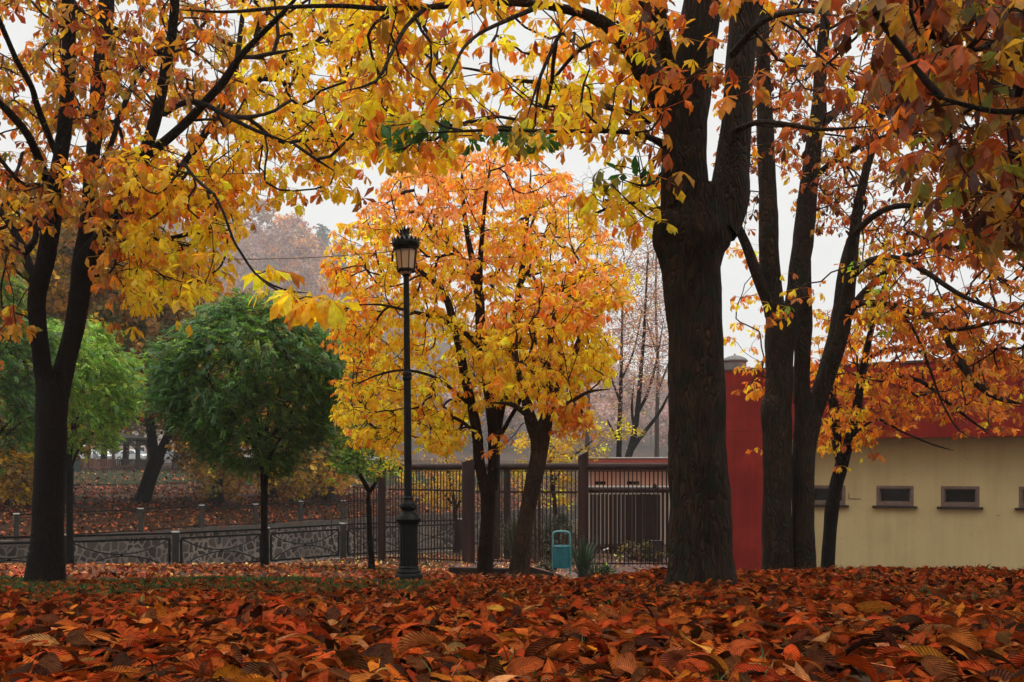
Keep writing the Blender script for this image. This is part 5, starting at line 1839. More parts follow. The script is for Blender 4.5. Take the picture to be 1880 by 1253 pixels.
weather(M_yellowwall, .13)
weather(M_redwall, .3)
M_frame = noisy_mat('brown_window_frame', (.13, .085, .066), (.19, .13, .10), scale=12, rough=.6, bump=.1)
M_sill = noisy_mat('dark_sill', (.022, .014, .011), (.04, .026, .02), scale=12, rough=.7, bump=.2)
M_grey = noisy_mat('grey_concrete', (.12, .115, .105), (.2, .19, .175), scale=5, rough=.9, bump=.3)
M_cab = noisy_mat('dull_grey_steel', (.035, .033, .032), (.06, .057, .054), scale=5, rough=.6, bump=.1)
M_pinkwall = noisy_mat('salmon_render', (.5, .25, .17), (.58, .3, .21), scale=1.5, rough=.9, bump=.2)
M_palewall = noisy_mat('pale_render', (.36, .27, .22), (.42, .32, .26), scale=1.5, rough=.9, bump=.2)
M_redtrim = noisy_mat('red_trim', (.34, .07, .05), (.42, .09, .06), scale=4, rough=.7, bump=.2)
M_whitetrim = noisy_mat('white_trim', (.7, .68, .64), (.78, .76, .72), scale=4, rough=.7, bump=.1)
M_timber = noisy_mat('dark_timber', (.018, .011, .009), (.045, .026, .018), scale=6, rough=.85, bump=.5, stretch=(.3, 1, 1))
M_kerb = noisy_mat('reddish_edging', (.10, .032, .022), (.17, .055, .036), scale=5, rough=.8, bump=.4)
M_gaz = noisy_mat('dark_stained_wood', (.045, .028, .022), (.08, .048, .036), scale=3, rough=.8, bump=.2)
M_gazred = noisy_mat('faded_red_wood', (.16, .06, .045), (.22, .09, .065), scale=3, rough=.8, bump=.2)
M_gazroof = noisy_mat('brown_roofing', (.045, .032, .026), (.08, .06, .046), scale=3, rough=.9, bump=.3)


def glass_mat(name, tint, rough=.06):
    m, nt = new_mat(name)
    out = nd(nt, 'ShaderNodeOutputMaterial')
    b = nd(nt, 'ShaderNodeBsdfPrincipled')
    b.inputs['Base Color'].default_value = (*tint, 1)
    b.inputs['Roughness'].default_value = rough
    b.inputs['Specular IOR Level'].default_value = .5
    nt.links.new(b.outputs['BSDF'], out.inputs['Surface'])
    return m


M_glass = glass_mat('dark_window_glass', (.012, .013, .012), .12)
m, nt = new_mat('frosted_lamp_glass')
out = nd(nt, 'ShaderNodeOutputMaterial')
a = nd(nt, 'ShaderNodeBsdfTranslucent'); a.inputs['Color'].default_value = (.97, .86, .68, 1)
b = nd(nt, 'ShaderNodeBsdfPrincipled'); b.inputs['Base Color'].default_value = (.88, .70, .50, 1); b.inputs['Roughness'].default_value = .3
c = nd(nt, 'ShaderNodeMixShader'); c.inputs['Fac'].default_value = .55
nt.links.new(b.outputs[0], c.inputs[1]); nt.links.new(a.outputs[0], c.inputs[2]); nt.links.new(c.outputs[0], out.inputs['Surface'])
M_lampglass = m

# ------------------------------------------------------------------ street lamp (11.4 m)
D = 11.4
s = D / F                                # metres per photo pixel at the lamp
bx = (751 - CX) * s
bz = gz(bx, D) - .03
lamp = thing('street_lamp', (bx, D, bz), 'black cast iron street lamp with a crowned lantern on a tall post', 'street lamp')


def zz(py):
    return (E + (HY - py) * s) - bz


def lathe_px(prof, name, mat, n=24, flute=0, nf=0, parent=lamp, cap=True):
    m = MB()
    m.lathe([(r * s, zz(py)) for py, r in prof], (bx, D, bz), n, flute, nf, cap)
    return m.build(name, mat, parent, smooth=True)


base = lathe_px([(1064, 26), (1057, 26), (1054, 25), (1052, 22), (1049, 22.5), (1046, 20), (1043, 18.5), (1041, 19.5), (1039, 17.5)], 'base', M_black, 28)
lathe_px([(1039.5, 17.2), (1010, 16.8), (985, 16.6), (963, 17)], 'pedestal', M_black, 64, .06, 16)
lathe_px([(964, 17), (962, 19), (959, 20), (956, 23), (953, 23.5), (951, 22), (948, 20.5), (945, 17), (941, 13.5), (938, 12), (936, 13), (934, 15), (930, 15.6), (926, 15), (923, 12.5), (920, 9.5), (917, 8.6), (914, 9.4), (911, 7.2)], 'collar', M_black, 28)
lathe_px([(912, 7.2), (800, 6.9), (700, 6.6), (698, 6.6)], 'lower_pole', M_black, 18)
lathe_px([(699, 7.2), (696, 8.6), (693, 8.6), (691, 7.6), (688, 8.8), (685, 8.2), (682, 6.2)], 'pole_ring', M_black, 18)
lathe_px([(683, 6.0), (600, 5.7), (512, 5.3), (508, 5.4)], 'upper_pole', M_black, 18)
lathe_px([(510, 5.4), (507, 6.5), (505, 8.2), (503, 7.6), (501, 9.5), (499.5, 11)], 'lantern_seat', M_black, 18)
# lantern: eight tapering panes between black bars
m = MB(); g = MB()
N8 = 8
for k in range(N8):
    a0, a1 = 2 * math.pi * (k + .5) / N8, 2 * math.pi * (k + 1.5) / N8
    p = lambda a, r, py: (bx + r * s * math.cos(a), D + r * s * math.sin(a), bz + zz(py))
    m.bar(p(a0, 15.6, 499), p(a0, 20.2, 459), 1.7 * s, 1.7 * s)
    m.bar(p(a0, 15.8, 495.5), p(a1, 15.8, 495.5), 1.6 * s, 2.2 * s)
    m.bar(p(a0, 12, 501), p(a0, 16.5, 495.5), 2 * s)
m.lathe([(15 * s, zz(500.5)), (17 * s, zz(498.5)), (17 * s, zz(496.5)), (15.6 * s, zz(495))], (bx, D, bz), 24, cap=False)
m.build('lantern_frame', M_black, lamp)
for k in range(N8):
    a0, a1 = 2 * math.pi * (k + .5) / N8, 2 * math.pi * (k + 1.5) / N8
    g = MB()
    q = [p(a0, 15.0, 495), p(a1, 15.0, 495), p(a1, 19.2, 460), p(a0, 19.2, 460)]
    n_ = np.array([math.cos((a0 + a1) / 2), math.sin((a0 + a1) / 2), 0]) * .004
    g.prism(q, (0, 0, 0), -n_)
    g.build('glass_pane', M_lampglass, lamp)
g = MB()
g.lathe([(2 * s, zz(507)), (8 * s, zz(504)), (12 * s, zz(500)), (13 * s, zz(498))], (bx, D, bz), 20)
g.build('glass_bowl', M_lampglass, lamp, smooth=True)
hood = lathe_px([(461, 19.6), (459, 20.6), (456.5, 21), (455, 23), (452, 24.5), (449, 25.6), (446, 25.6), (443, 24), (441, 21), (439, 18), (436.5, 14), (434.5, 9), (433, 7.2), (431, 6.6), (428, 6.2), (425, 6.6), (423, 7.2)], 'hood', M_black, 32)
m = MB()
for k in range(18):                       # leafy crest round the hood
    a = 2 * math.pi * k / 18
    c, s_ = math.cos(a), math.sin(a)
    ct = lambda r, py, w: (bx + (r * c - w * s_) * s, D + (r * s_ + w * c) * s, bz + zz(py))
    m.prism([ct(24.4, 447, -2.6), ct(24.4, 447, 2.6), ct(25.6, 441, 2.4), ct(26.6, 437.6, 0), ct(25.6, 441, -2.4)], (0, 0, 0), (-c * 1.2 * s, -s_ * 1.2 * s, 0))
m.build('crest', M_black, hood)
m = MB()
for k in range(7):                        # crown finial
    a = 2 * math.pi * k / 7
    c, s_ = math.cos(a), math.sin(a)
    ct = lambda r, py, w: (bx + (r * c - w * s_) * s, D + (r * s_ + w * c) * s, bz + zz(py))
    m.prism([ct(6.6, 425, -2.6), ct(6.6, 425, 2.6), ct(7.6, 421, 2.0), ct(8.4, 416.5, 0), ct(7.6, 421, -2.0)], (0, 0, 0), (-c * 1.1 * s, -s_ * 1.1 * s, 0))
m.build('finial', M_black, lamp)
lamp.rotation_euler = (0, math.radians(-.52), 0)

# cable from the lamp to the left
m = MB()
pts = []
A, B = P(-140, 395, 13.0), P(757, 457.5, D - .155)
for i in range(41):
    t = i / 40
    q = A * (1 - t) + B * t
    q[2] -= .55 * 4 * t * (1 - t) * .55
    pts.append(q)
m.tube(pts, .0055, 5)
o = m.build('cable', noisy_mat('pale_cable', (.16, .12, .10), (.24, .19, .16), scale=4, rough=.6, bump=0), None, True)
tag(o, 'thin sagging cable strung leftwards from the lantern of the street lamp', 'cable')

# ------------------------------------------------------------------ brown log fence and gate
fA, fB, fC, fD = (PG(701, 29.2), PG(860, 27.4), PG(1071, 27.0), PG(1262, 26.6))
RAILZ = E + (HY - 857) / F * 27.2
fence = thing('log_fence', fB, 'tall brown fence of log posts, thick round rail and thin upright bars behind the lamp', 'fence')


def log_post(p, r, ztop, slant=0.0, n=20):
    m = MB()
    v, f = [], []
    z0 = p[2] - .25
    for zi in range(2):
        for i in range(n):
            a = 2 * math.pi * i / n
            z = z0 if zi == 0 else ztop + slant * math.cos(a)
            v.append((p[0] + r * math.cos(a), p[1] + r * math.sin(a), z))
    f = [tuple(range(n))[::-1], tuple(range(n, 2 * n))] + [(i, (i + 1) % n, (i + 1) % n + n, i + n) for i in range(n)]
    m.add(v, f)
    return m.build('post', M_rustpaint, fence, True)


def zpx(py, d):
    return E + (HY - py) / F * d


log_post(fA, .12, zpx(850, 29.2), .02)
log_post(fB, .18, zpx(846, 27.4), .05)
log_post(fC, .145, zpx(833, 27.0), .08)
log_post(fD, .15, zpx(833, 26.6), .05)
for a, b in ((fA, fB), (fB, fC), (fC, fD)):
    m = MB()
    m.tube([(a[0], a[1], RAILZ + .0), (b[0], b[1], RAILZ + .0)], .098, 14)
    m.build('top_rail', M_rustpaint, fence, True)


def bar_panel(a, b, n, ztop, zbot_off, rails, name='bar_panel', w=.026, parent=fence, mat=None):
    a, b = np.array(a), np.array(b)
    m = MB()
    for i in range(n):
        t = (i + .5) / n
        q = a * (1 - t) + b * t
        z0 = gz(q[0], q[1]) + zbot_off
        m.box((q[0], q[1], (z0 + ztop) / 2), (w, w, ztop - z0), rnd.uniform(0, .5))
    for zr, h in rails:
        za = zr if zr > .0 else None
        if zr < 50 and zr >= 1.2:
            m.bar((a[0], a[1] - .004, zr), (b[0], b[1] - .004, zr), .034, h)
        else:
            m.bar((a[0], a[1] - .004, gz(a[0], a[1]) + zr), (b[0], b[1] - .004, gz(b[0], b[1]) + zr), .034, h)
    return m.build(name, mat or M_barpaint, parent)


bar_panel(fA + [.2, 0, 0], fB - [.2, 0, 0], 24, RAILZ - .11, .05, [(RAILZ - .12, .03), (zpx(900, 28.3), .05), (.09, .04)])
bar_panel(fB + [.2, 0, 0], fC - [.16, 0, 0], 25, RAILZ - .11, .05, [(RAILZ - .12, .03), (zpx(904, 27.2), .06), (.09, .04)])
bar_panel(fC + [.15, 0, 0], fD - [.16, 0, 0], 22, RAILZ - .11, .04, [(RAILZ - .12, .03), (.09, .04)])
# stouter square stiles in the middle bay
for px in (983, 991):
    q = fB + (fC - fB) * ((px - 860) / 211)
    m = MB(); m.box((q[0], q[1] - .02, (gz(q[0], q[1]) + RAILZ - .1) / 2), (.07, .07, RAILZ - .1 - gz(q[0], q[1])))
    m.build('stile', M_barpaint, fence)

# lower stretch with the fan guard at its end
low = thing('low_bar_fence', PG(655, 29.0), 'low bar fence ending in a curved spiked guard over the channel', 'fence')
a = np.array([(653 - CX) / F * 28.6, 28.6, 0]); b = fA - np.array([.12, 0, 0]); b = np.array([b[0], b[1] + .1, 0])
bar_panel(a, b, 7, zpx(896, 28.4), .05, [(zpx(896, 28.4), .03), (.09, .035)], parent=low)
m = MB()
arc = [P(653, 893, 28.6), P(640, 900, 28.6), P(628, 912, 28.6), P(618, 930, 28.6), P(611, 948, 28.6), P(608, 968, 28.6), P(610, 992, 28.6), P(616, 1012, 28.6)]
pa, pr = smooth_line(arc, [.013] * len(arc), .06)
m.tube(pa, list(pr), 6)
hub = P(648, 968, 28.6)
for q in arc[1:7]:
    m.tube([hub, q + (q - hub) * .12], .009, 5)
m.tube([P(640, 905, 28.62), P(641, 1018, 28.62)], .012, 5)
m.tube([P(650, 893, 28.6), P(651, 1024, 28.6)], .028, 6)
m.build('fan_guard', M_barpaint, low, True)

# solid slatted gate a little behind the bars on the right
gate = thing('slatted_gate', PG(1150, 29.6), 'dark slatted gate behind the fence bars, pale wall showing between its slats', 'gate')
gd = 29.6
xa, xb = (1083 - CX) / F * gd, (1214 - CX) / F * gd
m = MB()
x = xa
i = 0
while x < xb - .06:
    w = rnd.uniform(.085, .11)
    z0 = gz(x, gd) + .14
    m.box((x + w / 2, gd + (.015 if i % 2 else 0), (z0 + zpx(908, gd)) / 2 + rnd.uniform(-.01, .01)), (w, .022, zpx(908, gd) - z0))
    t = (x - xa) / (xb - xa)
    x += w + (rnd.uniform(.012, .03) if t < .4 else rnd.uniform(.002, .010) if rnd.random() < .85 else .024)
    i += 1
m.build('slats', M_slat, gate)
m = MB()
m.tube([(xa - .1, gd - .03, zpx(900, gd)), ((1262 - CX) / F * gd, gd - .03, zpx(900, gd))], .085, 12)
m.build('top_beam', M_rustpaint, gate, True)
m = MB()
m.bar((xa, gd - .02, gz(xa, gd) + .3), (xb, gd - .02, gz(xb, gd) + .3), .03, .08)
m.build('lower_beam', M_slat, gate)
m = MB()
for px in (1218, 1226, 1236, 1246):
    x = (px - CX) / F * gd
    m.box((x, gd, (gz(x, gd) + zpx(905, gd)) / 2), (.04, .03, zpx(905, gd) - gz(x, gd)))
m.build('bars', M_slat, gate)
m = MB()
m.lathe([(.02, 0), (.06, .03), (.075, .08), (.05, .13), (.02, .16)], tuple(P(1202, 898, gd - .05)), 10)
m.build('knob', M_slat, gate, True)
# two heavy gate posts behind the upright chestnut
for i, (px, w) in enumerate(((913, .19), (931, .21))):
    q = PG(px, 29.5)
    r = thing('gate_post', q, ['dark wooden gate post just right of the upright yellow chestnut trunk', 'dark wooden gate post left of the crooked leaning trunk'][i], 'post', 'dark gate posts behind the fence')
    m = MB(); m.box((q[0], q[1], (q[2] - .2 + zpx(858, 29.5)) / 2), (w, .16, zpx(858, 29.5) - q[2] + .2)); m.build('shaft', M_slat, r, bevel=.012)
    m = MB(); m.lathe([(w * .7, 0), (w * .66, .05), (.01, .1)], (q[0], q[1], zpx(858, 29.5)), 4); m.build('cap', M_slat, r)
# grey box post by the gate
q = PG(1206, 28.3)
r = thing('meter_box', q, 'small grey metal cabinet behind the fence bars, next to the thick trunk', 'cabinet')
m = MB(); m.box((q[0], q[1], q[2] + .28), (.3, .22, .62)); m.build('body', M_cab, r, bevel=.012)
m = MB(); m.box((q[0], q[1], q[2] + .605), (.34, .26, .035)); m.build('lid', M_cab, r, bevel=.008)
m = MB(); m.box((q[0] - .0, q[1] - .116, q[2] + .3), (.24, .012, .46)); m.build('door', M_cab, r)

# ------------------------------------------------------------------ teal litter bin (21.5 m)
D = 20.6
q = PG(1031, D)
s = D / F
zb = E + (HY - 1049) * s
bin_ = thing('litter_bin', (q[0], D, zb), 'teal litter bin hung in a hooped tube frame in front of the fence', 'litter bin')
X = lambda px: (px - CX) * s
Z = lambda py: E + (HY - py) * s
m = MB()
m.lathe([(.158, Z(1043) - zb), (.162, Z(1041) - zb), (.168, Z(1012) - zb), (.172, Z(1006) - zb), (.182, Z(1005) - zb), (.182, Z(1002.5) - zb), (.17, Z(1002) - zb), (.16, Z(1003) - zb), (.152, Z(1040) - zb)], (X(1031), D, zb), 28, cap=False)
m.lathe([(.158, Z(1043) - zb), (.0005, Z(1043) - zb)], (X(1031), D, zb), 28, cap=False)
m.build('bucket', M_teal, bin_, True)
m = MB()
m.lathe([(.172, Z(1010.6) - zb), (.176, Z(1010) - zb), (.176, Z(1009) - zb), (.171, Z(1008.6) - zb)], (X(1031), D, zb), 28, cap=False)
m.build('rim_band', M_teal, bin_, True)
hp = [(1015.3, 1058), (1015, 1030), (1015, 1000), (1015, 985), (1016.5, 979), (1021, 976.6), (1031, 976.2), (1040, 976.6), (1045, 979), (1046.8, 985), (1047, 1000), (1047, 1030), (1046.8, 1053)]
pts, rr = smooth_line([(X(a), D - .0, Z(b)) for a, b in hp], [.021] * len(hp), .03)
m = MB(); m.tube(pts, list(rr), 10)
m.build('hoop_frame', M_tealp, bin_, True)
m = MB()
m.bar((X(1015), D, Z(1003)), (X(1018), D, Z(1003)), .03, .03)
m.build('pivot', M_tealp, bin_)
m = MB()
m.bar((X(1044), D, Z(1003)), (X(1047), D, Z(1003)), .03, .03)
m.build('pivot', M_tealp, bin_)

# ------------------------------------------------------------------ planting bed
bed = thing('planter_edging', PG(1052, 19.6), 'low curved reddish edging round the planting bed under the teal bin', 'edging')
pts = []
for i in range(40):
    t = i / 39
    px = 962 + 172 * t
    dd = 20.4 - 1.15 * math.sin(math.pi * t)
    p_ = PG(px, dd)
    pts.append((p_[0], p_[1], p_[2] + .02))
m = MB()
for i in range(39):
    m.bar((pts[i][0], pts[i][1], pts[i][2] + .03), (pts[i + 1][0] + .004, pts[i + 1][1], pts[i + 1][2] + .03), .10, .22)
m.build('kerb', M_kerb, bed, bevel=.01)
pA, pB = PG(966, 14.2), PG(1128, 16.2)
m = MB(); m.bar(pA + [0, 0, .06], pB + [0, 0, .05], .14, .2)
tag(m.build('timber_edging', M_timber, None, bevel=.012), 'dark timber edging running right from the crooked leaning trunk', 'timber', 'dark timbers edging the paving')
pA, pB = PG(828, 14.9), PG(944, 14.4)
m = MB(); m.bar(pA + [0, 0, .05], pB + [0, 0, .05], .12, .18)
tag(m.build('timber_edging', M_timber, None, bevel=.012), 'dark timber edging behind the foot of the upright yellow chestnut', 'timber', 'dark timbers edging the paving')


def strap_plant(name, label, px, d, H, n, seed, names, wid=.035, spread=.55):
    rs = np.random.RandomState(seed)
    q = PG(px, d)
    V, T, C, k = [], [], [], 0
    for i in range(n):
        a = rs.uniform(0, 6.28)
        h = H * rs.uniform(.55, 1.05)
        l = abs(rs.normal(0, spread))
        c, s_ = math.cos(a), math.sin(a)
        pts = []
        for t in np.linspace(0, 1, 6):
            r_ = l * h * (t ** 1.5)
            pts.append((q[0] + c * (r_ + .03), q[1] + s_ * (r_ + .03), q[2] + h * (t - .35 * l * t ** 3) + .1 * math.sin(6 * t) * 0))
        w = wid * rs.uniform(.8, 1.2)
        col = pick_cols(rs, 1, names, np.ones(len(names)), .2)[0]
        for j, pt in enumerate(pts):
            ww = w * (1 - (j / 5) ** 1.6) * .5 + .001
            V += [(pt[0] - s_ * ww, pt[1] + c * ww, pt[2] + ww * .5), (pt[0], pt[1], pt[2]), (pt[0] + s_ * ww, pt[1] - c * ww, pt[2] + ww * .5)]
            C += [col] * 3
        for j in range(5):
            o = k + j * 3
            T += [(o, o + 1, o + 3), (o + 1, o + 4, o + 3), (o + 1, o + 2, o + 4), (o + 2, o + 5, o + 4)]
        k += 18
    o = link_mesh(name, V, [np.array(T)], M_leaf_small, None, np.array(C))
    return tag(o, label, 'plant')


strap_plant('yucca', 'sword leaved yucca standing right behind the teal bin', 1070, 20.9, 1.2, 100, 201, ['yuc', 'yucb', 'yuc', 'yucb'], .045, .34)
strap_plant('strappy_plant', 'arching green strap leaved plant low between the yucca and the rose bush', 1092, 20.5, .72, 70, 202, ['yuc', 'yucb', 'yucb'], .035, .75)
strap_plant('yucca', 'dark spiky plant behind the fence right of the crooked leaning trunk', 1005, 28.6, 1.6, 150, 203, ['yuc', 'darkolive', 'yucb'], .05, .45)
strap_plant('yucca', 'dark spiky plant behind the fence left of the crooked leaning trunk', 944, 28.9, 1.55, 130, 204, ['yuc', 'darkolive', 'yucb'], .05, .4)


def bush(name, label, px, d, w, h, n, names, wts, seed, clumps, size=(.8, 1.2), flowers=()):
    rs = np.random.RandomState(seed)
    q = PG(px, d)
    root = thing(name, q, label, 'bush')
    pl = Plant(rs)
    for i in range(7):
        a = i * .9
        t = q + np.array([math.cos(a) * w * .25, math.sin(a) * w * .25, h * .7])
        pl.add_limb(np.array([q - [0, 0, .05], (q + t) / 2 + [0, 0, .05], t]), np.array([.012, .009, .005]), .08)
    a = rs.uniform(0, 6.28, n); u = np.sqrt(rs.uniform(0, 1, n)); z = rs.uniform(.08, 1, n)
    pr = np.sin(np.pi * np.clip(z * .8 + .2, 0, 1)) ** .6
    pts = np.column_stack([q[0] + np.cos(a) * u * w / 2 * pr, q[1] + np.sin(a) * u * w / 2 * pr, q[2] + z * h])
    pl.grow(pts[:40], .08)
    pl.limb_mesh('stems', M_twig, root, 6, 0, 0, 1)
    sc = Scatter()
    cols = pick_cols(rs, n, names, wts, .22)
    pick = rs.randint(0, len(clumps), n)
    R = rotm(rs.uniform(0, 6.28, n), rs.normal(0, .4, n), rs.normal(0, .4, n))
    sz = rs.uniform(size[0], size[1], n)
    for i, t in enumerate(clumps):
        m_ = pick == i
        sc.put(t, R[m_], sz[m_], pts[m_], cols[m_])
    sc.build('foliage', M_leaf_small, root, pl.twigs(.0018, .4), M_twig)
    for (fx, fy, fd, col) in flowers:
        f = Scatter()
        pet = [oval(.032, .03, k * 1.047, (0, 0, 0), .02) for k in range(6)]
        V = np.concatenate([v for v, t in pet]); T = np.concatenate([t + 5 * i for i, (v, t) in enumerate(pet)])
        f.put((V, T, np.zeros((len(V), 2))), rotm(np.array([0.]), np.array([-.6]), np.array([.3])), np.array([1.]), np.array([P(fx, fy, fd)]), np.array([col]))
        f.build('flower', M_leaf_small, root)
    return root


CLr = [clump(rsF, 8, .06, .04, .07, .8) for _ in range(6)]
bush('rose_bush', 'small rose bush with one white bloom at the right end of the planting bed', 1112, 20.4, .62, .44, 150, ['yuc', 'yucb', 'yellowgreen'], [.6, .3, .1], 211, CLr, flowers=[(1116, 1008, 20.2, (.8, .74, .68)), (1110, 1010, 20.2, (.75, .62, .56)), (1131, 1021, 20.2, (.62, .58, .2)), (1133, 1030, 20.2, (.6, .56, .22))])
bush('low_bush', 'low dark bush left of the teal bin inside the edging', 998, 20.7, .5, .32, 90, ['yuc', 'darkolive', 'umber'], [.5, .3, .2], 212, CLr)
bush('tall_shrub', 'loose twiggy shrub with pale leaf tips behind the teal bin and the fence', 1030, 28.0, 1.5, 1.35, 260, ['darkolive', 'yuc', 'yucb', 'umber'], [.35, .3, .2, .15], 213, CLr, (1.1, 1.7))
bush('tall_shrub', 'shrub filling the gap behind the fence at the foot of the slanted post', 965, 29.6, 1.6, 1.2, 260, ['darkolive', 'yuc', 'umber'], [.4, .4, .2], 214, CLr, (1.1, 1.7))
for i, (px, d_, col) in enumerate(((1160, 28.6, 0), (1190, 28.5, 0))):
    bush('leafy_shrub', ['low leafy shrub with pale leaves at the foot of the slatted gate', 'brownish low shrub between the slatted gate and the thick trunk'][i], px, d_, 1.0, .5, 130, ['umber', 'darkolive', 'straw', 'yuc'], [.35, .3, .15, .2], 220 + i, CLr, (1., 1.5))

# ------------------------------------------------------------------ railings along the channel
def stone_mat():
    m, nt = new_mat('rubble_masonry')
    L = nt.links.new
    out = nd(nt, 'ShaderNodeOutputMaterial')
    b = nd(nt, 'ShaderNodeBsdfPrincipled')
    b.inputs['Roughness'].default_value = .9
    b.inputs['Specular IOR Level'].default_value = .15
    tc = nd(nt, 'ShaderNodeTexCoord')
    n0 = nd(nt, 'ShaderNodeTexNoise'); n0.inputs['Scale'].default_value = 1.7
    L(tc.outputs['Object'], n0.inputs['Vector'])
    mx = nd(nt, 'ShaderNodeMix', data_type='RGBA', blend_type='LINEAR_LIGHT'); mx.inputs['Factor'].default_value = .12
    L(tc.outputs['Object'], mx.inputs['A']); L(n0.outputs['Color'], mx.inputs['B'])
    v = nd(nt, 'ShaderNodeTexVoronoi', feature='DISTANCE_TO_EDGE'); v.inputs['Scale'].default_value = 3.2
    v2 = nd(nt, 'ShaderNodeTexVoronoi'); v2.inputs['Scale'].default_value = 3.2
    L(mx.outputs['Result'], v.inputs['Vector']); L(mx.outputs['Result'], v2.inputs['Vector'])
    r = ramp(nt, [(.06, (1, 1, 1)), (.13, (0, 0, 0))])
    L(v.outputs['Distance'], r.inputs['Fac'])
    r2 = ramp(nt, [(0, (.022, .018, .016)), (.5, (.045, .032, .026)), (1, (.075, .056, .046))])
    sp = nd(nt, 'ShaderNodeSeparateColor'); L(v2.outputs['Color'], sp.inputs['Color'])
    L(sp.outputs['Red'], r2.inputs['Fac'])
    n1 = nd(nt, 'ShaderNodeTexNoise'); n1.inputs['Scale'].default_value = .55; n1.inputs['Detail'].default_value = 5
    L(tc.outputs['Object'], n1.inputs['Vector'])
    r3 = ramp(nt, [(.35, (.10, .08, .066)), (.65, (.23, .185, .155))])
    L(n1.outputs['Fac'], r3.inputs['Fac'])
    m2 = nd(nt, 'ShaderNodeMix', data_type='RGBA')
    L(r.outputs['Color'], m2.inputs['Factor']); L(r2.outputs['Color'], m2.inputs['A']); L(r3.outputs['Color'], m2.inputs['B'])
    # stretches that were plastered over
    n4 = nd(nt, 'ShaderNodeTexNoise'); n4.inputs['Scale'].default_value = .3; n4.inputs['Detail'].default_value = 6
    L(tc.outputs['Object'], n4.inputs['Vector'])
    r4 = ramp(nt, [(.56, (0, 0, 0)), (.64, (.7, .7, .7))]); L(n4.outputs['Fac'], r4.inputs['Fac'])
    m3 = nd(nt, 'ShaderNodeMix', data_type='RGBA')
    L(r4.outputs['Color'], m3.inputs['Factor']); L(m2.outputs['Result'], m3.inputs['A'])
    m3.inputs['B'].default_value = (.15, .12, .10, 1)
    L(m3.outputs['Result'], b.inputs['Base Color'])
    bp = nd(nt, 'ShaderNodeBump'); bp.inputs['Strength'].default_value = .8; bp.inputs['Distance'].default_value = .05
    L(v.outputs['Distance'], bp.inputs['Height']); L(bp.outputs['Normal'], b.inputs['Normal'])
    L(b.outputs['BSDF'], out.inputs['Surface'])
    return m


M_stone = stone_mat()
M_coping = noisy_mat('coping_stone', (.045, .036, .03), (.095, .078, .065), scale=3, rough=.9, bump=.4, spots=(4, .56, (.10, .045, .02)))
xs = np.linspace(-26, 22, 61)
m = MB(); cp = MB()
for i in range(60):
    a = np.array([xs[i], float(far_line(xs[i])), 0]); b = np.array([xs[i + 1], float(far_line(xs[i + 1])), 0])
    za, zb_ = float(g_far(a[0], a[1] + .02)) - .16, float(g_far(b[0], b[1] + .02)) - .16
    z0 = E - 4.6
    v = [(a[0], a[1], z0), (b[0], b[1], z0), (b[0], b[1] + .5, z0), (a[0], a[1] + .5, z0), (a[0], a[1], za), (b[0], b[1], zb_), (b[0], b[1] + .5, zb_), (a[0], a[1] + .5, za)]
    m.add(v, [(3, 2, 1, 0), (4, 5, 6, 7), (0, 1, 5, 4), (2, 3, 7, 6)])
    v = [(a[0], a[1] - .05, za + .004), (b[0], b[1] - .05, zb_ + .004), (b[0], b[1] + .5, zb_ + .004), (a[0], a[1] + .5, za + .004), (a[0], a[1] - .05, za + .19), (b[0], b[1] - .05, zb_ + .19), (b[0], b[1] + .5, zb_ + .19), (a[0], a[1] + .5, za + .19)]
    cp.add(v, [(3, 2, 1, 0), (4, 5, 6, 7), (0, 1, 5, 4), (2, 3, 7, 6)])
wall = thing('retaining_wall', (xs[25], float(far_line(xs[25])), E - 4.6), 'rubble stone wall of the channel seen through the dark railing', 'wall')
m.build('masonry', M_stone, wall)
cp.build('coping', M_coping, wall)
m = MB()
for i in range(60):
    a = np.array([xs[i], float(near_line(xs[i])), 0]); b = np.array([xs[i + 1], float(near_line(xs[i + 1])), 0])
    za, zb_ = gz(a[0], a[1] - .01) - .01, gz(b[0], b[1] - .01) - .01
    z0 = E - 4.6
    v = [(a[0], a[1], z0), (b[0], b[1], z0), (b[0], b[1] + .4, z0), (a[0], a[1] + .4, z0), (a[0], a[1], za), (b[0], b[1], zb_), (b[0], b[1] + .4, zb_), (a[0], a[1] + .4, za)]
    m.add(v, [(3, 2, 1, 0), (4, 5, 6, 7), (0, 1, 5, 4), (2, 3, 7, 6)])
tag(m.build('channel_wall', M_stone, None), 'stone wall on the near side of the channel under the dark railing', 'wall')


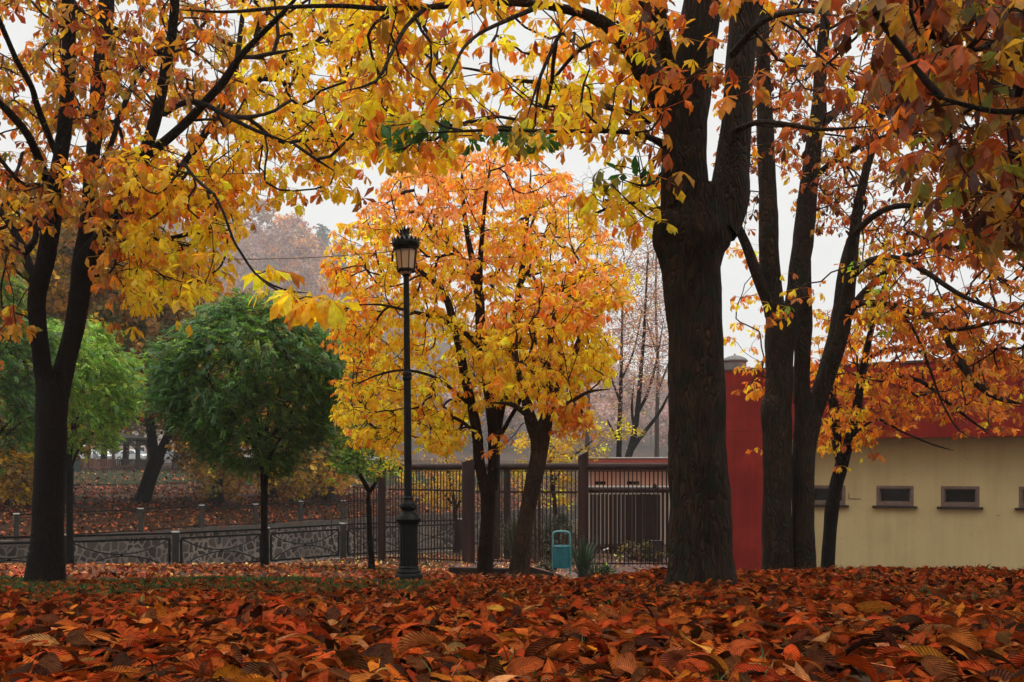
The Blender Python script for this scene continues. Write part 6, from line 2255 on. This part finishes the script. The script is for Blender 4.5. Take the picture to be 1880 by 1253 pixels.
def railing(label, pts, h, style, sag=0):
    r = thing('railing', pts[0], label, 'railing')
    pts = [np.array(p) for p in pts]
    for p in pts:
        m = MB(); m.box((p[0], p[1], p[2] + (h + .02) / 2 - .1), (.15, .15, h + .22), .5)
        po = m.build('post', M_post, r)
        m = MB(); m.box((p[0], p[1], p[2] + h + .035), (.19, .19, .035), .5)
        m.build('cap', M_cap, po)
    for a, b in zip(pts[:-1], pts[1:]):
        d = (b - a); Ln = np.linalg.norm(d); u = d / Ln
        a2, b2 = a + u * .1, b - u * .1
        up = np.array([0, 0, 1.0])
        m = MB()
        m.bar(a2 + up * h, b2 + up * h, .06, .05)
        if style == 'arch':
            t0, t1 = .1, h - .14
            a3, b3 = a2 + u * .06, b2 - u * .06
            m.bar(a3 + up * t1, b3 + up * t1, .045, .05); m.bar(a3 + up * t0, b3 + up * t0, .045, .05)
            m.bar(a3 + up * (t0 + .03), a3 + up * (t1 - .03), .05, .05); m.bar(b3 + up * (t0 + .03), b3 + up * (t1 - .03), .05, .05)
            mid = (t0 + t1) / 2
            for sg in (1, -1):
                cv = []
                for i in range(17):
                    t = i / 16
                    e = (2 * t - 1) ** 2
                    cv.append(a3 + (b3 - a3) * t + up * (mid + sg * (.025 + (t1 - mid - .03) * e)))
                m.tube(cv, .017, 6)
            c = (a3 + b3) / 2 + up * mid
            m.box(tuple(c), (.07, .05, .08))
        else:
            m.bar(a2 + up * (h * .12), b2 + up * (h * .12), .03, .035)
            m.bar(a2 + up * (h * .87), b2 + up * (h * .87), .02, .02)
        m.build('panel', M_railing, r)
    return r


pp = []
for px in (-90, 118, 322, 488, 630, 745, 845):
    k = (px - CX) / F
    lo_, hi_ = 10., 60.
    for _ in range(50):
        md = (lo_ + hi_) / 2
        if md < near_line(k * md) - .35: lo_ = md
        else: hi_ = md
    x = k * lo_
    zt = E - lo_ * (np.interp(px, [-90, 120, 320, 490, 630, 720, 845], [124, 120, 114.5, 106.5, 98.5, 94, 90]) / F)
    pp.append((x, lo_, zt - 1.0))
railing('dark metal railing with crossing arcs along the near edge of the channel', pp, 1.0, 'arch')
pp = []
for px in (30, 128, 258, 370, 469, 552, 630, 700, 765):
    k = (px - CX) / F
    lo_, hi_ = 14., 90.
    for _ in range(50):
        md = (lo_ + hi_) / 2
        if md < far_line(k * md) + .25: lo_ = md
        else: hi_ = md
    x = k * lo_
    pp.append((x, lo_, float(g_far(x, lo_ + .02)) - .02))
railing('plain post and rail railing along the far edge of the channel', pp, .86, 'plain')

# ------------------------------------------------------------------ red and yellow building on the right
def wall_y(x):
    return 22.0 - .53 * (x - 8.47)


ux = np.array([1, -.53, 0]) / math.hypot(1, .53)       # along the wall, towards the right
un = np.array([-.53, -1, 0]) / math.hypot(1, .53)      # out of the wall, towards the camera


def W(x, off, z):
    """point on the wall line at abscissa x, off metres in front of it, at height z"""
    return np.array([x, wall_y(x), 0]) + un * off + np.array([0, 0, z])


def slab(m, x0, x1, o0, o1, z0, z1):
    v = [W(x0, o0, z0), W(x1, o0, z0), W(x1, o1, z0), W(x0, o1, z0), W(x0, o0, z1), W(x1, o0, z1), W(x1, o1, z1), W(x0, o1, z1)]
    return m.add(v, [(0, 1, 2, 3), (7, 6, 5, 4), (4, 5, 1, 0), (5, 6, 2, 1), (6, 7, 3, 2), (7, 4, 0, 3)])


GZB = -.15
zband0, zband1 = E + .715, E + 2.27
bl = thing('flat_roofed_building', W(9, 0, 0), 'low building with ochre wall, small windows and a deep red roof band', 'building')
xL, xR = 5.35, 17.0
m = MB()
wins = []
for px0, px1 in ((1487, 1552), (1609.5, 1677), (1728, 1798), (1871, 1944)):
    def onwall(px):
        k = (px - CX) / F
        return k * (22 + .53 * 8.47) / (1 + .53 * k)
    wins.append((onwall(px0), onwall(px1)))
wz0, wz1 = E - (928.5 - HY) / F * 22.0, E - (892.5 - HY) / F * 22.0
# wall with real openings: courses below, above and between the windows
slab(m, xL, xR, -.3, 0, GZB - .2, wz0)
slab(m, xL, xR, -.3, 0, wz1, zband1 - .3)
edges = [xL] + [e for w_ in wins for e in w_] + [xR]
for i in range(0, len(edges), 2):
    slab(m, edges[i], edges[i + 1], -.3, 0, wz0, wz1)
m.build('wall', M_yellowwall, bl)
for x0, x1 in wins:
    f = MB()
    t = .055 / math.hypot(1, .53) ** 1
    slab(f, x0 - .004, x1 + .004, -.12, .012, wz1 - .06, wz1 + .004)
    slab(f, x0 - .004, x1 + .004, -.12, .012, wz0 - .004, wz0 + .07)
    slab(f, x0 - .004, x0 + .055, -.12, .010, wz0 + .07, wz1 - .06)
    slab(f, x1 - .055, x1 + .004, -.12, .010, wz0 + .07, wz1 - .06)
    # inner sash
    slab(f, x0 + .055, x1 - .055, -.14, -.06, wz1 - .085, wz1 - .06)
    slab(f, x0 + .055, x1 - .055, -.14, -.06, wz0 + .07, wz0 + .095)
    slab(f, x0 + .055, x0 + .078, -.14, -.06, wz0 + .095, wz1 - .085)
    slab(f, x1 - .078, x1 - .055, -.14, -.06, wz0 + .095, wz1 - .085)
    fo = f.build('window', M_frame, bl, bevel=.004)
    g = MB(); slab(g, x0 + .07, x1 - .07, -.115, -.10, wz0 + .08, wz1 - .07)
    g.build('pane', M_glass, fo)
    sl = MB(); slab(sl, x0 - .07, x1 + .07, -.05, .10, wz0 - .055, wz0 - .006)
    sl.build('sill', M_sill, fo, bevel=.006)
m = MB()
slab(m, 4.25, xR, -2.2, .62, zband0 + .25, zband1)          # roof slab
slab(m, 6.1, xR, .45, .62, zband0, zband1 - .3)               # front fascia hanging down
m2 = MB()
slab(m2, 6.1, xR, .42, .635, zband0, zband1 + .03)
slab(m2, 4.34, 6.1, .42, .635, zband0 + .2, zband1 + .03)
m2.build('roof_band', M_redwall, bl)
m3 = MB()
slab(m3, 4.38, xR, -2.6, .42, zband0 + .30, zband1 - .1)
m3.build('roof_slab', M_redwall, bl)
m4 = MB()
slab(m4, 4.3, 6.1, -.35, .63, GZB - .3, zband0 + .196)
m4.build('end_wall', M_redwall, bl)
m5 = MB()
slab(m5, 4.32, xR, .36, .66, zband1 + .034, zband1 + .085)
m5.build('coping', noisy_mat('dark_coping', (.06, .03, .025), (.1, .05, .04), scale=5, rough=.7, bump=.2), bl)
m6 = MB()
slab(m6, xL, xR, -6, -2.6, GZB, zband1 - .12)
m6.build('rear_block', M_redwall, bl)
# thin bracket mark left on the wall between two windows
m7 = MB()
k0, k1 = onwall(1558), onwall(1581)
zc = E - (916.5 - HY) / F * 22.2
slab(m7, k0, k1, .0, .012, zc - .008, zc + .008)
slab(m7, k0, k0 + .012, .0, .012, zc + .008, zc + .12)
m7.build('wall_bracket', M_frame, bl)
# roof ventilator dome
q = P(1349, 666, 25.5)
vent = thing('roof_ventilator', (q[0], q[1], q[2] - .2), 'small grey domed ventilator on the roof edge right of the thick trunk', 'ventilator')
m = MB(); m.lathe([(.29, -.35), (.29, .0), (.33, .02), (.33, .05), (.28, .10), (.18, .15), (.07, .18), (.01, .185)], tuple(q), 24); m.build('dome', M_grey, vent, True)
m = MB(); m.lathe([(.025, .18), (.025, .21), (.01, .23)], tuple(q), 8); m.build('knob', M_grey, vent, True)

# ------------------------------------------------------------------ salmon building beyond the gate
pb = thing('low_salmon_building', PG(1170, 36), 'low salmon building with red roof edge behind the gate', 'building')
x0, x1, yb = 2.75, 8.6, 35.5
g0 = gz(4, 35) - .2
zt, zm = zpx(852, yb), zpx(893, yb)
ops = [(2.98, 3.35), (4.1, 4.55)]
zo0, zo1 = zpx(891, yb), zpx(884, yb)
m = MB()
ed = [x0] + [e for o_ in ops for e in o_] + [x1]
m.box(((x0 + x1) / 2, yb + .15, (zm + zo0) / 2 + .01), (x1 - x0, .3, abs(zo0 - zm) + .0))
m.box(((x0 + x1) / 2, yb + .15, (zo1 + zt) / 2), (x1 - x0, .3, zt - zo1))
for i in range(0, len(ed), 2):
    m.box(((ed[i] + ed[i + 1]) / 2, yb + .15, (zo0 + zo1) / 2), (ed[i + 1] - ed[i], .3, zo1 - zo0))
m.box((x0 + .15, yb + 2.3, (g0 + zt) / 2), (.3, 4, zt - g0))
m.box((x1 - .15, yb + 2.3, (g0 + zt) / 2), (.3, 4, zt - g0))
m.build('wall', M_pinkwall, pb)
for a_, b_ in ops:
    w_ = MB(); w_.box(((a_ + b_) / 2, yb + .2, (zo0 + zo1) / 2), (b_ - a_, .04, zo1 - zo0))
    w_.build('window', M_glass, pb)
m = MB(); m.box(((x0 + x1) / 2, yb + .02, zm - .03), (x1 - x0 + .06, .16, .1)); m.build('string_course', M_whitetrim, pb)
m = MB(); m.box(((x0 + x1) / 2, yb + .15, (g0 + zm - .08) / 2), (x1 - x0 - .01, .28, zm - .08 - g0)); m.build('lower_wall', M_palewall, pb)
m = MB(); m.box(((x0 + x1) / 2 - .05, yb + 2.0, (zt + zpx(843, yb)) / 2), (x1 - x0 + .3, 4.9, zpx(843, yb) - zt)); m.build('roof', M_redtrim, pb)
m = MB(); m.box(((x0 + x1) / 2 - .05, yb + 2.0, zpx(842, yb) + .02), (x1 - x0 + .4, 5.0, .035)); m.build('roof_edge', M_whitetrim, pb)

# ------------------------------------------------------------------ gazebo, cars and houses beyond the lawn
gzd = 88.0
cx = (208 - CX) / F * gzd
gz0 = gz(cx, gzd)
s = gzd / F
gaz = thing('gazebo', (cx, gzd, gz0), 'dark wooden gazebo with flat roof and balustrade on the far lawn', 'gazebo')
zed = E + (HY - 809) * s
Rg = 64 * s
m = MB(); m.lathe([(Rg * .98, .0), (Rg * .98, .22)], (cx, gzd, gz0 - .05), 8); m.build('floor', M_gaz, gaz)
for k in range(8):
    a = 2 * math.pi * (k + .5) / 8
    a1 = 2 * math.pi * (k + 1.5) / 8
    p0 = np.array([cx + Rg * .93 * math.cos(a), gzd + Rg * .93 * math.sin(a), gz0])
    p1 = np.array([cx + Rg * .93 * math.cos(a1), gzd + Rg * .93 * math.sin(a1), gz0])
    m = MB(); m.box((p0[0], p0[1], (gz0 + zed) / 2), (.2, .2, zed - gz0), a); m.build('post', M_gaz, gaz)
    m = MB()
    u = (p1 - p0); L_ = np.linalg.norm(u); u = u / L_
    for sg, pz in ((1, p0), (-1, p1)):
        m.bar(pz + [0, 0, zed - gz0 - .85], pz + u * sg * .7 + [0, 0, zed - gz0 - .12], .09, .11)
    m.bar(p0 + u * .1 + [0, 0, zed - gz0 - .36], p1 - u * .1 + [0, 0, zed - gz0 - .36], .06, .08)
    for i in range(1, 9):
        q = p0 + (p1 - p0) * i / 9
        m.box((q[0], q[1], zed - .18), (.06, .06, .3))
    m.build('bracket', M_gaz, gaz)
    if k != 1:
        m = MB()
        m.bar(p0 + u * .1 + [0, 0, .95], p1 - u * .1 + [0, 0, .95], .1, .09); m.bar(p0 + u * .1 + [0, 0, .3], p1 - u * .1 + [0, 0, .3], .08, .08)
        for i in range(1, 13):
            q = p0 + (p1 - p0) * i / 13
            m.box((q[0], q[1], gz0 + .62), (.075, .075, .62))
        m.build('balustrade', M_gazred if k in (4, 5) else M_gaz, gaz)
m = MB(); m.lathe([(Rg * 1.14, 0), (Rg * 1.16, .14), (Rg * .7, .42), (Rg * .1, .72), (.02, .78)], (cx, gzd, zed), 8); m.build('roof', M_gazroof, gaz)

M_darkbin = noisy_mat('dark_teal_bin', (.012, .03, .034), (.022, .048, .052), scale=3, rough=.6, bump=.1)
q = PG(140, 80)
wb = thing('waste_container', q, 'dark blue green waste container standing left of the gazebo', 'container')
m = MB(); m.prism([(q[0] - .36, q[1] - .35, q[2] + .1), (q[0] + .36, q[1] - .35, q[2] + .1), (q[0] + .42, q[1] - .4, q[2] + 1.0), (q[0] - .42, q[1] - .4, q[2] + 1.0)], (0, 0, 0), (0, .75, 0)); m.build('body', M_darkbin, wb, bevel=.03)
m = MB(); m.box((q[0], q[1], q[2] + 1.04), (.92, .88, .08)); m.build('lid', M_darkbin, wb, bevel=.03)
for dx in (-.3, .3):
    m = MB(); m.tube([(q[0] + dx - .03, q[1] - .25, q[2] + .08), (q[0] + dx + .03, q[1] - .25, q[2] + .08)], .09, 12); m.build('wheel', M_black, wb)
q = PG(340, 70)
bn = thing('park_bench', q, 'dark park bench on the grass right of the gazebo', 'bench')
m = MB()
for k in range(4): m.box((q[0], q[1] - .2 + k * .13, q[2] + .45), (1.9, .11, .04))
m.build('seat', M_gaz, bn)
m = MB()
for k in range(3): m.box((q[0], q[1] + .26 + .03 * k, q[2] + .6 + k * .14), (1.9, .035, .11))
m.build('backrest', M_gaz, bn)
for dx in (-.75, .75):
    m = MB(); m.bar((q[0] + dx, q[1] - .2, q[2] - .05), (q[0] + dx, q[1] - .2, q[2] + .43), .07); m.bar((q[0] + dx, q[1] + .24, q[2] - .05), (q[0] + dx, q[1] + .34, q[2] + .95), .07); m.build('leg', M_gaz, bn)


def car_paint(name, c):
    return noisy_mat(name, c, tuple(k * 1.06 for k in c), scale=2, rough=.28, bump=0, spec=.6)


M_tyre = noisy_mat('tyre_rubber', (.012, .012, .012), (.02, .02, .02), scale=8, rough=.85, bump=0)
M_carglass = glass_mat('car_glass', (.10, .12, .12), .05)
M_lampw = glass_mat('headlamp', (.6, .6, .58), .1)
M_lampr = glass_mat('tail_lamp', (.3, .02, .015), .15)


def car(label, px, d, yaw, paint, van=False, name='parked_car'):
    q = PG(px, d)
    root = thing(name, q, label, 'van' if van else 'car', 'vehicles parked beyond the gazebo')
    L_, Wd = (4.9, 1.9) if van else (4.3, 1.75)
    prof = [(-2.4, .35), (-2.45, .8), (-2.4, 1.85), (-2.2, 2.05), (1.1, 2.05), (1.5, 1.85), (1.95, 1.2), (2.4, 1.0), (2.45, .4)] if van else \
        [(-2.12, .35), (-2.15, .75), (-2.05, .95), (-1.75, 1.0), (-1.2, 1.36), (-.7, 1.46), (.1, 1.46), (.55, 1.34), (1.15, .98), (1.8, .88), (2.12, .72), (2.15, .4)]
    belt = 1.2 if van else .95

    def loft(pr, w0, w1, zs):
        m = MB(); v = []
        n = len(pr)
        for sd in (-1, 1):
            for x, z in pr:
                w = w0 if z <= zs else w0 + (w1 - w0) * (z - zs) / (pr and max(p_[1] for p_ in pr) - zs)
                v.append((q[0] + x, q[1] + sd * w, q[2] + z))
        f = [tuple(range(n)), tuple(range(2 * n - 1, n - 1, -1))] + [((i + 1) % n, i, i + n, (i + 1) % n + n) for i in range(n)]
        m.add(v, f)
        return m
    loft(prof, Wd / 2, Wd / 2 - .2, belt).build('body', paint, root, bevel=.05)
    top = max(z for x, z in prof)
    wn = MB()
    for sd in (-1, 1):
        y0, y1 = sd * (Wd / 2 + .004), sd * (Wd / 2 - .17)
        segs = [(.9, 1.55, .75, 1.15), (-.1, .8, -.1, .7)] if van else [(-1.25, -.12, -.95, -.12), (-.02, 1.0, -.02, .5)]
        for xa, xb_, xc, xd in segs:
            v = [(q[0] + xa, q[1] + y0, q[2] + belt + .03), (q[0] + xb_, q[1] + y0, q[2] + belt + .03), (q[0] + xd, q[1] + y1, q[2] + top - .1), (q[0] + xc, q[1] + y1, q[2] + top - .1)]
            wn.prism(v, (0, 0, 0), (0, sd * .012, 0))
    wn.build('side_window', M_carglass, root)
    a, b = ((1.98, 1.2), (1.53, 1.84)) if van else ((1.13, 1.0), (.58, 1.33))
    ws = MB(); ws.prism([(q[0] + a[0], q[1] - Wd / 2 + .12, q[2] + a[1]), (q[0] + a[0], q[1] + Wd / 2 - .12, q[2] + a[1]), (q[0] + b[0], q[1] + Wd / 2 - .25, q[2] + b[1]), (q[0] + b[0], q[1] - Wd / 2 + .25, q[2] + b[1])], (0, 0, 0), (.03, 0, .04)); ws.build('windscreen', M_carglass, root)
    a, b = ((-2.46, 1.25), (-2.42, 1.8)) if van else ((-1.73, 1.02), (-1.24, 1.33))
    ws = MB(); ws.prism([(q[0] + a[0], q[1] + Wd / 2 - .14, q[2] + a[1]), (q[0] + a[0], q[1] - Wd / 2 + .14, q[2] + a[1]), (q[0] + b[0], q[1] - Wd / 2 + .27, q[2] + b[1]), (q[0] + b[0], q[1] + Wd / 2 - .27, q[2] + b[1])], (0, 0, 0), (-.03, 0, .04)); ws.build('rear_window', M_carglass, root)
    for sx in (-1.35, 1.38):
        for sd in (-1, 1):
            w = MB(); w.tube([(q[0] + sx, q[1] + sd * (Wd / 2 - .2), q[2] + .33), (q[0] + sx, q[1] + sd * (Wd / 2 + .02), q[2] + .33)], .33, 20); wo = w.build('wheel', M_tyre, root)
            w = MB(); w.tube([(q[0] + sx, q[1] + sd * (Wd / 2 + .02), q[2] + .33), (q[0] + sx, q[1] + sd * (Wd / 2 + .03), q[2] + .33)], .2, 14); w.build('rim', M_whitetrim, wo)
    ex = prof[-2][0]
    for sd in (-1, 1):
        h = MB(); h.box((q[0] + ex + .02, q[1] + sd * (Wd / 2 - .3), q[2] + .7), (.06, .36, .15)); h.build('headlight', M_lampw, root)
        h = MB(); h.box((q[0] + prof[1][0] - .01, q[1] + sd * (Wd / 2 - .22), q[2] + .85), (.06, .28, .16)); h.build('tail_light', M_lampr, root)
    root.rotation_euler = (0, 0, yaw)
    return root


P_white, P_silver, P_pale = car_paint('white_car_paint', (.78, .79, .78)), car_paint('silver_car_paint', (.42, .44, .45)), car_paint('pale_blue_car_paint', (.5, .56, .58))
M_lot = noisy_mat('asphalt', (.04, .04, .042), (.075, .073, .07), scale=3, rough=.9, bump=.3)
xs = np.linspace(-75, -20, 60)
X = np.repeat(xs[None, :], 12, 0); Y = (113 + 0 * xs)[None, :] + np.linspace(0, 8.5, 12)[:, None]
sheet('car_park', X, Y, g_far(X, Y) + .05, M_lot)
car('white van parked behind the left posts of the gazebo', 150, 117, math.radians(-60), P_white, True, 'parked_van')
car('white car behind the balustrade in the middle of the gazebo', 184, 117, math.radians(-48), P_silver)
car('white hatchback seen between the right hand posts of the gazebo', 246, 117, math.radians(-20), P_white)
car('pale car standing right of the forked leaning tree', 306, 117, math.radians(200), P_pale)
car('silver car nearest the green round tree, right of the gazebo', 354, 116, math.radians(-15), P_silver)
# row of pale houses behind the car park
M_h1 = noisy_mat('cream_render', (.55, .46, .36), (.62, .52, .42), scale=.8, rough=.9, bump=.1)
M_h2 = noisy_mat('white_render', (.68, .66, .62), (.75, .73, .69), scale=.8, rough=.9, bump=.1)
M_h3 = noisy_mat('dull_pink_render', (.45, .31, .25), (.52, .37, .3), scale=.8, rough=.9, bump=.1)
M_tile = noisy_mat('roof_tiles', (.2, .09, .06), (.3, .14, .09), scale=3, rough=.9, bump=.3)
for i, (px0, px1, mat_, lab) in enumerate(((120, 232, M_h3, 'dull pink house behind the gazebo posts'), (236, 330, M_h1, 'cream house behind the forked leaning tree'), (334, 440, M_h2, 'white walled house behind the silver car'), (600, 700, M_h2, 'pale house glimpsed behind the young tree'))):
    d_ = 126.0
    a_, b_ = (px0 - CX) / F * d_, (px1 - CX) / F * d_
    z_ = gz((a_ + b_) / 2, d_) - .6
    r = thing('house', ((a_ + b_) / 2, d_, z_), lab, 'house', 'row of houses behind the parked cars')
    H = 5.2
    m = MB(); m.box(((a_ + b_) / 2, d_ + 3, z_ + H / 2), (b_ - a_, 6, H)); m.build('wall', mat_, r)
    m = MB()
    m.prism([(a_ - .3, d_ - .4, z_ + H), (a_ - .3, d_ + 6.4, z_ + H), (a_ - .3, d_ + 3, z_ + H + 2.0)], (0, 0, 0), (b_ - a_ + .6, 0, 0)); m.build('roof', M_tile, r)
    n_ = max(2, int((b_ - a_) / 2.2))
    for k in range(n_):
        xx = a_ + (k + .5) * (b_ - a_) / n_
        for zz_ in (1.7, 3.9):
            w = MB(); w.box((xx, d_ - .01, z_ + zz_), (.9, .08, 1.1)); wo = w.build('window', M_whitetrim, r)
            w = MB(); w.box((xx, d_ - .045, z_ + zz_), (.76, .03, .96)); w.build('pane', M_glass, wo)

# ------------------------------------------------------------------ light, haze, camera
SUN_EL, SUN_AZ = math.radians(58), math.radians(-25)      # high in front of the camera to the left, through cloud
w = bpy.data.worlds.new('World')
scene.world = w
w.use_nodes = True
nt = w.node_tree
nt.nodes.clear()
L = nt.links.new
out = nd(nt, 'ShaderNodeOutputWorld')
bg = nd(nt, 'ShaderNodeBackground')
bg.inputs['Strength'].default_value = .12
sky = nd(nt, 'ShaderNodeTexSky', sky_type='NISHITA')
sky.sun_disc = False
sky.sun_elevation = SUN_EL
sky.sun_rotation = SUN_AZ
hs = nd(nt, 'ShaderNodeHueSaturation')
hs.inputs['Saturation'].default_value = .25
L(sky.outputs['Color'], hs.inputs['Color'])
mx = nd(nt, 'ShaderNodeMix', data_type='RGBA')                 # closed cloud deck
mx.inputs['Factor'].default_value = .9
L(hs.outputs['Color'], mx.inputs['A'])
mx.inputs['B'].default_value = (8.6, 8.7, 8.55, 1)
# an overcast sky is about three times as bright overhead as it is near the horizon
tc = nd(nt, 'ShaderNodeTexCoord')
sx = nd(nt, 'ShaderNodeSeparateXYZ')
L(tc.outputs['Generated'], sx.inputs['Vector'])
zr = nd(nt, 'ShaderNodeMapRange', interpolation_type='SMOOTHSTEP')
zr.inputs['From Min'].default_value = .45
zr.inputs['From Max'].default_value = .85
zr.inputs['To Min'].default_value = .89
zr.inputs['To Max'].default_value = 2.9
L(sx.outputs['Z'], zr.inputs['Value'])
zm_ = nd(nt, 'ShaderNodeMix', data_type='RGBA', blend_type='MULTIPLY')
zm_.inputs['Factor'].default_value = 1
L(mx.outputs['Result'], zm_.inputs['A'])
L(zr.outputs['Result'], zm_.inputs['B'])
L(zm_.outputs['Result'], bg.inputs['Color'])
L(bg.outputs[0], out.inputs['Surface'])

sl = bpy.data.lights.new('sun', 'SUN')
sl.energy = 1.5
sl.angle = math.radians(25)
sl.color = (1, .95, .88)
so = bpy.data.objects.new('sun', sl)
COL.objects.link(so)
# sun_rotation is measured clockwise from +Y
dirv = Vector((math.sin(SUN_AZ) * math.cos(SUN_EL), math.cos(SUN_AZ) * math.cos(SUN_EL), math.sin(SUN_EL)))
so.rotation_euler = dirv.to_track_quat('Z', 'Y').to_euler()
so.location = (0, 0, 60)

HAZE = 0.00055
hz, nt = new_mat('haze')
out = nd(nt, 'ShaderNodeOutputMaterial')
pv = nd(nt, 'ShaderNodeVolumePrincipled')
pv.inputs['Color'].default_value = (.995, .995, .995, 1)
pv.inputs['Density'].default_value = HAZE
pv.inputs['Anisotropy'].default_value = .2
nt.links.new(pv.outputs[0], out.inputs['Volume'])
m = MB()
m.box((0, 385, (E - 5.6 + 230) / 2), (1560, 860, 230 - (E - 5.6)))
o = m.build('haze', hz, None)
tag(o, 'thin autumn mist hanging over the whole park', 'mist', kind='stuff')

cam = bpy.data.cameras.new('camera')
cam.lens = 35.0
cam.sensor_width = 36.0
cam.shift_y = (HY - 626.5) / 1880
cam.clip_end = 2000
cam.clip_start = .05
co = bpy.data.objects.new('camera', cam)
co.location = (0, 0, E)
co.rotation_euler = (math.radians(90), 0, 0)
COL.objects.link(co)
scene.camera = co

scene.render.engine = 'CYCLES'
scene.view_settings.view_transform = 'Standard'
scene.view_settings.look = 'None'
scene.view_settings.exposure = -0.15
scene.view_settings.gamma = 1.0
scene.view_settings.use_curve_mapping = False
cy = scene.cycles
cy.max_bounces = 14
cy.diffuse_bounces = 10
cy.glossy_bounces = 2
cy.transmission_bounces = 10
cy.transparent_max_bounces = 4
cy.volume_bounces = 3
cy.use_denoising = True
try:
    cy.denoiser = 'OPENIMAGEDENOISE'
    cy.denoising_input_passes = 'RGB_ALBEDO_NORMAL'
    cy.denoising_prefilter = 'ACCURATE'
except Exception:
    pass
